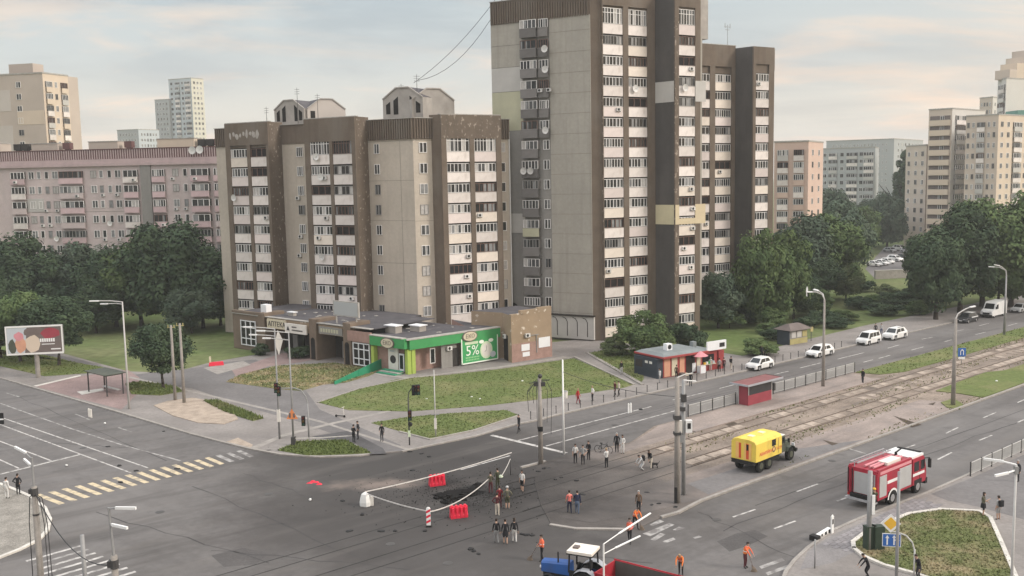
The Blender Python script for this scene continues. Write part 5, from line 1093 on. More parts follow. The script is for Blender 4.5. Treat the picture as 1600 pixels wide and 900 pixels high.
# brown end pavilion with flaking plaster, white boards and an air conditioner
E0 = Vector((-0.2,130.57)); SE = Fac(E0, R_(36.9)); SW_ = Fac((-1.43,133.99), math.atan2(-3.42, 1.23))
el = 7.0
volume(shop, 'wall', 'shop_tan', [SW_.xy(0), E0, SE.xy(el), SE.xy(el,-8), SE.xy(-1,-8)], 0, 6.5)
b = MB().prism([(0,0),(el,0),(el,-.001),(0,-.001)], 0, .1)
for k, (t0, t1, z1) in enumerate(((0,2.0,.15),(1.6,4.6,.55),(4.6,el,.7))): SE.box(shop, 'broken_parapet', 'shop_tan', t0, t1, -.5, .02, 6.48, 6.5+z1)
SE.box(shop, 'brick_plinth', 'brick_pink', .0, el, .003, .06, 0, 2.6)
for t0, t1, z0, z1 in ((1.6,3.0,1.5,2.4),(1.8,3.0,.7,1.3),(4.6,6.6,1.6,3.0)): SE.box(shop, 'white_board', 'panel_white', t0, t1, .061, .11, z0, z1)
SE.put(shop, 'air_conditioner', AC, 2.6, .08, 3.6); SE.box(shop, 'pipe', 'frame_grey', 3.1, 4.6, .07, .15, 3.45, 3.55); SE.box(shop, 'pipe', 'frame_grey', 4.2, 4.3, .07, .15, 1.0, 3.5)
SW_.box(shop, 'door', 'interior', .6, 2.2, .005, .05, .1, 3.6); SW_.put(shop, 'air_conditioner', AC, 1.3, .06, 3.4)
# things on the roof
for fx, tt, oo, l_, w_, h_ in ((S1,-7.0,-4.2,2.0,1.2,-.2),(S1,-5.0,-7,1.8,1.3,-.5),(S1,-27,-3,1.2,.6,.5)):
    o = fx.box(shop, 'roof_vent', 'hut_concrete', tt, tt+l_, oo, oo+w_, 4.55, 5.6+h_*.6); fx.box(shop, 'vent_cap', 'panel_white', tt-.15, tt+l_+.15, oo-.12, oo+w_+.12, 5.6+h_*.6, 5.72+h_*.6)
hb = S1.put(shop, 'roof_board', MB().box(0,5.2,-.12,.1,1.2,3.3,0).box(.2,5.0,-.14,-.12,1.35,3.15,1).bar((.5,0,0),(.5,0,1.3),.15,.15,0).bar((4.6,0,0),(4.6,0,1.3),.15,.15,0).mesh('roof_board', [M['flashing'], M['far_grey']]), s1[540]-3.4, -1.2, 5.3)
S1.box(shop, 'white_box', 'panel_white', s1[408]-.4, s1[408]+.9, -1.6, -.6, 5.5, 7.0)
q = random.Random(4)
for k in range(16): 
    p = (q.uniform(-27,-14), q.uniform(-10,-2)); S1.box(shop, 'rubble', 'flashing', p[0], p[0]+q.uniform(.2,.6), p[1], p[1]+q.uniform(.2,.5), 5.42, 5.5)
for k in range(12):
    p = (q.uniform(2,13), q.uniform(-9,-2)); S2.box(shop, 'rubble', 'flashing', p[0], p[0]+q.uniform(.2,.6), p[1], p[1]+q.uniform(.2,.5), 4.55, 4.62)
# green wheelchair ramp
ra, rb = Vector((*(-22.05,118.49), 0)), Vector((*(-17.5,127.76), 0))
rp = thing('ramp', 'green panelled wheelchair ramp leading up to the green shop door', 'ramp', ra)
d = rb-ra; nn = Vector((-d.y, d.x, 0)).normalized()
MB().add([(0,0,0),tuple(d),(d.x,d.y,1.5),(0,0,.5)], [(0,1,2,3)]).add([tuple(nn*.06),tuple(d+nn*.06),(d.x+nn.x*.06,d.y+nn.y*.06,1.5),(nn.x*.06,nn.y*.06,.5)], [(3,2,1,0)]).add([(0,0,.5),(d.x,d.y,1.5),(d.x+nn.x*.06,d.y+nn.y*.06,1.5),(nn.x*.06,nn.y*.06,.5)], [(0,1,2,3)]).build('side_panel', M['ramp_green'], rp)
MB().add([tuple(nn*.1),tuple(nn*1.4),(d.x+nn.x*1.4,d.y+nn.y*1.4,.6),(d.x+nn.x*.1,d.y+nn.y*.1,.6),(nn.x*.1,nn.y*.1,-.1),(nn.x*1.4,nn.y*1.4,-.1),(d.x+nn.x*1.4,d.y+nn.y*1.4,-.1),(d.x+nn.x*.1,d.y+nn.y*.1,-.1)], [(0,1,2,3),(0,3,7,4),(2,1,5,6),(3,2,6,7)]).build('ramp_deck', M['flashing'], rp)
for k in range(5): c = d*(k/4); MB().bar((c.x,c.y,0),(c.x,c.y,.55+k*.25),.06,.06).build('post', M['ramp_green'], rp)

# ------------------------------------------------------------------ kiosks and shelter
k0 = Vector((18.4,118.64)); KS = Fac(k0, R_(33))
kio = thing('kiosk', 'long red kiosk with a grey metal roof, orange panels and a pink parasol', 'kiosk', (k0.x, k0.y, 0))
volume(kio, 'wall', 'kiosk_red', [KS.xy(0), KS.xy(9.2), KS.xy(9.2,-4.4), KS.xy(0,-4.4)], .1, 2.6, 'kiosk_roof')
KS.put(kio, 'roof', MB().box(-.5,7.0,-.7,4.9,0,.22).mesh('roof', M['kiosk_red']), 0, 0, 2.6); KS.put(kio, 'roof_sheet', MB().loft([[(-.4,-.5,0),(6.9,-.5,0),(6.9,4.8,0),(-.4,4.8,0)],[(.2,.2,.28),(6.4,.2,.28),(6.4,4.3,.28),(.2,4.3,.28)]]).mesh('roof_sheet', M['kiosk_roof']), 0, 0, 2.82)
for t0, t1, m_ in ((.15,1.1,'kiosk_orange'),(1.4,2.3,'sign_cream'),(2.7,3.5,'kiosk_orange'),(5.6,6.3,'sign_cream')): KS.box(kio, 'panel', m_, t0, t1, .003, .07, .2, 2.4)
KS.box(kio, 'door', 'shop_dark', 3.8, 5.3, .003, .05, .15, 2.4); KS.box(kio, 'poster', 'panel_white', 4.8, 5.4, .06, .12, .3, 1.4); KS.box(kio, 'serving_window', 'glass_dark', 6.6, 8.6, .004, .06, 1.0, 2.2); KS.box(kio, 'counter', 'sign_cream', 6.5, 8.7, .004, .35, .92, 1.0)
for k in range(5): KS.box(kio, 'goods', ('sign_yellow','lamp_white','green_sign','sign_orange','far_blue')[k], 6.7+k*.38, 6.98+k*.38, .05, .28, 1.0, 1.25+.05*(k%3))
KS.box(kio, 'crate', 'kiosk_brown', 2.4, 3.0, .2, .7, .1, .5); KS.box(kio, 'crate', 'sign_cream', 3.1, 3.6, .25, .7, .1, .38); KS.box(kio, 'freezer', 'panel_white', 5.5, 6.4, .2, .85, .1, 1.0)
KW = Fac(KS.xy(0,-4.4), R_(-57)); KW.box(kio, 'end_wall', 'kiosk_blue', 0, 4.4, .01, .9, .1, 2.5)
for k, (t0, t1, m_) in enumerate(((.3,1.6,'shop_dark'),(2.1,2.6,'sign_white'),(2.9,3.4,'sign_white'))): KW.box(kio, 'notice', m_, t0, t1, .902, .93, 1.2 if k == 0 else 1.8, 2.1)
KS.put(kio, 'billboard', MB().box(0,3.3,-.1,.1,0,1.15).mesh('billboard', M['panel_white']), 6.9, .5, 2.75); KS.box(kio, 'billboard_print', 'ink', 9.0, 9.9, .61, .62, 3.05, 3.6)
KS.box(kio, 'roof_unit', 'panel_white', 2.0, 2.9, -2.2, -1.5, 3.08, 3.9); disc(KS, 2.45, 3.5, .3, .3, -1.49, 'black', 'fan', kio); KS.box(kio, 'roof_unit', 'kiosk_roof', 6.9, 7.5, -2.6, -2, 2.6, 3.6)
KS.box(kio, 'side_locker', 'kiosk_red', 9.3, 10.2, -1.8, .2, .1, 2.5)
up = KS.put(kio, 'parasol', MB().loft([[(math.cos(i*.785)*1.1,math.sin(i*.785)*.9,0) for i in range(8)],[(math.cos(i*.785)*.08,math.sin(i*.785)*.08,.6) for i in range(8)]]).tube((0,0,-2.2),(0,0,.6),.03).mesh('parasol', [M['umbrella_pink']]), 5.5, .8, 2.35)
y0 = Vector((40.16,140.25)); YS = Fac(y0, R_(34))
yk = thing('kiosk', 'small yellow and grey kiosk with a dark pitched roof among hedges', 'kiosk', (y0.x, y0.y, 0))
volume(yk, 'wall', 'grey_wall', [YS.xy(0), YS.xy(3.8), YS.xy(3.8,-2.2), YS.xy(0,-2.2)], .0, 2.2); YS.box(yk, 'yellow_panel', 'kiosk_yellow', 0, 3.8, .003, .06, .1, .9)
for k in range(3): YS.box(yk, 'shutter', 'kiosk_yellow' if k == 2 else 'light_render', .25+k*1.2, 1.25+k*1.2, .05, .09, 1.05, 1.95)
YS.put(yk, 'roof', MB().loft([[(-.5,-.6,0),(4.3,-.6,0),(4.3,2.7,0),(-.5,2.7,0)],[(.7,.8,.75),(3.1,.8,.75),(3.1,1.3,.75),(.7,1.3,.75)]]).mesh('roof', M['kiosk_brown']), 0, 0, 2.2)
YW = Fac(YS.xy(0,-2.2), R_(-56)); YW.box(yk, 'end_wall', 'kiosk_blue', 0, 2.2, .003, .2, 0, 2.1); YS.box(yk, 'sign', 'kiosk_yellow', 4.8, 5.4, -.3, -.2, 1.5, 2.2); YS.box(yk, 'sign_post', 'pole_dark', 5.05, 5.15, -.35, -.3, 0, 2.2)
# tram stop shelter
sh0 = Vector((25.24,103.54)); SF = Fac(sh0, ROT)
st = thing('tram_shelter', 'red tram stop shelter with a flat roof and tinted back wall', 'shelter', (sh0.x, sh0.y, .05))
SF.box(st, 'lower_panel', 'stop_red', 0, 4.3, -.06, .0, .05, 1.15); SF.box(st, 'tinted_pane', 'tint', 0, 4.3, -.05, -.01, 1.15, 2.15); SF.box(st, 'end_panel', 'stop_red', 0, .08, -1.2, -.07, .05, 2.2); SF.box(st, 'bench', 'kiosk_brown', .4, 4, -.9, -.45, .45, .52)
for x in (.05,4.3):
    for o_ in (-.05,-1.3): SF.box(st, 'post', 'pole_pale', x, x+.09, o_-.045, o_+.045, .02, 2.35)
SF.put(st, 'roof', MB().box(-.8,5.6,-.55,1.75,0,.09,0).box(-.8,5.6,-.62,-.55,-.05,.15,1).box(-.8,5.6,1.75,1.82,-.05,.15,2).box(-.87,-.8,-.62,1.82,-.05,.15,1).box(5.6,5.67,-.62,1.82,-.05,.15,2).mesh('roof', [M['stop_roof'], M['fender_grey'], M['kiosk_brown']]), 0, 0, 2.36)
SF.box(st, 'ticket_box', 'pole_dark', 4.6, 4.9, -.3, .1, 1.0, 1.8)

# ------------------------------------------------------------------ railings, bollards
def railing(name, label, p, q, step, h, z=0):
    p, q = Vector(p), Vector(q); ln = (q-p).length; n = max(1, round(ln/step)); rz = math.atan2((q-p).y, (q-p).x); w = ln/n
    e = thing(name, label, 'railing', (p.x, p.y, z), rz)
    b = MB(); b.bar((0,0,h-.03),(w,0,h-.03),.05,.05); b.bar((0,0,.18),(w,0,.18),.04,.04)
    k = .14
    while k < w-.08: b.bar((k,0,.18),(k,0,h-.05),.04,.04); k += .17
    pm = b.mesh('panel', M['pole_pale']); sm = MB().box(-.045,.045,-.045,.045,0,h+.06).mesh('post', M['pole_dark'])
    for i in range(n): obj('panel', pm, e, (i*w,0,0))
    for i in range(n+1): obj('post', sm, e, (i*w,0,0))
    return e
railing('railing', 'grey railing along the tram platform left of the red shelter', RP(-1.6,-17.55), RP(6.4,-17.55), 2.2, 1.25, .04)
railing('railing', 'grey railing along the tram platform right of the red shelter', RP(13.4,-17.55), RP(30.6,-17.5), 2.2, 1.25, .04)
railing('railing', 'grey pedestrian railing beside the near carriageway at the right edge', RP(-1.2,11.35), RP(26,11.35), 1.9, 1.15, .1)
bo = MB().tube((0,0,0),(0,0,.75),.05,.045,6).ball((0,0,.78),.07,6,4).mesh('bollard', M['pole_dark'])
for k in range(34):
    x, y = RP(-14+k*1.8, -28.15); o = obj('bollard', bo, None, (x,y,.1)); tag(o, 'thin dark bollard in the row along the far kerb of the avenue', 'bollard', 'bollards along the far kerb')

# ------------------------------------------------------------------ poles and lamps
def pole(name, label, cat, xy, h, r0, r1, m, group=None):
    e = thing(name, label, cat, (xy[0], xy[1], 0), 0, group)
    MB().tube((0,0,-.1),(0,0,h),r0,r1,10).build('shaft', M[m], e, smooth=True); return e
def arm(e, pts, r=.045, m='pole_grey', head=None, hl=.9, hw=.26, hm='lamp_white'):
    MB().path(pts, r, 6).build('arm', M[m], e)
    if head:
        a, b_ = Vector(pts[-2]), Vector(pts[-1]); d = (b_-a); d.z *= .4; d.normalize(); MB().bar(b_-d*.1, b_+d*hl, hw, .12).build('lamp_head', M[hm], e)
def signal(e, c, n=3, rz=0, facing=True):
    h = .32*n; b = MB(); b.box(-.17,.17,-.14,.14,-h/2,h/2,0)
    s = b.build('signal_head', M['black'], e, c, rz)
    for k in range(n): MB().tube((0,-.14,h/2-.16-k*.32),(0,-.24,h/2-.16-k*.32),.11,.12,8).build('lens', M[('signal_red','signal_amber','signal_green')[k % 3] if n == 3 else ('signal_red','signal_green')[k % 2]], s)
e = pole('street_lamp', 'tall grey street lamp with two arms to the left beside the bus stop frame', 'street lamp', (-43.13,107.57), 12.2, .13, .07, 'pole_pale')
arm(e, [(0,0,12.15),(-1.2,0,12.3),(-2.6,-.2,12.35)], .06, 'pole_pale', True, .9, .2); arm(e, [(0,0,11.9),(-.9,.5,11.95),(-2.0,.7,11.9)], .05, 'pole_pale', True, .8, .2)
for g_, h_, lb_ in (((-39.25,111.35), 8.9, 'left one of the twin concrete poles by the young tree'), ((-37.74,109.93), 9.3, 'right, taller one of the twin concrete poles by the young tree')):
    e = pole('concrete_pole', lb_, 'pole', g_, h_, .19, .13, 'pole_concrete'); MB().bar((-.45,0,h_-.25),(.45,0,h_-.25),.08,.08).tube((-.35,0,h_-.2),(-.35,0,h_+.05),.05).tube((.35,0,h_-.2),(.35,0,h_+.05),.05).build('crossarm', M['kiosk_yellow'], e)
e = pole('street_lamp', 'thin grey lamp post with a torn white flag hanging from its arm', 'street lamp', (-22.97,93.44), 10.94, .11, .06, 'pole_grey'); hh = 10.94
arm(e, [(0,0,hh),(-1.2,.3,hh+.1),(-2.4,.5,hh+.15)], .05, 'pole_pale', True, .8, .2); arm(e, [(0,0,hh-.7),(-1.0,.3,hh-.65),(-1.9,.4,hh-.6)], .05, 'pole_pale', True, .7, .2)
MB().add([(.3,0,hh-.1),(.75,0,hh-1.1),(.3,.05,hh-2.6),(-.05,0,hh-1.4)], [(0,1,2,3)]).add([(.3,.02,hh-.1),(.75,.02,hh-1.1),(.3,.07,hh-2.6),(-.05,.02,hh-1.4)], [(3,2,1,0)]).build('flag', M['sign_white'], e)
MB().box(-.14,.14,-.14,.14,1.8,3.0).build('notice_wrap', M['sign_white'], e); signal(e, (-.05,-.3,5.22), 3)
e = pole('street_lamp', 'thin grey lamp post carrying an orange triangular warning sign', 'street lamp', (-21.07,91.01), 10.91, .11, .06, 'pole_grey'); hh = 10.91
arm(e, [(0,0,hh),(-1.2,.3,hh+.1),(-2.4,.5,hh+.15)], .05, 'pole_pale', True, .8, .2); arm(e, [(0,0,hh-.7),(-1.0,.3,hh-.6),(-1.9,.4,hh-.55)], .05, 'pole_pale', True, .7, .2)
zz = 3.11
s = MB().add([(-.55,-.14,zz-.45),(.55,-.14,zz-.45),(0,-.14,zz+.55)], [(0,1,2)]).add([(-.55,-.12,zz-.45),(.55,-.12,zz-.45),(0,-.12,zz+.55)], [(2,1,0)]).build('warning_sign', M['sign_orange'], e); MB().box(-.3,-.12,-.16,-.142,zz-.3,zz+.15).box(.1,.28,-.16,-.142,zz-.3,zz+.1).build('sign_print', M['kiosk_brown'], s)
MB().box(-.2,.2,-.2,.2,0,.9).build('base_box', M['pole_dark'], e)
e = pole('traffic_light', 'traffic light on a post bent over in an arc at the corner lawn', 'traffic light', (-20.06,93.23), 3.6, .09, .07, 'pole_grey')
MB().path([(0,0,3.6),(-.15,0,4.3),(-.55,0,4.9),(-1.2,0,5.15),(-2.6,0,5.15)], .06, 6).build('arc_arm', M['pole_grey'], e); signal(e, (-.45,-.1,1.91), 3); signal(e, (-2.7,-.1,4.9), 3)
e = pole('traffic_light', 'dark traffic light post with a bent arm at the tip of the roadside lawn', 'traffic light', (-9.95,90.23), 4.6, .07, .06, 'pole_dark')
MB().path([(0,0,4.6),(.1,0,5.2),(.35,0,5.55),(.75,0,5.6)], .05, 6).build('arm', M['pole_dark'], e); signal(e, (.95,0,5.4), 3, .3); signal(e, (.55,.1,5.35), 3, 1.2); signal(e, (.12,-.15,3.0), 3); MB().ball((.12,0,2.1),.22,8,6).build('loudspeaker', M['black'], e); MB().box(-.1,.1,-.1,.1,.9,1.5).build('sticker', M['banner_pale'], e)
e = pole('sign_post', 'thin pale post with a short crosspiece standing in the roadside lawn', 'pole', (-7.69,93.04), 6.71, .07, .05, 'pole_pale'); MB().bar((-.4,0,2.3),(.4,0,2.3),.06,.06).build('crosspiece', M['pole_grey'], e); MB().box(-.12,.12,-.1,.1,.9,1.9).build('sticker', M['sign_white'], e)
e = pole('tram_pole', 'dark concrete tram pole with loose wires dangling at the stop line', 'pole', (2.23,83.6), 7.71, .24, .16, 'pole_concrete'); hh = 7.71
q = random.Random(9)
for k in range(9):
    a = q.uniform(0,6.28); l = q.uniform(.6,1.5); zb = hh-q.uniform(1.2,5.5); MB().path([(0,0,hh-.3),(math.cos(a)*l*.5,math.sin(a)*l*.5,hh-.1-q.random()*.5),(math.cos(a)*l,math.sin(a)*l,hh-1.2),(math.cos(a)*l*.9,math.sin(a)*l*.9,zb)], .02, 4).build('dangling_wire', M['wire'], e)
MB().box(-.5,.5,-.12,.12,hh-.75,hh-.4).bar((-.9,0,hh-.5),(.9,0,hh-.2),.06,.06).ball((.05,-.1,hh+.15),.2,8,6).build('bracket', M['pole_dark'], e); MB().box(-.22,.22,-.35,-.2,3.0,3.4).build('clamp', M['black'], e)
e = pole('lamp_post', 'thin white pole right of the dark tram pole', 'pole', (4.41,86.45), 8.71, .10, .07, 'lamp_white')
e = pole('tram_pole', 'leaning concrete tram pole standing before the yellow truck', 'pole', (12.33,72.64), 9.77, .24, .17, 'pole_concrete'); hh = 9.77
arm(e, [(0,0,hh),(.6,.3,hh+.15),(1.3,.6,hh+.2)], .05, 'pole_pale'); MB().box(-.28,.28,-.28,.28,hh-3.2,hh-2.9).box(-.27,.27,-.27,.27,hh-4.4,hh-4.2).build('clamp', M['pole_dark'], e); MB().box(-.26,-.05,-.3,-.2,.1,1.3).build('dark_base', M['black'], e)
e = pole('control_mast', 'grey steel mast with white camera boxes beside the leaning tram pole', 'pole', (13.13,74.42), 9.19, .17, .13, 'pole_grey'); hh = 9.19
zc = 5.59
for x, w_, m_ in ((-.35,.42,'sign_white'),(.38,.5,'lamp_white')): 
    o_ = MB().box(x-w_/2,x+w_/2,-.25,.15,zc-.5,zc+.45).build('control_box', M[m_], e)
    if x > 0: MB().box(x-.12,x+.14,-.27,-.25,zc-.2,zc+.25).build('door', M['black'], o_)
MB().box(-.3,.0,-.2,.1,zc-1.3,zc-.7).build('control_box', M['pole_grey'], e); arm(e, [(0,0,hh),(.7,.1,hh-.1),(1.0,.2,hh-.15)], .05, 'lamp_white'); MB().box(-.2,.2,-.2,.2,hh-1.7,hh-1.1).box(-.3,.1,-.25,.1,hh-2.4,hh-2.1).build('camera', M['pole_dark'], e)
e = pole('street_lamp', 'tall lamp post on the tram platform with two lamp heads and a round white dish', 'street lamp', (36.19,112.56), 10.27, .2, .11, 'pole_concrete'); hh = 10.27
arm(e, [(0,0,hh),(-.3,0,hh+.6),(-1.0,-.1,hh+.9),(-1.6,-.2,hh+.95)], .06, 'pole_pale', True, .6, .3); arm(e, [(0,0,hh),(.0,.6,hh+.6),(-.4,1.3,hh+.9)], .06, 'pole_pale', True, .6, .3)
MB().loft([[(-2.1+.15*math.cos(k*.628)*0+.0,-.2+.0,hh+1.0)]*1 + [(-2.1+math.cos(i*.628)*.12,-.25+.05*k,hh+1.0+math.sin(i*.628)*.6) for i in range(9)] for k in range(2)]).build('round_dish', M['lamp_white'], e)
e = pole('street_lamp', 'slim lamp post far back among the trees by the footpath', 'street lamp', (59.71,187.33), 9.66, .13, .08, 'pole_pale'); hh = 9.66; arm(e, [(0,0,hh),(.3,0,hh+.3),(.8,0,hh+.4)], .05, 'pole_pale', True, .5, .22)
e = pole('street_lamp', 'concrete lamp post at the edge of the tram verge with an arm over the avenue', 'street lamp', (46.65,101.98), 9.35, .24, .15, 'pole_concrete'); hh = 9.35; arm(e, [(0,0,hh),(.3,.2,hh+.5),(1.3,.6,hh+.95),(1.9,.8,hh+1.1)], .06, 'pole_pale', True, .6, .22)
e = pole('street_lamp', 'curved street lamp with two heads in front of the white van', 'street lamp', (73.92,145.49), 9.1, .19, .1, 'pole_grey'); hh = 9.1
arm(e, [(0,0,hh),(-.1,0,hh+.7),(-.7,-.1,hh+1.2),(-1.3,-.2,hh+1.5)], .07, 'pole_pale', True, .7, .3); arm(e, [(-.1,0,hh+.7),(-.8,.6,hh+1.15),(-1.5,.9,hh+1.2)], .06, 'pole_pale', True, .7, .3)
e = pole('parking_sign', 'blue square road sign with a white arch symbol on the tram verge', 'road sign', (57.54,123.82), 2.2, .04, .04, 'pole_grey')
MB().box(-.5,.5,-.08,-.04,1.1,2.2).build('sign_plate', M['sign_blue'], e); MB().path([(-.18,-.1,1.3),(-.18,-.1,1.8),(0,-.1,2.0),(.18,-.1,1.8),(.18,-.1,1.3)], .05, 5).build('sign_symbol', M['lamp_white'], e); MB().box(-.42,.42,-.08,-.04,.75,1.02).build('sub_plate', M['lamp_white'], e)
# near poles whose feet stand below the picture
e = pole('tram_pole', 'concrete pole with a lamp mast and cables at the bottom left corner', 'pole', (-25.9,51.17), 9.0, .19, .15, 'pole_concrete')
MB().tube((0,0,9),(0,0,10.6),.06,.05,6).build('mast', M['pole_grey'], e); arm(e, [(0,0,10.5),(-.5,.3,10.8)], .04, 'pole_grey', True, .9, .10); arm(e, [(0,0,10.0),(-.3,.3,10.15)], .04, 'pole_grey', True, .8, .10)
MB().tube((0,0,8.5),(0,0,8.9),.2,.2,8).box(-.28,.1,-.1,.22,8.6,8.85).tube((0,0,7.4),(0,0,7.5),.18,.18,8).build('clamp', M['pole_dark'], e)
for k, (dx_, dy_) in enumerate(((.5,-.2),(.62,-.1),(-.45,.1))): MB().path([(0,0,8.6),(dx_*.7,dy_,8.4),(dx_,dy_,7.0),(dx_*1.1,dy_,3.0),(dx_,dy_,.2)], .025, 4).build('cable', M['wire'], e)
e = pole('post', 'plain grey steel post on the white zebra crossing', 'pole', (-25.06,54.56), 5.0, .13, .12, 'pole_grey')
e = pole('tram_pole', 'concrete pole with a double lamp mast on the white zebra at the bottom edge', 'pole', (-18.63,43.62), 8.0, .19, .15, 'pole_concrete')
MB().tube((0,0,8),(-.1,0,10.3),.06,.05,6).build('mast', M['pole_grey'], e); arm(e, [(-.1,0,10.25),(.35,-.1,10.3)], .04, 'pole_grey', True, .95, .10); arm(e, [(-.08,0,9.5),(.1,-.1,9.5)], .04, 'pole_grey', True, .95, .10); MB().tube((0,0,7.4),(0,0,7.8),.2,.2,8).box(-.3,.05,-.12,.2,7.45,7.75).build('clamp', M['pole_dark'], e)
e = pole('street_lamp', 'pale lamp post with two long white lamp arms beside the tractor', 'street lamp', (3.79,41.3), 9.0, .05, .04, 'pole_pale')
g2 = Vector((6.4,44.43)) - Vector((3.79,41.3)); g3 = Vector((5.69,42.93)) - Vector((3.79,41.3))
for gg, z0, z1 in ((g2,9.0,9.3),(g3,8.55,8.75)): MB().path([(0,0,z0),(gg.x*.3,gg.y*.3,z0+(z1-z0)*.4)], .022, 6).build('arm', M['lamp_white'], e); MB().bar((gg.x*.3,gg.y*.3,z0+(z1-z0)*.4),(gg.x*.95,gg.y*.95,z1),.075,.045).build('lamp_head', M['lamp_white'], e)
pr_ = (21.77,54.01)
e = pole('sign_post', 'grey steel post in front of the kerbed lawn, nearest to the blue arrow sign', 'pole', pr_, 8.0, .10, .085, 'pole_grey')
e = pole('post', 'stout grey steel post behind the fire engine at the lawn tip', 'pole', (23.21,62.28), 5.48, .16, .15, 'pole_grey'); MB().box(.1,.3,-.2,-.1,2.6,3.9).build('striped_plate', M['lamp_white'], e)
e = pole('street_lamp', 'pale lamp post with two arms to the left at the right frame edge', 'street lamp', (27.18,51.68), 9.0, .085, .06, 'pole_pale'); arm(e, [(0,0,9),(-.7,.2,9.15)], .05, 'lamp_white', True, .9, .11); arm(e, [(0,0,8.7),(-.6,-.2,8.6)], .05, 'lamp_white', True, .8, .11); MB().box(-.1,.1,-.1,.1,8.5,8.9).build('clamp', M['pole_grey'], e)
e = pole('post', 'short thin post at the near kerb corner', 'pole', (18.79,59.48), 2.0, .05, .05, 'pole_grey')
# arch post with the road signs
sgp = Vector((24.26,57.53))
e = pole('road_sign', 'yellow diamond priority sign and blue lane arrow sign on a bowed post', 'road sign', (sgp.x, sgp.y), 2.0, .05, .05, 'pole_pale')
vz = 2.62; gx = Vector((23.11,58.47)); zt = 2.9
dd = gx - sgp
MB().path([(0,0,1.9),(dd.x*.1,dd.y*.1,2.4),(dd.x*.35,dd.y*.35,2.75),(dd.x*.7,dd.y*.7,2.85),(dd.x,dd.y,2.8)], .045, 6).build('bowed_arm', M['pole_pale'], e)
s = MB().box(-.42,.42,-.05,-.02,-.42,.42).build('diamond_plate', M['lamp_white'], e, (dd.x,dd.y-.05,3.35)); s.rotation_euler = (0,R_(45),-.2); s2 = MB().box(-.29,.29,-.065,-.052,-.29,.29).build('diamond_face', M['sign_yellow'], s)
s = MB().box(-.55,.55,-.05,-.02,-.42,.42).build('arrow_plate', M['lamp_white'], e, (dd.x+.05,dd.y-.1,2.3), -.2); MB().box(-.51,.51,-.06,-.052,-.38,.38).build('arrow_face', M['sign_blue'], s)
b = MB(); b.box(-.3,-.22,-.07,-.062,-.3,.15); b.add([(-.38,-.07,.12),(-.14,-.07,.12),(-.26,-.07,.32)], [(0,1,2)]); b.box(.1,.18,-.07,-.062,-.3,.2); b.box(.18,.34,-.07,-.062,-.02,.06); b.add([(.02,-.07,.16),(.26,-.07,.16),(.14,-.07,.34)], [(0,1,2)]); b.add([(.32,-.07,-.1),(.46,-.07,.02),(.32,-.07,.14)], [(0,1,2)]); b.build('arrow_symbol', M['lamp_white'], s)
for i, p in enumerate([(23.32,62.02),(23.86,61.99)]): tag(MB().box(-.35,.35,-.25,.25,0,1.5).box(-.37,.37,-.27,.27,1.5,1.58).build('utility_cabinet', M['cabinet_green'], None, (p[0],p[1]+.4,.15), .2), ('dark green utility cabinet beside the stout post','dark utility cabinet behind the arrow sign')[i], 'cabinet')

# overhead wires
def wire(a, b_, sag, label, r=.022, n=10):
    a, b_ = Vector(a), Vector(b_); pts = []
    for i in range(n+1): t_ = i/n; p = a.lerp(b_, t_); p.z -= sag*4*t_*(1-t_); pts.append(tuple(p))
    tag(MB().path(pts, r, 4).build('overhead_wire', M['wire']), label, 'wire')
hA = F1.xy(-3,-5); wire((hA[0],hA[1],39.5), G3.xy(w3[772]+1,-2)+(54,), 1.2, 'thin cable from the bigger roof hut up to the tower', .035)
hB = F2.xy(4,-6); wire((hB[0],hB[1],40), G3.xy(w3[772]+2,-2)+(54,), 3.0, 'thin sagging cable from the roof aerial up to the tower', .035)
wire((*(-25.9,51.17),8.7), (*(-18.63,43.62),7.6), 1.3, 'dark cable slung between the two concrete poles at the bottom left', .03); wire((*(12.33,72.64),8.3), (*(4.41,86.45),7.6), .4, 'wire from the leaning tram pole to the white pole')
# billboard
bb = Vector((-62.4,126.57)); e = thing('billboard', 'large billboard on one post with a colourful poster', 'billboard', (bb.x, bb.y, .1), R_(10))
MB().tube((0,0,0),(0,0,3.4),.3,.3,10).build('post', M['pole_concrete'], e)
MB().box(-3.5,3.4,-.28,.28,3.2,6.9).build('panel', M['pole_grey'], e); MB().box(-3.55,3.45,-.34,-.281,3.15,3.38).box(-3.55,3.45,-.34,-.281,6.74,6.95).box(-3.55,-3.38,-.338,-.282,3.38,6.74).box(3.28,3.45,-.338,-.282,3.38,6.74).build('frame', M['white_plastic'], e)
pt = MB(); pt.box(-3.38,3.28,-.30,-.282,3.38,6.74); pt = pt.build('poster', M['kiosk_brown'], e)
def blob(c, rx, rz, m_, y, n=11, seed=1):
    q = random.Random(seed); MB().add([(c[0]+math.cos(i*6.283/n)*rx*q.uniform(.8,1.1), y, c[1]+math.sin(i*6.283/n)*rz*q.uniform(.8,1.1)) for i in range(n)], [tuple(range(n))]).build('poster_print', M[m_], pt)
MB().add([(-3.36,-.303,3.4),(-1.3,-.303,3.4),(-.9,-.303,6.7),(-3.36,-.303,6.7)], [(0,1,2,3)]).build('poster_print', M['far_blue'], pt)
blob((-2.8,4.3),.5,1.0,'army_green',-.305,9,2); blob((-1.9,5.6),.62,.6,'umbrella_pink',-.309,12,3); blob((-1.75,4.5),.75,1.1,'kiosk_orange',-.307,11,4); blob((-.3,4.5),.95,1.2,'tan_warm',-.306,10,5); blob((-.6,6.1),.8,.55,'kiosk_brown',-.308,10,6); blob((1.9,5.9),1.3,.75,'stop_red',-.304,12,7)
b = MB()
xx = .6
while xx < 2.4: b.box(xx, xx+.2, -.306, -.303, 4.75, 5.2); xx += .27
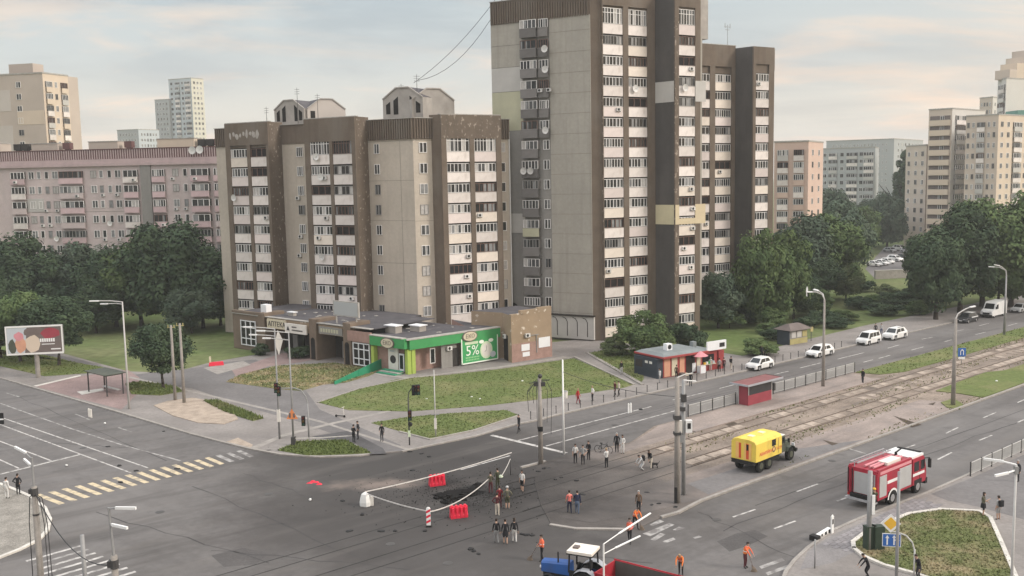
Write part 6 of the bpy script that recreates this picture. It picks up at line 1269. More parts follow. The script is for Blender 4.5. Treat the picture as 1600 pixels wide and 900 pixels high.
b.box(1.9,3.1,-.306,-.303,3.7,3.85); b.box(.8,2.4,-.306,-.303,4.4,4.5); b.build('poster_lettering', M['lamp_white'], pt)
# bus stop frame, red block, striped posts
b0 = Vector((-51.72,117.12)); e = thing('bus_stop_frame', 'bare dark steel frame of a bus stop shelter on pink paving', 'bus stop', (b0.x, b0.y, .11), R_(-41))
for x, y in ((0,0),(4.6,0),(0,2.0),(4.6,2.0)): MB().box(x-.06,x+.06,y-.06,y+.06,0,2.5).build('post', M['pole_dark'], e)
MB().bar((0,0,2.45),(4.6,0,2.45),.1,.1).bar((0,2,2.45),(4.6,2,2.45),.1,.1).bar((0,0,2.45),(0,2,2.45),.1,.1).bar((4.6,0,2.45),(4.6,2,2.45),.1,.1).build('roof_frame', M['pole_dark'], e); MB().box(-.3,4.9,-.3,2.4,2.52,2.6).build('roof', M['army_green'], e); MB().box(.4,4.2,1.5,1.9,.42,.5).build('bench', M['pole_pale'], e)
rbk = Vector((-40.88,132.79)); e = thing('concrete_block', 'low red painted concrete block with a striped board beside the service road', 'barrier', (rbk.x, rbk.y, .1), R_(20))
MB().loft([[(-1.0,-.3,0),(1.0,-.3,0),(1.0,.3,0),(-1.0,.3,0)],[(-.92,-.2,.5),(.92,-.2,.5),(.92,.2,.5),(-.92,.2,.5)]]).build('block', M['barrier_red'], e); MB().box(-.9,-.65,-.05,.05,.45,1.3).build('striped_board', M['sign_cream'], e)
# red water filled barriers
def barrier(label, xy, rz):
    e = thing('plastic_barrier', label, 'barrier', (xy[0], xy[1], 0), rz, 'red plastic barriers round the crater')
    b = MB(); prof = [(-.28,0),(.28,0),(.28,.2),(.16,.42),(.15,.85),(-.15,.85),(-.16,.42),(-.28,.2)]
    b.loft([[(x, y, z) for y, z in prof] for x in (-.65,.65)]); b.build('body', M['barrier_red'], e)
    for k in range(4): MB().box(-.56+k*.32,-.40+k*.32,-.31,-.1,.06,.80).build('rib', M['barrier_red'], e)
    for k in range(4): MB().box(-.58+k*.33,-.42+k*.33,-.12,.12,.85,.93).build('lug', M['barrier_red'], e)
barrier('red plastic barrier at the back of the crater by the tape', (-6.47,78.2), .35); barrier('red plastic barrier at the front of the crater, right of the striped post', (-4.28,70.44), .3)
# barrier tape, its striped post, and the bundle it is tied to
tape_pts = [(-6.52,71.69,0),(-11.46,74.48,0),(-0.3,81.69,0),(-2.38,76.79,0)]
P670, P571, P800 = (-6.36,68.54), (-11.66,73.44), (-0.41,80.6)
e = thing('striped_post', 'red and white striped plastic post holding the barrier tape', 'bollard', (P670[0],P670[1],0))
MB().box(-.2,.2,-.16,.16,0,.12).build('foot', M['black'], e); MB().box(-.15,.15,-.05,.05,.1,1.35).ball((0,0,1.36),(.15,.05,.12),10,6).build('body', M['lamp_white'], e)
for k in range(3): MB().add([(-.15,-.055,.25+k*.38),(.15,-.055,.4+k*.38),(.15,-.055,.58+k*.38),(-.15,-.055,.43+k*.38)], [(0,1,2,3)]).build('stripe', M['barrier_red'], e)
e = thing('covered_post', 'barrier post wrapped in a white sack where the tapes meet', 'barrier', (P571[0],P571[1],0))
q = random.Random(2); b = MB(); b.loft([[(math.cos(i*.628)*r_*(1+.18*math.sin(i*3.1)), math.sin(i*.628)*r_*.8*(1+.15*math.cos(i*2.3)), z_) for i in range(10)] for r_, z_ in ((.42,0),(.43,.3),(.36,.65),(.28,.92),(.10,1.06))]); b.build('sack', M['white_plastic'], e); MB().box(.4,.62,-.08,.08,0,.75).build('post', M['sign_white'], e)
def tape(label, a, b_, za, zb, sag):
    a, b_ = Vector((*a,za)), Vector((*b_,zb)); b = MB(); n = 12
    for i in range(n):
        p, r = a.lerp(b_, i/n), a.lerp(b_, (i+1)/n); p.z -= sag*4*(i/n)*(1-i/n); r.z -= sag*4*((i+1)/n)*(1-(i+1)/n); b.bar(p, r, .02, .075)
    tag(b.build('barrier_tape', M['tape']), label, 'tape')
tape('barrier tape running from the sack to the striped post', P571, P670, 1.0, 1.15, .12); tape('barrier tape along the back of the crater', P571, (-0.3,83.19), 1.1, 1.2, .2)
tape('barrier tape sagging from the striped post to the men in khaki', P670, (-2.15,75.81), 1.1, 1.2, .45); tape('barrier tape from the man with the green helmet to the bent post', (-1.18,75.91), P800, 1.3, 1.4, .1); tape('barrier tape across the corner lawn to the two men in dark clothes', (-20.88,91), (-15.27,91.73), .75, .75, .05)
e = pole('bent_post', 'thin dark bent post holding tape on the avenue', 'post', P800, 1.5, .05, .04, 'pole_dark')
for i, (p, lb_) in enumerate(zip([(21.86,65.5),(21.17,65.18)], ('white standing delineator beside the toppled striped barrier','black and white striped barrier lying at the near kerb'))):
    e = thing('delineator' if i == 0 else 'toppled_barrier', lb_, 'barrier', (p[0],p[1],0), ROT)
    if i == 0: MB().box(-.13,.13,-.05,.05,0,1.3).ball((0,0,1.3),(.13,.05,.12),10,6).build('body', M['lamp_white'], e); MB().box(-.08,.08,-.06,-.051,.75,1.1).build('stripe', M['black'], e)
    else:
        MB().bar((-1.0,0,.15),(.9,.1,.25),.3,.26).build('body', M['lamp_white'], e); MB().box(-1.3,-.85,-.3,.3,0,.35).build('foot', M['black'], e)
        for k in range(3): MB().bar((-.5+k*.5,0.02,.16+.026*k),(-.3+k*.5,.03,.17+.026*k),.31,.27).build('stripe', M['black'], e)
o_ = thing('utility_bin', 'small grey bin on the pavement by the front lawn', 'bin', (*(5.84,108.7),.1)); MB().loft([[(math.cos(i*.785)*.2,math.sin(i*.785)*.2,0) for i in range(8)],[(math.cos(i*.785)*.26,math.sin(i*.785)*.26,.75) for i in range(8)]]).build('body', M['sign_white'], o_); MB().loft([[(math.cos(i*.785)*.28,math.sin(i*.785)*.28,.75) for i in range(8)],[(math.cos(i*.785)*.2,math.sin(i*.785)*.2,.85) for i in range(8)]]).build('rim', M['pole_grey'], o_)
e = thing('lane_marker', 'pair of short white marker posts on the far carriageway', 'bollard', (*(12.22,101.61),0), ROT)
for x in (-.18,.18): MB().box(x-.07,x+.07,-.05,.05,0,1.0).ball((x,0,1.0),(.07,.05,.08),8,5).build('post', M['lamp_white'], e)
e = thing('lane_marker', 'pair of short white marker posts on the western street', 'bollard', (*(-46.09,104.26),0), R_(-41))
for x in (-.3,0,.3): MB().box(x-.07,x+.07,-.05,.05,0,.9).ball((x,0,.9),(.07,.05,.08),8,5).build('post', M['sign_white'], e)
e = thing('traffic_sign_back', 'dark sign cut by the left frame edge', 'road sign', (*(-53.87,100.73),0)); MB().box(-.3,.25,-.05,.05,.3,1.5).build('plate', M['black'], e); MB().box(-.3,.25,-.07,-.051,.75,.9).build('stripe', M['lamp_white'], e); MB().tube((0,0,0),(0,0,.4),.04).build('post', M['pole_grey'], e)

# ------------------------------------------------------------------ vehicles (x forward, wheels on z=0)
def ring_y(x, half, z0, z1, r):
    return [(x,-half+r,z0),(x,half-r,z0),(x,half,z0+r),(x,half,z1-r),(x,half-r,z1),(x,-half+r,z1),(x,-half,z1-r),(x,-half,z0+r)]
WHL = {}
def wheel(e, x, y, r, w, rim='rim', rimr=.62):
    k = (r, w, rim)
    if k not in WHL:
        WHL[k] = (MB().loft([[(math.cos(i*.3927)*rr, yy, math.sin(i*.3927)*rr) for i in range(16)] for rr, yy in ((r*.88,-w/2),(r,-w/2+.04),(r,w/2-.04),(r*.88,w/2))]).mesh('tyre', M['tyre']),
                  MB().loft([[(math.cos(i*.3927)*r*rimr, yy, math.sin(i*.3927)*r*rimr) for i in range(16)] for yy in (-w/2-.012,w/2+.012)]).loft([[(math.cos(i*.785)*r*.2, yy, math.sin(i*.785)*r*.2) for i in range(8)] for yy in (-w/2-.03,w/2+.03)]).mesh('rim', M[rim]))
    o = thing('wheel', None, None); o.parent = e; o.location = (x, y, r)
    obj('tyre', WHL[k][0], o); obj('rim', WHL[k][1], o); return o
KINDS = {  # length, width, stations (x share, z belt), roof profile (x share, z), wheel radius, sill
 'hatch': (4.0,1.72,[(0,.62),(.03,.78),(.24,.90),(.5,.94),(.95,.98),(1,.72)], (.20,.36,.80,.96), 1.50, .31),
 'sedan': (4.5,1.75,[(0,.60),(.03,.76),(.26,.90),(.5,.93),(.8,.96),(.97,.92),(1,.65)], (.24,.40,.70,.86), 1.45, .32),
 'suv': (4.45,1.82,[(0,.68),(.03,.90),(.23,1.02),(.5,1.05),(.96,1.08),(1,.8)], (.20,.35,.86,.97), 1.66, .35),
 'mpv': (4.2,1.75,[(0,.66),(.03,.86),(.18,1.02),(.5,1.05),(.97,1.08),(1,.8)], (.15,.30,.92,.985), 1.80, .31),
 'estate': (4.55,1.76,[(0,.60),(.03,.76),(.25,.92),(.5,.95),(.96,.98),(1,.7)], (.22,.37,.86,.97), 1.50, .32)}
def car(label, xy, rz, kind, paint, group=None, z=0, rails=False):
    Ln, W, st, rf, rh, wr_ = KINDS[kind]; e = thing('parked_car', label, 'car', (xy[0], xy[1], z), rz, group); hw = W/2
    X = lambda s: Ln/2 - s*Ln
    b = MB(); rings = []
    for s, zb in st:
        k = 1 - .10*(s < .02) - .06*(s > .98); rings.append([(X(s),-hw*k*.94,.22),(X(s),hw*k*.94,.22),(X(s),hw*k,.34),(X(s),hw*k,zb-.10),(X(s),hw*k*.93,zb),(X(s),-hw*k*.93,zb),(X(s),-hw*k,zb-.10),(X(s),-hw*k,.34)])
    b.loft(rings[::-1]); body = b.build('body', M[paint], e, smooth=False)
    zb = st[2][1]; f0, f1, r1, r0 = rf; zt = rh
    gb = MB(); zB = st[-2][1]
    lo = [(X(f0),zb),(X(r0),zB)]; hwb, hwt = hw*.93, hw*.74
    vs_ = [(X(f0),-hwb,zb-.02),(X(f0),hwb,zb-.02),(X(r0),hwb,zB-.02),(X(r0),-hwb,zB-.02),(X(f1),-hwt,zt-.03),(X(f1),hwt,zt-.03),(X(r1),hwt,zt-.03),(X(r1),-hwt,zt-.03)]
    gb.add(vs_, [(0,1,5,4),(1,2,6,5),(2,3,7,6),(3,0,4,7)]); gb.add([(X(f1)-.02,-hwt+.0,zt-.03),(X(f1)-.02,hwt,zt-.03),(X(r1)+.02,hwt,zt-.03),(X(r1)+.02,-hwt,zt-.03),(X(f1)-.2,-hwt*.85,zt+.03),(X(f1)-.2,hwt*.85,zt+.03),(X(r1)+.15,hwt*.85,zt+.03),(X(r1)+.15,-hwt*.85,zt+.03)], [(4,5,6,7),(0,1,5,4),(1,2,6,5),(2,3,7,6),(3,0,4,7)])
    gb.build('cabin', M[paint], e)
    def quad(c, nm='windscreen', k=.012):
        p = [Vector(v) for v in c]; n = (p[1]-p[0]).cross(p[3]-p[0]).normalized(); cen = sum(p, Vector())/4
        if n.dot(cen-Vector((0,0,1.0))) < 0: n = -n
        MB().add([tuple(v+n*k) for v in p], [(0,1,2,3)]).build(nm, M['car_glass'], e)
    L_ = lambda a, b_, t_: tuple(Vector(a).lerp(Vector(b_), t_))
    def inset(a, b_, c, d, u0, u1, v0, v1): 
        f = lambda u, v: L_(L_(a,b_,u), L_(d,c,u), v); return [f(u0,v0), f(u1,v0), f(u1,v1), f(u0,v1)]
    A = vs_
    quad(inset(A[0],A[1],A[5],A[4],.07,.93,.08,.94)); quad(inset(A[2],A[3],A[7],A[6],.1,.9,.15,.9), 'rear_window')
    for s0, s1_, s2, s3 in ((1,2,6,5),(0,3,7,4)):
        for u0, u1 in ((.06,.44),(.48,.80)) if kind != 'mpv' else ((.05,.34),(.37,.64),(.67,.92)): quad(inset(A[s0],A[s1_],A[s2],A[s3],u0,u1,.12,.88), 'side_window')
    for sx in (1,-1):
        wheel(e, X(.19), sx*(hw-.10), wr_, .2); wheel(e, X(.81), sx*(hw-.10), wr_, .2)
        MB().box(X(.012)-.12,X(.012)+.03,sx*hw*.62-.2,sx*hw*.62+.2,.55,.70).build('headlight', M['lamp_glass'], e); MB().box(X(.992)-.02,X(.992)+.08,sx*hw*.72-.13,sx*hw*.72+.13,.62,.82).build('tail_light', M['tail_red'], e)
        MB().box(X(f0)-.35,X(f0)-.2,sx*hw*1.0-.02 if sx > 0 else -hw-.14,sx*hw*1.0+.14 if sx > 0 else -hw+.02,zb-.02,zb+.12).build('mirror', M['black'], e)
        MB().box(X(.19)-.38,X(.19)+.38,min(sx*(hw-.02),sx*(hw+.006)),max(sx*(hw-.02),sx*(hw+.006)),.2,wr_*2+.06).box(X(.81)-.38,X(.81)+.38,min(sx*(hw-.02),sx*(hw+.006)),max(sx*(hw-.02),sx*(hw+.006)),.2,wr_*2+.06).build('wheel_arch', M['black'], e)
    MB().box(X(0)-.02,X(0)+.05,-hw*.7,hw*.7,.24,.44).build('bumper', M['black'], e); MB().box(X(0)+.05,X(0)+.06,-.26,.26,.40,.51).build('number_plate', M['lamp_white'], e)
    if rails:
        for sx in (1,-1): MB().bar((X(f1)-.3,sx*hwt*.9,zt+.08),(X(r1)+.2,sx*hwt*.9,zt+.08),.04,.05).build('roof_rail', M['pole_dark'], e)
    return e
av = ROT + math.pi      # facing down the avenue, towards the junction
car('white hatchback parked at the far kerb near the red kiosk', (31.63,123.84), av, 'hatch', 'car_white')
car('white hatchback parked alone at the far kerb between the kiosks and the vans', (41.88,131.85), av, 'estate', 'car_white')
car('white boxy passenger van parked at the far kerb beside the white SUV', (51.72,140.59), av, 'mpv', 'car_white')
car('white SUV parked behind the boxy passenger van', (57.07,144.53), av, 'suv', 'car_white', rails=True)
car('black and white taxi like car parked ahead of the big white van', (74.7,159.21), av, 'estate', 'car_dark')
car('silver car parked behind the big white van at the right edge', (88.82,169.6), av, 'sedan', 'car_silver')
o = [c for c in bpy.data.objects if c.get('label','').startswith('black and white taxi')][0]
MB().box(-1.75,-.2,-.60,.60,1.515,1.535).build('white_roof', M['car_white'], o); MB().box(-2.0,.2,-.885,.885,.78,.93).build('white_flash', M['car_white'], o)
# big delivery van
def van(label, xy, rz):
    e = thing('delivery_van', label, 'van', (xy[0], xy[1], 0), rz)
    b = MB(); prof = [(-2.9,.35),(2.55,.35),(2.75,.55),(2.75,.95),(2.45,1.25),(1.75,1.45),(1.15,2.35),(.6,2.55),(-2.8,2.6),(-2.95,2.3)]
    b.loft([[(x,y,z) for x,z in prof] for y in (-.95,.95)]); b.loft([[(x*.99,y,z) for x,z in prof] for y in (.95,1.0)]); b.build('body', M['car_white'], e)
    MB().add([(1.80,-.8,1.45),(1.80,.8,1.45),(1.24,.72,2.3),(1.24,-.72,2.3)], [(0,1,2,3)]).build('windscreen', M['car_glass'], e)
    for s_ in (1,-1):
        MB().add([(1.55,s_*1.012,1.45),(.45,s_*1.012,1.42),(.45,s_*1.012,2.15),(1.05,s_*1.012,2.15)], [(0,1,2,3)]).build('side_window', M['car_glass'], e)
        wheel(e, 1.75, s_*.86, .36, .22); wheel(e, -1.75, s_*.86, .36, .22); MB().box(2.68,2.8,s_*.7-.2,s_*.7+.2,.85,1.1).build('headlight', M['lamp_glass'], e); MB().box(1.3,1.5,s_*1.1-.12,s_*1.1+.12,1.45,1.8).build('mirror', M['black'], e)
    MB().box(2.74,2.82,-.55,.55,.6,.92).build('grille', M['black'], e); MB().box(2.6,2.84,-.95,.95,.33,.55).build('bumper', M['black'], e); MB().box(-1.2,-1.17,-1.006,1.006,.5,2.4).build('door_gap', M['pole_grey'], e); return e
van('big white delivery van parked at the far kerb under the trees', (81.84,164.97), av)
# cars in the car park
cp = Vector((94.79,249.48))
for i, (px, k, p, lb_) in enumerate(zip([(95.47,256.63),(98.51,259.78),(101.3,263.07),(106.13,270.13),(110.43,275.56),(116.37,300.36),(121.92,306.94),(120.43,296.76)], ('sedan','sedan','hatch','suv','sedan','hatch','suv','estate'), ('car_white','car_white','car_white','car_white','car_dark','car_silver','car_white','car_silver'),
    ('white car at the left end of the car park row','second white car from the left end of the car park row','third white car from the left end of the car park row','white SUV, fourth in the car park row','dark car in the car park row, partly behind leaves','silver car in the back row of the car park','white SUV in the back row of the car park','silver car in the back row under the trees'))):
    car(lb_, px, R_(-62), k, p, 'cars in the car park behind the trees', .02)
struct(MB().sheet([(90.83,250.31),(84.41,225.94),(97.95,240.29),(117.01,274.04),(134.72,320.72),(120.25,315.8)], -.03).build('car_park', M['path_asphalt']))
cpw = Vector((84.27,225.96)); e = thing('low_wall', 'low pale concrete wall at the front of the car park', 'wall', (cpw.x,cpw.y,0), R_(12)); MB().box(0,11,-.3,.3,-.1,1.9).build('wall', M['kerb_stone'], e); MB().box(-.1,11.1,-.36,.36,1.9,2.02).build('coping', M['flashing'], e)

# ------------------------------------------------------------------ fire engine
fr, ff_ = Vector((26.58,71.52)), Vector((31.84,75.52))
fe = thing('fire_engine', 'red and white fire engine standing in the near carriageway', 'fire engine', (28.7, 73.03+.3, 0), ROT)
MB().box(-3.9,3.6,-.5,.5,.55,.95).build('chassis', M['chassis'], fe)
b = MB(); b.box(-3.7,1.35,-1.22,1.22,.75,2.95); bd = b.build('body', M['fire_red'], fe)
for s_ in (1,-1):
    for x0, x1, z0 in ((-3.5,-2.5,.95),(-.6,1.2,.95)):
        sh_ = MB().box(x0,x1,min(s_*1.221,s_*1.26),max(s_*1.221,s_*1.26),z0,2.55).build('roller_shutter', M['shutter'], bd)
        MB().box(x0-.03,x1+.03,min(s_*1.26,s_*1.27),max(s_*1.26,s_*1.27),z0-.05,z0+.02).build('shutter_bar', M['steel'], sh_) if False else None
    MB().box(-2.35,-.75,min(s_*1.221,s_*1.24),max(s_*1.221,s_*1.24),1.75,1.98).build('white_stripe', M['car_white'], fe)
    MB().box(1.5,3.3,min(s_*1.225,s_*1.245),max(s_*1.225,s_*1.245),1.45,1.66).build('white_stripe', M['car_white'], fe)
    arc = [(math.cos(k*.3142)*.78-1.55, .52+math.sin(k*.3142)*.78) for k in range(11)]; arc2 = [(math.cos(k*.3142)*.62-1.55, .52+math.sin(k*.3142)*.62) for k in range(11)]
    b = MB()
    for k in range(10): b.add([(arc[k][0],s_*1.275,arc[k][1]),(arc[k+1][0],s_*1.275,arc[k+1][1]),(arc2[k+1][0],s_*1.275,arc2[k+1][1]),(arc2[k][0],s_*1.275,arc2[k][1])], [(0,1,2,3)] if s_ > 0 else [(3,2,1,0)])
    b.build('wheel_arch', M['car_white'], fe); MB().box(-2.2,-.9,min(s_*1.222,s_*1.24),max(s_*1.222,s_*1.24),.6,1.1).build('arch_recess', M['black'], fe)
    wheel(fe, -1.55, s_*1.04, .52, .4, 'rim', .55); wheel(fe, 2.35, s_*1.04, .52, .36, 'rim', .55); MB().box(1.75,2.95,min(s_*.75,s_*1.222),max(s_*.75,s_*1.222),.7,1.12).build('arch_recess', M['black'], fe)
    MB().box(-3.6,1.3,s_*1.12-.09,s_*1.12+.09,2.95,3.05).build('roof_rail', M['fire_red'], fe); MB().box(-3.4,1.2,s_*1.18-.05,s_*1.18+.08,2.66,2.88).build('side_rail', M['umbrella_pink'], fe)
b = MB(); prof = [(1.5,.75),(3.55,.75),(3.65,1.0),(3.6,1.75),(3.3,2.7),(3.1,2.85),(1.5,2.85)]; b.loft([[(x,y,z) for x,z in prof] for y in (-1.22,1.22)]); cb = b.build('cab', M['fire_red'], fe)
MB().box(1.3,3.25,-1.15,1.15,2.85,3.02).build('white_roof', M['car_white'], fe)
MB().add([(3.64,-1.08,1.75),(3.64,1.08,1.75),(3.34,1.02,2.66),(3.34,-1.02,2.66)], [(0,1,2,3)]).build('windscreen', M['car_glass'], cb)
for s_ in (1,-1):
    for x0, x1 in ((2.75,3.4),(1.7,2.5)): MB().box(x0,x1-.05,min(s_*1.222,s_*1.235),max(s_*1.222,s_*1.235),1.8,2.55).build('side_window', M['car_glass'], cb)
    MB().box(2.58,2.64,min(s_*1.222,s_*1.232),max(s_*1.222,s_*1.232),1.0,2.6).build('door_gap', M['black'], cb)
    MB().path([(3.3,s_*1.2,2.6),(3.75,s_*1.42,2.6),(3.78,s_*1.42,1.9)], .04, 5).box(3.7,3.85,min(s_*1.3,s_*1.52),max(s_*1.3,s_*1.52),1.8,2.5).build('mirror', M['black'], fe); MB().box(3.62,3.70,s_*.9-.18,s_*.9+.18,.95,1.2).build('headlight', M['lamp_glass'], fe)
MB().box(3.5,3.85,-1.22,1.22,.5,.95).build('bumper', M['black'], fe); MB().box(3.1,3.3,-.95,.95,3.0,3.1).build('light_bar', M['black'], fe)
b = MB(); 
for y in (-.28,.28): b.bar((-3.7,.75+y,3.3),(1.2,.75+y,3.3),.06,.1)
for k in range(13): b.bar((-3.6+k*.39,.47,3.3),(-3.6+k*.39,1.03,3.3),.04,.05)
b.bar((-3.6,.75,2.95),(-3.6,.75,3.3),.06,.06); b.bar((.6,.75,2.95),(.6,.75,3.3),.06,.06); b.build('ladder', M['steel'], fe)
b = MB(); 
for k, y in enumerate((-.6,-.3,.1)): b.tube((-3.3,y,3.08),(.9,y,3.08),.09,.09,8)
b.build('suction_hose', M['umbrella_pink'], fe); MB().box(-1.8,.2,-.9,-.15,2.96,3.2).build('roof_locker', M['sign_white'], fe); MB().tube((.75,-.2,2.95),(.75,-.2,3.4),.14,.1,8).tube((.75,-.2,3.35),(1.5,-.2,3.5),.07,.06,8).build('water_monitor', M['black'], fe)
MB().box(-3.74,-3.70,-.62,.70,1.05,2.65).build('rear_shutter', M['shutter'], fe); MB().box(-3.78,-3.70,-1.2,-.9,1.0,2.8).box(-3.78,-3.70,.95,1.2,1.0,2.8).build('rear_locker', M['fire_red'], fe)
b = MB()
for k in range(3): b.tube((-3.8,-.72-.14*k,1.0),(-3.8,-.72-.14*k,2.7),.05,.05,6)
b.build('rear_pipe', M['steel'], fe); MB().path([(-3.8,.78,1.0),(-3.85,.78,2.9)], .04, 5).path([(-3.8,1.12,1.0),(-3.85,1.12,2.9)], .04, 5).build('rear_ladder', M['black'], fe)
MB().box(-4.1,-3.7,-1.2,1.2,.55,.68).build('rear_step', M['steel'], fe); MB().box(-3.9,-3.7,-.9,.9,.7,1.0).build('pump_panel', M['black'], fe)
for y in (-1.1,1.1): MB().box(-3.8,-3.72,y-.08,y+.08,.75,.95).build('tail_light', M['tail_red'], fe)

# ------------------------------------------------------------------ yellow gas emergency truck
yt = thing('emergency_truck', 'yellow six wheeled emergency van with red stripes parked by the tram tracks', 'truck', (21.5, 81.95+.25, .05), R_(44))
MB().box(-3.2,3.3,-.45,.45,.75,1.0).build('chassis', M['chassis'], yt)
prof = [(-1.2,1.05),(1.2,1.05),(1.2,2.55),(1.05,2.75),(.6,2.88),(-.6,2.88),(-1.05,2.75),(-1.2,2.55)]
b = MB(); n = len(prof)
b.loft([[(x, y*k, 1.05+(z-1.05)*k2) for y, z in prof] for x, k, k2 in ((-3.3,.99,.985),(-3.2,1,1),(.65,1,1),(.8,.97,.97))][::-1])
kung = b.build('box_body', [M['kung_yellow']], yt); kung.data.materials.append(M['kung_roof'])
for p in kung.data.polygons:
    if p.normal.z > .35: p.material_index = 1
for y0, y1, m_, z0, z1 in ((-.75,-.45,'kung_orange',1.15,2.55),(.25,.45,'stripe_red',1.2,2.5),(.45,.75,'kung_orange',1.15,2.55),(-.25,-.05,'kung_orange',1.15,2.55)): MB().box(-3.33,-3.30,y0,y1,z0,z1).build('rear_panel', M[m_], yt)
dr = MB().box(-3.335,-3.30,-.52,-.27,1.2,2.5).build('rear_door', M['stripe_red'], yt); MB().box(-3.34,-3.335,-.50,-.29,1.95,2.45).build('window', M['car_glass'], dr)
for s_ in (1,-1):
    w_ = MB().box(-.85,-.25,min(s_*1.2,s_*1.225),max(s_*1.2,s_*1.225),1.95,2.5).build('side_window', M['car_glass'], yt); MB().box(-.57,-.53,min(s_*1.225,s_*1.235),max(s_*1.225,s_*1.235),1.95,2.5).build('window_bar', M['chassis'], w_)
    MB().add([(math.cos(k*.5236)*.27-.55, s_*1.212, 1.65+math.sin(k*.5236)*.27) for k in range(12)], [tuple(range(12)) if s_ < 0 else tuple(range(11,-1,-1))]).build('emblem', M['frame_brown'], yt); MB().add([(math.cos(k*.5236)*.15-.55, s_*1.216, 1.67+math.sin(k*.5236)*.16) for k in range(12)], [tuple(range(12)) if s_ < 0 else tuple(range(11,-1,-1))]).build('emblem', M['kung_orange'], yt)
    for tx, body in ((-1.75,'АВАРІЙНА'),(.25,'ГАЗУ')):
        o = obj('lettering', text_mesh('lettering', body, .36, M['stripe_red'], .006), yt, (tx if s_ < 0 else -tx+(-.55)*2, s_*1.212, 1.60), 0 if s_ < 0 else math.pi); o.scale = (1.1,1,1)
        if body == 'АВАРІЙНА': MB().box(tx-.85,tx+.85,min(s_*1.202,s_*1.206),max(s_*1.202,s_*1.206),1.44,1.72).build('red_strip', M['kung_orange'], yt)
    MB().box(.15,.19,min(s_*1.2,s_*1.21),max(s_*1.2,s_*1.21),1.2,2.5).build('door_gap', M['frame_brown'], yt)
    for x in (-2.35,-1.1): wheel(yt, x, s_*.95, .56, .36, 'army_green', .5)
    wheel(yt, 2.45, s_*.95, .56, .36, 'army_green', .5)
    fd = MB(); fd.loft([[(2.45+math.cos(a)*.75, y, .62+math.sin(a)*.72) for y in (s_*.72, s_*1.18)] for a in (0,.5,1.0,1.57,2.1,2.7)], cap=False, closed=False); fd.build('fender', M['army_green'], yt)
    MB().box(3.35,3.45,s_*.75-.14,s_*.75+.14,1.05,1.3).build('headlight', M['lamp_glass'], yt); MB().box(.95,1.5,min(s_*1.0,s_*1.02),max(s_*1.0,s_*1.02),1.75,2.25).build('cab_window', M['car_glass'], yt)
    MB().path([(1.6,s_*1.0,1.9),(1.75,s_*1.25,2.0)], .025, 5).box(1.68,1.76,min(s_*1.2,s_*1.38),max(s_*1.2,s_*1.38),1.8,2.15).build('mirror', M['black'], yt)
b = MB(); b.loft([[(x,-w_,z0),(x,w_,z0),(x,w_,z1),(x,-w_,z1)] for x, w_, z0, z1 in ((.9,1.0,.95,2.4),(1.55,1.0,.95,2.4),(1.75,.98,.95,1.75))]); b.build('cab', M['army_green'], yt)
MB().add([(1.60,-.85,2.33),(1.60,.85,2.33),(1.76,.85,1.78),(1.76,-.85,1.78)], [(3,2,1,0)]).build('windscreen', M['car_glass'], yt); MB().box(.88,1.62,-.98,.98,2.4,2.47).build('cab_roof', M['sign_white'], yt)
MB().loft([[(x,-w_,.95),(x,w_,.95),(x,w_,z1-.15),(x,w_*.7,z1),(x,-w_*.7,z1),(x,-w_,z1-.15)] for x, w_, z1 in ((1.74,.8,1.78),(2.6,.62,1.68),(3.3,.52,1.58))]).build('bonnet', M['army_green'], yt)
MB().box(3.3,3.55,-1.1,1.1,.65,.9).build('bumper', M['chassis'], yt); MB().box(-3.45,-3.25,-1.1,1.1,.75,.95).build('rear_bumper', M['chassis'], yt); MB().box(-3.4,.7,-1.18,1.18,.98,1.06).build('sub_frame', M['chassis'], yt); MB().box(-.7,.5,-1.1,-.6,.6,.98).box(-.6,.6,.6,1.1,.6,.98).build('fuel_tank', M['chassis'], yt)
for x in (-2.4,-.8): MB().box(x,x+.5,-.25,.25,2.88,2.95).build('roof_hatch', M['kung_roof'], yt)
MB().box(-3.36,-3.34,.3,.75,.72,.86).build('number_plate', M['lamp_white'], yt)

# ------------------------------------------------------------------ tractor and trailer at the bottom edge
tg = Vector((3.42,59.55))
tc_ = thing('tractor', 'blue tractor with a cream cab roof at the bottom edge of the picture', 'tractor', (3.69, 57.18, 0), R_(155))
for s_ in (1,-1):
    wheel(tc_, -.75, s_*.85, .78, .42, 'rim_blue', .55); wheel(tc_, 1.65, s_*.75, .48, .28, 'rim_blue', .55)
    fd = MB(); fd.loft([[(-.75+math.cos(a)*.92, y, .78+math.sin(a)*.92) for y in (s_*.55, s_*1.1)] for a in (.3,.8,1.3,1.8,2.4,3.0)], cap=False, closed=False); fd.build('fender', M['fender_grey'], tc_)
    fd = MB(); fd.loft([[(1.65+math.cos(a)*.56, y, .48+math.sin(a)*.56) for y in (s_*.6, s_*.92)] for a in (.4,1.0,1.6,2.2)], cap=False, closed=False); fd.build('front_fender', M['black'], tc_)
    for x in (-1.05,.35): MB().bar((x,s_*.68,1.3),(x*.95-.02,s_*.62,2.5),.08,.08).build('cab_pillar', M['black'], tc_)
    MB().box(-1.0,.3,min(s_*.64,s_*.655),max(s_*.64,s_*.655),1.45,2.35).build('side_window', M['car_glass'], tc_) if False else None
    MB().box(-1.02,.32,min(s_*.66,s_*.70),max(s_*.66,s_*.70),.95,1.45).build('cab_door', M['black'], tc_); MB().tube((2.32,s_*.22,1.2),(2.4,s_*.22,1.2),.1,.1,8).build('headlight', M['lamp_glass'], tc_)
MB().box(-1.15,.45,-.72,.72,2.5,2.66).build('cab_roof', M['tractor_roof'], tc_); MB().box(-1.18,.48,-.75,.75,2.44,2.50).build('roof_edge', M['black'], tc_); MB().box(-.1,.25,-.15,.25,2.66,2.76).build('roof_vent', M['kiosk_brown'], tc_)
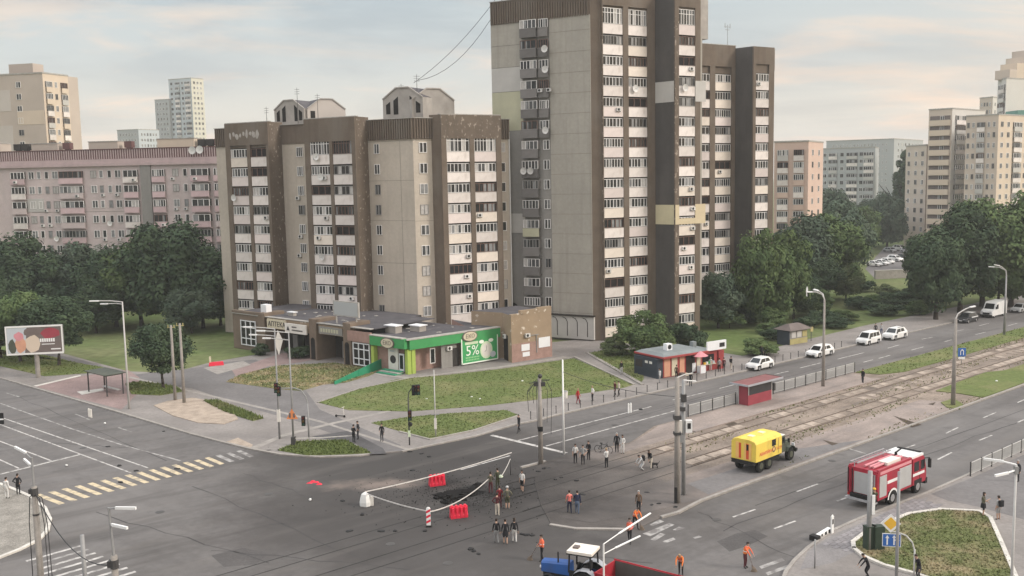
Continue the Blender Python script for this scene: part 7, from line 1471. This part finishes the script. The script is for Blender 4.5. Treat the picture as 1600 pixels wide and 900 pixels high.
MB().box(-1.0,.35,-.66,.66,.75,1.0).build('cab_floor', M['black'], tc_); MB().box(-.75,-.3,-.25,.25,1.0,1.5).box(-.85,-.72,-.25,.25,1.4,1.9).build('seat', M['black'], tc_); MB().tube((.12,0,1.2),(-.05,0,1.7),.03).tube((-.05,-.2,1.7),(-.05,.2,1.7),.03).build('steering_wheel', M['black'], tc_)
MB().loft([[(x,-w_,.95),(x,w_,.95),(x,w_,z1-.12),(x,w_-.1,z1),(x,-w_+.1,z1),(x,-w_,z1-.12)] for x, w_, z1 in ((.42,.36,1.72),(1.5,.35,1.66),(2.3,.33,1.6))]).build('bonnet', M['tractor_blue'], tc_); MB().box(2.3,2.34,-.28,.28,1.0,1.5).build('grille', M['black'], tc_)
MB().box(-1.0,2.2,-.28,.28,.5,.95).build('engine_block', M['chassis'], tc_); MB().tube((1.2,.25,1.6),(1.2,.25,2.3),.05,.05,8).build('exhaust', M['chassis'], tc_); MB().box(1.4,1.9,-.7,.7,.4,.55).build('front_axle', M['kung_orange'], tc_)
MB().add([(.36,-.6,1.4),(.36,.6,1.4),(.38,.58,2.42),(.38,-.58,2.42)], [(0,1,2,3)]).build('windscreen', M['glass_mid'], tc_) if False else None
tr0 = (5.93,56.76); tr1 = (9.53,54.02)
ta_ = math.atan2(tr1[1]-tr0[1], tr1[0]-tr0[0]); tl_ = math.dist(tr0, tr1)
tb_ = thing('tipping_trailer', 'dark red open tipping trailer behind the tractor, cut by the bottom edge', 'trailer', (tr0[0], tr0[1], 0), ta_)
Lt, Wt = tl_, 2.2
for nm, bx_ in (('side_wall',(0,Lt,-.06-Wt,-Wt,1.0,1.95)),('side_wall',(0,Lt,-.06,0,1.0,2.0)),('front_wall',(-.06,0,-Wt-.06,0,1.0,2.0)),('tail_wall',(Lt,Lt+.06,-Wt-.06,0,1.0,2.0))):
    o = MB().box(*bx_).build(nm, [M['trailer_red'], M['trailer_in']], tb_)
    for p in o.data.polygons:
        if nm == 'side_wall' and bx_[3] > -1 and p.normal.y < -.5: p.material_index = 1
        if nm == 'side_wall' and bx_[3] < -1 and p.normal.y > .5: p.material_index = 1
MB().box(-.02,Lt+.02,-Wt,-.02,.9,1.0).build('floor', M['trailer_in'], tb_); MB().box(-.12,Lt+.12,-.1-Wt,-.04-Wt,1.9,2.0).box(-.12,Lt+.12,.0,.06,1.95,2.05).build('top_rail', M['trailer_red'], tb_)
for x in (0,Lt*.33,Lt*.66,Lt):
    MB().box(x-.04,x+.04,-Wt-.14,-Wt-.06,1.0,1.95).build('stake', M['trailer_red'], tb_)
for x in (.9,Lt-.9):
    for y in (-Wt+.2,-.2): wheel(tb_, x, y, .45, .28, 'rim', .5)
MB().box(-1.6,.2,-Wt/2-.05,-Wt/2+.05,.6,.72).build('drawbar', M['chassis'], tb_); MB().box(0,Lt,-Wt+.4,-.4,.6,.9).build('frame', M['chassis'], tb_)
for k in range(4): MB().bar((Lt-.05+k*.03,-.9+k*.22,1.0),(Lt+.02,-.9+k*.22,2.15),.05,.05).build('tool_handle', M['kung_orange'], tb_)

# ------------------------------------------------------------------ people: one skinned body each, posed joint by joint
def mcol(name, c, rough=.85):
    if name not in M: mat(name, c, rough, .18, 6, .2)
    return M[name]
CL = {'black':(.022,.022,.025),'charcoal':(.05,.05,.055),'navy':(.025,.03,.06),'khaki':(.10,.095,.065),'olive':(.07,.075,.045),'white':(.66,.65,.63),'grey':(.30,.30,.30),'lgrey':(.48,.48,.48),'red':(.42,.04,.035),'dred':(.22,.02,.03),'orange':(.80,.17,.085),'hivis':(.78,.22,.06),'pink':(.72,.20,.17),'blue':(.06,.09,.18),'jeans':(.10,.13,.19),'beige':(.50,.42,.34),'maroon':(.10,.03,.035),'brown':(.14,.09,.06),'camo':(.13,.125,.09),'green':(.10,.22,.12),'cream':(.58,.52,.44)}
for k, c in CL.items(): mcol('cloth_'+k, c)
mcol('skin', (.50,.33,.25), .6); mcol('skin_b', (.42,.27,.20), .6); mcol('hair_dark', (.03,.022,.018), .7); mcol('hair_fair', (.36,.26,.16), .7); mcol('hair_grey', (.40,.39,.38), .7); mcol('shoe_dark', (.03,.028,.027), .7); mcol('shoe_white', (.60,.59,.57), .7); mcol('eye', (.02,.02,.02), .3)
def person(label, xy, face, top='black', legs='charcoal', h=1.72, lean=0, stride=.0, arms=('down','down'), sleeves='long', shorts=False, hair='hair_dark', long_hair=False, shoes='shoe_dark', z=0, helmet=None, skirt=False, group=None, pack=None, vest=None, bulk=1.0, crouch=0):
    """face: heading in degrees (0 = +X). lean: forward bend of the trunk in degrees. arms: down, front, hips, carry, out, phone, back"""
    q = random.Random(label); H = h/1.72
    hip = Vector((0,0,.93-crouch*.25)); ln = R_(lean); ax = Vector((math.sin(ln),0,math.cos(ln)))
    up = lambda d, y=0, x=0: hip + ax*d + Vector((math.cos(ln),0,-math.sin(ln)))*x + Vector((0,y,0))
    V_ = []; E_ = []; Rr = []; tags = []
    def add(p, r, par=None, tag_=None):
        V_.append(Vector(p)); Rr.append(r); i = len(V_)-1
        if par is not None: E_.append((par,i)); tags.append(tag_)
        return i
    k = bulk
    pel = add(hip, (.155*k,.115*k)); wst = add(up(.20), (.135*k,.10*k), pel, 'top'); chs = add(up(.40), (.165*k,.115*k), wst, 'top'); nk0 = add(up(.53,0,.0), (.085*k,.075*k), chs, 'top')
    hd_tilt = .05 + (.10 if lean > 20 else 0)
    nk = add(up(.60,0,.015), (.055,.055), nk0, 'skin'); h0 = add(up(.66,0,.03+hd_tilt*.2), (.070,.080), nk, 'head'); h1 = add(up(.745,0,.03+hd_tilt*.3), (.078,.098), h0, 'head'); h2 = add(up(.82,0,.02+hd_tilt*.3), (.050,.065), h1, 'head')
    hands = []
    for s, mode in ((1,arms[0]),(-1,arms[1])):
        sh_ = add(up(.485, s*.165*k), (.070*k,.070*k), nk0, 'top')
        S = V_[sh_]
        if mode == 'down': el, wr2 = S+Vector((-.03+stride*.25*s,s*.06,-.29)), S+Vector((.04+stride*.5*s,s*.075,-.54))
        elif mode == 'front': el, wr2 = S+Vector((.05,s*.07,-.27)), S+Vector((.25,-s*.05,-.33))
        elif mode == 'hips': el, wr2 = S+Vector((-.08,s*.19,-.23)), S+Vector((.06,s*.03,-.42))
        elif mode == 'phone': el, wr2 = S+Vector((.12,s*.06,-.25)), S+Vector((.32,-s*.06,-.12))
        elif mode == 'out': el, wr2 = S+Vector((.22,s*.06,-.17)), S+Vector((.47,s*.02,-.22))
        elif mode == 'reach': el, wr2 = S+Vector((.2,s*.05,-.2)), S+Vector((.36,s*.02,-.42))
        elif mode == 'side': el, wr2 = S+Vector((.02,s*.24,-.12)), S+Vector((.1,s*.45,-.1))
        else: el, wr2 = S+Vector((-.12,s*.06,-.26)), S+Vector((-.17,-s*.08,-.44))
        e_ = add(el, (.050*k,.050*k), sh_, 'top'); w_ = add(wr2, (.034,.034), e_, 'sleeve'); dv = (wr2-el).normalized(); pm = add(wr2+dv*.075, (.042,.026), w_, 'skin'); hands.append((wr2+dv*.07, dv, s))
    for s in (1,-1):
        hp = add(hip+Vector((0,s*.085*k,-.06)), (.098*k,.098*k), pel, 'legs')
        st = stride*s; kn = Vector((.04+st*.22+crouch*.28, s*.10, .50-crouch*.18)); an = Vector((st*.48-crouch*.02, s*.105, .09 + (.05 if st < -.3 else 0)))
        kn_ = add(kn, (.066*k,.066*k), hp, 'legs'); an_ = add(an, (.044,.044), kn_, 'calf'); to = add(an+Vector((.15,s*.02,-.045)), (.042,.034), an_, 'shoe'); 
    me = bpy.data.meshes.new('person'); me.from_pydata([tuple(v) for v in V_], E_, [])
    o = bpy.data.objects.new('person', me); col.objects.link(o)
    md = o.modifiers.new('skin','SKIN'); md.use_smooth_shade = True
    for i, sv in enumerate(me.skin_vertices[0].data): sv.radius = Rr[i]; sv.use_root = (i == 0)
    o.modifiers.new('sub','SUBSURF').levels = 1; o.modifiers['sub'].render_levels = 1
    dg = bpy.context.evaluated_depsgraph_get(); ev = bpy.data.meshes.new_from_object(o.evaluated_get(dg)); bpy.data.objects.remove(o); bpy.data.meshes.remove(me)
    bm = bmesh.new(); bm.from_mesh(ev)
    # fingers rooted in the palm, a nose, ears and eyes
    def tube(p, q_, r0, r1, mi, n=5):
        p, q_ = Vector(p), Vector(q_); d = (q_-p).normalized(); u = Vector((0,0,1)) if abs(d.z) < .9 else Vector((1,0,0)); a = d.cross(u).normalized(); b = d.cross(a)
        rs = [[bm.verts.new(c+a*(r*math.cos(6.283*i/n))+b*(r*math.sin(6.283*i/n))) for i in range(n)] for c, r in ((p,r0),(q_,r1))]
        for i in range(n): f = bm.faces.new((rs[0][i],rs[0][(i+1)%n],rs[1][(i+1)%n],rs[1][i])); f.material_index = mi; f.smooth = True; extra.append(f)
        f = bm.faces.new(rs[1]); f.material_index = mi; extra.append(f)
    extra = []
    for c, d, s in hands:
        side = d.cross(Vector((1,0,.2))); side = (side if side.length > .1 else Vector((0,1,0))).normalized(); curl = Vector((.5,-s*.3,0))*.02
        for j in range(4): b0 = c+d*.03+side*(.026-.0175*j); m0 = b0+d*(.038,.045,.042,.032)[j]; tube(b0, m0, .0095, .009, 2); tube(m0, m0+d*.028+curl, .009, .007, 2)
        t0 = c+side*.03-d*.02; tube(t0, t0+d*.035+side*.022, .011, .009, 2)
    hc = V_[h1]; fx = Vector((math.cos(ln),0,-math.sin(ln))); tube(hc+fx*.085-ax*.0, hc+fx*.115-ax*.015, .016, .012, 2)
    for s in (1,-1): tube(hc+Vector((0,s*.074,0)), hc+Vector((-.012,s*.095,0))+ax*.01, .022, .016, 2); tube(hc+fx*.088+Vector((0,s*.032,0))+ax*.012, hc+fx*.096+Vector((0,s*.032,0))+ax*.012, .010, .008, 5)
    tube(hc+fx*.086-ax*.045, hc+fx*.094-ax*.045, .020, .016, 6)
    ex = set(extra); segs = [(V_[a], V_[b], t_) for (a,b), t_ in zip(E_, tags)]
    for f in bm.faces:
        if f in ex: continue
        c = f.calc_center_median(); best = None; bd = 9
        for a, b, t_ in segs:
            ab = b-a; u = max(0, min(1, (c-a).dot(ab)/max(ab.length_squared,1e-9))); d = (a+ab*u-c).length
            if d < bd: bd = d; best = t_
        f.smooth = True
        mi = {'top':0,'sleeve':0 if sleeves == 'long' else 2,'skin':2,'head':2,'legs':1,'calf':2 if shorts else 1,'shoe':3}[best]
        if best == 'head' and (c-hc).dot(ax) > .045 - .09*((c-hc).dot(fx) < -.01): mi = 4
        if best == 'top' and (c-hip).dot(ax) < .05: mi = 1
        f.material_index = mi
    bm.transform(Matrix.Scale(H, 4)); zmin = min(v.co.z for v in bm.verts); bm.transform(Matrix.Translation((0,0,-zmin)))
    ev.materials.clear()
    for m_ in ('cloth_'+top, 'cloth_'+legs, 'skin' if q.random() < .6 else 'skin_b', shoes, hair, 'eye', 'umbrella_pink'): ev.materials.append(M[m_])
    bm.to_mesh(ev); bm.free()
    ev.name = 'person'; o = obj('person', ev, None, (xy[0], xy[1], z), R_(face)); tag(o, label, 'person', group)
    J = lambda v: (v*H) - Vector((0,0,zmin))
    hcw = J(hc)
    hb = MB(); n = 12
    if helmet: hb.loft([[(hcw.x+math.cos(i*.5236)*r, hcw.y+math.sin(i*.5236)*r*.88, hcw.z+dz) for i in range(n)] for r, dz in ((.135,.0),(.132,.06),(.10,.12),(.03,.145))]); hb.build('helmet', M[helmet], o, smooth=True)
    else:
        hb.loft([[(hcw.x-.012+math.cos(i*.5236)*r, hcw.y+math.sin(i*.5236)*r*.84, hcw.z+dz) for i in range(n)] for r, dz in ((.104,.035),(.103,.07),(.075,.108),(.02,.122))], cap=True)
        hb.loft([[(hcw.x-.03+math.cos(i*.5236)*r*.8, hcw.y+math.sin(i*.5236)*r*.84, hcw.z+dz) for i in range(n)] for r, dz in ((.075,-.06 if not long_hair else -.26),(.10,0 if not long_hair else -.1),(.104,.05))][::1], cap=True); hb.build('hair', M[hair], o, smooth=True)
    if vest:
        c = J(up(.34)); v_ = MB(); v_.loft([[(c.x+math.cos(i*.5236)*r*.74, c.y+math.sin(i*.5236)*r, c.z+dz) for i in range(n)] for r, dz in ((.185*k,-.26),(.19*k,-.1),(.205*k,.06),(.17*k,.15))], cap=False)
        w_ = v_.build('vest', M['cloth_'+vest], o, smooth=True)
        if lean: w_.rotation_euler.y = ln; w_.location = c - Matrix.Rotation(ln,3,'Y')@c
        MB().loft([[(c.x+math.cos(i*.5236)*.2*k*.74, c.y+math.sin(i*.5236)*.2*k, c.z+dz) for i in range(n)] for dz in (-.12,-.07)], cap=False).build('reflective_band', M['lamp_white'], w_)
    if skirt: c = J(hip); MB().loft([[(c.x+math.cos(i*.5236)*r*.9, c.y+math.sin(i*.5236)*r, c.z+dz) for i in range(n)] for r, dz in ((.15,.06),(.19,-.06),(.21,-.28))], cap=False).build('skirt', M['cloth_'+legs], o, smooth=True)
    if pack: c = J(up(.33,0,-.2)); MB().loft([[(c.x-.0+x_, c.y+y_, c.z+dz) for x_, y_ in ((-.1,-.15),(.08,-.17),(.08,.17),(-.1,.15))] for dz in (-.2,.16,.24)]).build('backpack', M['cloth_'+pack], o)
    return o
GP = dict(
    workers='road workers in orange vests', crowd='people standing about the junction')
P_ = person
P_('man in black with arms folded, left one of two guards at the corner lawn', (-15.42,91.51), 60, 'black','black', arms=('front','front'), z=.1)
P_('man in dark clothes right behind the other guard at the corner lawn', (-15.16,92.64), 200, 'charcoal','charcoal', arms=('hips','down'), z=.1, h=1.78)
P_('lone man in black standing on the service road opening', (-12.75,91.78), 250, 'black','charcoal', arms=('down','front'), z=.1)
P_('man in black walking at the lawn tip beside the avenue kerb', (0.42,94.36), 220, 'black','black', stride=.5, h=1.8)
P_('person in a khaki shirt at the tape, back to the crater', (-2,75.8), 100, 'khaki','maroon', arms=('front','front'))
P_('man in olive uniform holding a pale green helmet by the tape', (-1.45,76.57), 120, 'olive','olive', h=1.8, arms=('front','out'), hair='hair_dark')
P_('woman in a white top and dark shorts walking on the old tram crossing', (0.51,76.13), 250, 'white','black', shorts=True, stride=.3, sleeves='short', long_hair=True)
P_('man in maroon jacket with pale trousers among the group at the crater', (-1.42,70.56), 80, 'maroon','cream', shorts=False, arms=('hips','front'), shoes='shoe_white')
P_('person in dark red standing behind the man with pale trousers', (-1.25,72.25), 100, 'dred','maroon', arms=('front','down'))
P_('man in camouflage jacket with grey helmet and light shorts at the crater', (-0.66,72.07), 90, 'camo','olive', shorts=True, arms=('hips','hips'), helmet='cloth_lgrey', shoes='shoe_white', bulk=1.1)
P_('man in black jacket and grey trousers, left of three walking abreast', (-1.39,65.03), 95, 'black','grey', stride=.35)
P_('person in a long black coat, middle of three walking abreast', (-0.78,64.88), 95, 'black','black', stride=.25, shorts=True, skirt=True)
P_('woman with long dark hair and white trousers, right of three walking abreast', (-0.16,65.09), 95, 'black','white', stride=.35, long_hair=True)
P_('man in a pink red vest standing with legs apart', (3.98,70.81), 100, 'pink','navy', stride=.3, sleeves='short', arms=('down','front'))
P_('man in a dark blue jacket bending beside the man in the pink red vest', (4.54,70.64), 80, 'navy','jeans', lean=14, stride=.3, arms=('down','down'), bulk=1.15)
P_('man with white shirt and black trousers, left of three by the bicycle', (5.26,83.59), 280, 'white','black', arms=('front','down'), sleeves='short')
P_('man in a grey shirt and black trousers, middle of three by the bicycle', (5.9,83.17), 260, 'grey','black', sleeves='short', arms=('hips','down'), bulk=1.1)
P_('person all in black, right of three by the bicycle', (6.51,84.49), 230, 'black','black', arms=('front','front'))
P_('person in a white blouse and black trousers in front of the bicycle', (7.86,82.09), 120, 'white','black', sleeves='short', arms=('front','front'), hair='hair_fair')
P_('tall man in a black jacket with grey hair right of the bicycle', (9.25,86.74), 250, 'black','black', h=1.8, hair='hair_grey', bulk=1.1)
P_('woman all in white beside the tall man in black', (9.72,86.29), 250, 'white','white', long_hair=True, arms=('front','down'))
P_('woman in black leaning over a dog by the tram tracks', (11.61,81.66), 230, 'black','cream', lean=22, stride=.4, long_hair=True, arms=('reach','down'))
P_('person in a pale dress sitting low with a black bag by the tracks', (10.88,81.15), 200, 'lgrey','lgrey', lean=30, crouch=.9, arms=('reach','reach'), pack='black')
P_('person in a grey cap walking behind the orange worker', (9.11,70.52), 250, 'brown','black', hair='hair_grey', stride=.2)
P_('worker in an orange vest bending over a broom', (8.42,67.35), 300, 'hivis','black', lean=25, stride=.4, arms=('reach','reach'), vest='orange', group=GP['workers'])
P_('worker in a pink orange suit walking under the lamp arms', (7.73,64.68), 250, 'pink','black', stride=.5, arms=('front','down'), sleeves='long', vest='orange', group=GP['workers'])
P_('worker in orange sweeping left of the tractor', (1.63,61.82), 200, 'orange','black', arms=('front','front'), vest='orange', stride=.2, group=GP['workers'])
P_('worker in orange with pale hat leaning over the trailer tail', (10.27,59.12), 250, 'hivis','black', lean=40, arms=('reach','reach'), vest='orange', hair='hair_fair', group=GP['workers'])
P_('worker in dark red and orange with reflective trousers sweeping by the near kerb', (14.51,60.03), 320, 'orange','maroon', lean=12, arms=('reach','reach'), vest='hivis', group=GP['workers'])
P_('firefighter in dark gear with a yellow helmet behind the fire engine', (26.43,69.96), 100, 'olive','black', arms=('front','front'), helmet='sign_yellow', bulk=1.1)
P_('woman in a black skirt with long dark hair by the kerbed lawn', (33.67,68.31), 330, 'camo','black', shorts=True, skirt=True, long_hair=True, z=.1, arms=('front','phone'), sleeves='short')
P_('man in a grey shirt and shorts with a dark backpack by the kerbed lawn', (34.37,67.47), 110, 'grey','grey', shorts=True, z=.1, pack='black', sleeves='short')
P_('person in dark clothes behind the lamp post at the right frame edge', (40.13,76), 200, 'charcoal','black', z=.1, hair='hair_grey')
P_('person in black crouching on the near pavement at the bottom edge', (21.63,57.95), 180, 'black','black', z=.1, crouch=.5, lean=25, arms=('reach','reach'))
P_('man in black walking along the tram platform', (41.19,113.53), 215, 'black','charcoal', stride=.15, h=1.75, z=.05)
P_('woman in red walking on the far pavement', (7.02,105.76), 330, 'red','dred', stride=.3, hair='hair_fair', long_hair=True, z=.1)
P_('woman in a white jacket and black trousers on the far pavement', (8.73,106.86), 200, 'white','black', arms=('hips','hips'), hair='hair_fair', z=.1)
P_('man in a pale shirt walking, front one of the pair on the far pavement', (11.91,109.15), 210, 'cream','black', stride=.4, z=.1)
P_('person in dark clothes walking, rear one of the pair on the far pavement', (11.47,109.19), 220, 'maroon','black', stride=.5, z=.1)
P_('person in black on the path between the lawns', (13.58,121.37), 290, 'black','lgrey', z=.1)
P_('woman in white left of the kiosk panels', (17.6,115.96), 200, 'white','grey', z=.1, long_hair=True, stride=.2)
P_('person in brown and black before the kiosk panels', (19.95,118.01), 60, 'brown','black', z=.1)
P_('person in black at the kerb in front of the kiosk', (20.85,113.49), 100, 'black','black', z=.1)
P_('woman in white at the kiosk window', (25.07,122.72), 60, 'white','white', z=.1, hair='hair_fair', long_hair=True)
P_('man in grey with black trousers, left of the pair by the kiosk', (26.01,121.8), 90, 'grey','black', z=.1, sleeves='short')
P_('man in dark red jacket, right of the pair by the kiosk', (26.66,122.15), 90, 'maroon','black', z=.1)
P_('person in black with a white bag walking away from the kiosk', (27.71,122.88), 40, 'black','cream', z=.1, stride=.3)
P_('person in black beside the parked hatchback near the kiosk', (34.39,131.62), 260, 'black','black', z=.1)
P_('second person in dark clothes beside the parked hatchback near the kiosk', (33.64,130.74), 250, 'charcoal','black', z=.1)
P_('person in black on the pavement behind the boxy passenger van', (55.38,147.71), 250, 'black','black', z=.1)
P_('person in white and blue behind the white SUV', (56.22,147.61), 250, 'lgrey','blue', z=.1)
P_('person in white at the left edge on the gravel corner', (-41.06,76.69), 80, 'white','white', z=.06)
P_('person in black with arms raised at the left edge by the gravel corner', (-40.6,77.62), 90, 'black','black', arms=('hips','hips'), z=.06, bulk=1.05)
P_('person half hidden behind the near post at the bottom edge, in dark clothes', (24.57,57.52), 200, 'black','charcoal', z=.1, crouch=.3, lean=20)
# things people hold or lead
e = thing('helmet', 'pale green helmet held by the man in olive uniform', 'helmet', (*(-1.19,76.55),1.15)); MB().ball((0,0,0),(.16,.16,.13),12,8).build('shell', M['banner_pale'], e, smooth=True); MB().loft([[(math.cos(i*.5236)*r,math.sin(i*.5236)*r,z_) for i in range(12)] for r, z_ in ((.2,-.03),(.15,0))]).build('brim', M['banner_pale'], e)
def broom(label, a, b_):
    e = thing('broom', label, 'broom', (a[0],a[1],0)); a3 = Vector((0,0,0)); b3 = Vector((b_[0]-a[0], b_[1]-a[1], 1.15)); MB().tube((0,0,.15), tuple(b3), .025,.02,6).build('handle', M['kiosk_brown'], e); d = b3.normalized(); MB().loft([[(math.cos(i*.785)*r+dd.x, math.sin(i*.785)*r*.6+dd.y, dd.z) for i in range(8)] for r, dd in ((.22,Vector((0,0,0))),(.12,Vector((0,0,.2))),(.04,d*.4))]).build('bristles', M['brown_wall'], e)
broom('broom of the worker left of the tractor', (0.83,61.97), (1.42,61.83)); broom('broom of the bending worker by the worn zebra', (8.88,67.07), (8.6,67.34)); broom('broom of the sweeping worker by the near kerb', (14.93,59.4), (14.65,59.92))
dg_ = thing('dog', 'small black dog beside the leaning woman at the tracks', 'dog', (*(11.93,81.64),.05), R_(190))
b = MB(); b.loft([[(x, math.cos(i*.785)*w_, z0+math.sin(i*.785)*h_) for i in range(8)] for x, w_, h_, z0 in ((-.30,.05,.06,.36),(-.24,.09,.10,.35),(-.05,.085,.09,.36),(.14,.10,.125,.36),(.24,.08,.10,.40),(.31,.055,.06,.48),(.37,.06,.065,.54),(.43,.055,.05,.54),(.50,.03,.03,.52))])
for x, y in ((.16,.07),(.16,-.07)): b.tube((x,y,.34),(x+.01,y,.18),.04,.025,6); b.tube((x+.01,y,.18),(x,y,0),.025,.022,6); b.tube((x,y,.01),(x+.05,y,.015),.025,.02,6)
for x, y in ((-.22,.07),(-.22,-.07)): b.tube((x,y,.36),(x+.06,y,.22),.06,.035,6); b.tube((x+.06,y,.22),(x-.04,y,.13),.032,.022,6); b.tube((x-.04,y,.13),(x-.02,y,0),.022,.02,6); b.tube((x-.02,y,.01),(x+.03,y,.015),.024,.02,6)
b.path([(-.30,0,.38),(-.40,0,.48),(-.42,0,.58)], .022, 6); b.build('body', M['black'], dg_, smooth=True)
for s_ in (1,-1): MB().add([(.34,s_*.05,.58),(.38,s_*.06,.58),(.35,s_*.07,.68)], [(0,1,2)]).build('ear', M['black'], dg_)
# bicycle and scooter
bk = thing('bicycle', 'dark bicycle leaning on its stand beside the group near the white pole', 'bicycle', (*(8.02,86.62),0), R_(-25))
def bw(x, r=.34):
    b = MB(); 
    for i in range(16): a, c = i*.3927, (i+1)*.3927; b.tube((x+math.cos(a)*r,0,r+math.sin(a)*r),(x+math.cos(c)*r,0,r+math.sin(c)*r),.024,.024,5)
    w_ = b.build('wheel', M['tyre'], bk); b = MB()
    for i in range(8): a = i*.785; b.tube((x,0,r),(x+math.cos(a)*r,0,r+math.sin(a)*r),.006,.006,4)
    b.tube((x,-.05,r),(x,.05,r),.03).build('spokes', M['steel'], w_)
bw(-.53); bw(.53)
MB().path([(-.53,0,.34),(-.12,0,.32),(.36,0,.80),(-.22,0,.78),(-.12,0,.32)], .024, 6).path([(-.53,0,.34),(-.22,0,.78)], .02, 6).build('frame', M['black'], bk); MB().path([(.53,0,.34),(.36,0,.80),(.33,0,.96)], .022, 6).path([(.33,-.28,1.0),(.33,.28,1.0)], .018, 6).build('fork', M['black'], bk)
MB().box(-.34,-.1,-.07,.07,.88,.94).tube((-.22,0,.78),(-.22,0,.9),.02).build('saddle', M['black'], bk); MB().tube((-.12,-.1,.32),(-.12,.1,.32),.03).box(-.28,-.1,-.14,-.08,.28,.32).box(-.12,.06,.08,.14,.32,.36).build('pedals', M['steel'], bk)
sc = thing('kick_scooter', 'parked kick scooter on the paving before the front lawn', 'scooter', (*(-18.45,101.68),.11), R_(-20))
MB().box(-.5,.42,-.09,.09,.12,.18).build('deck', M['black'], sc); MB().tube((.45,0,.1),(.36,0,1.1),.03,.025,6).bar((.36,-.25,1.1),(.36,.25,1.1),.04,.04).build('steering_column', M['sign_white'], sc)
for x in (-.5,.47): MB().loft([[(x+math.cos(i*.524)*.13, y, .13+math.sin(i*.524)*.13) for i in range(12)] for y in (-.03,.03)]).build('wheel', M['tyre'], sc)

# ------------------------------------------------------------------ morning haze: thin even air round everything
hz = bpy.data.materials.new('haze_air'); hz.use_nodes = True; t_ = hz.node_tree; t_.nodes.clear()
pv = t_.nodes.new('ShaderNodeVolumePrincipled'); pv.inputs['Color'].default_value = (.96, .98, .97, 1); pv.inputs['Density'].default_value = .00030; pv.inputs['Anisotropy'].default_value = .2
ho = t_.nodes.new('ShaderNodeOutputMaterial'); t_.links.new(pv.outputs[0], ho.inputs['Volume'])
hb_ = MB().box(-2600, 2600, -400, 4300, -1.2, 130).build('haze', hz); tag(hb_, 'thin pale morning haze over the whole quarter', 'haze', kind='stuff')
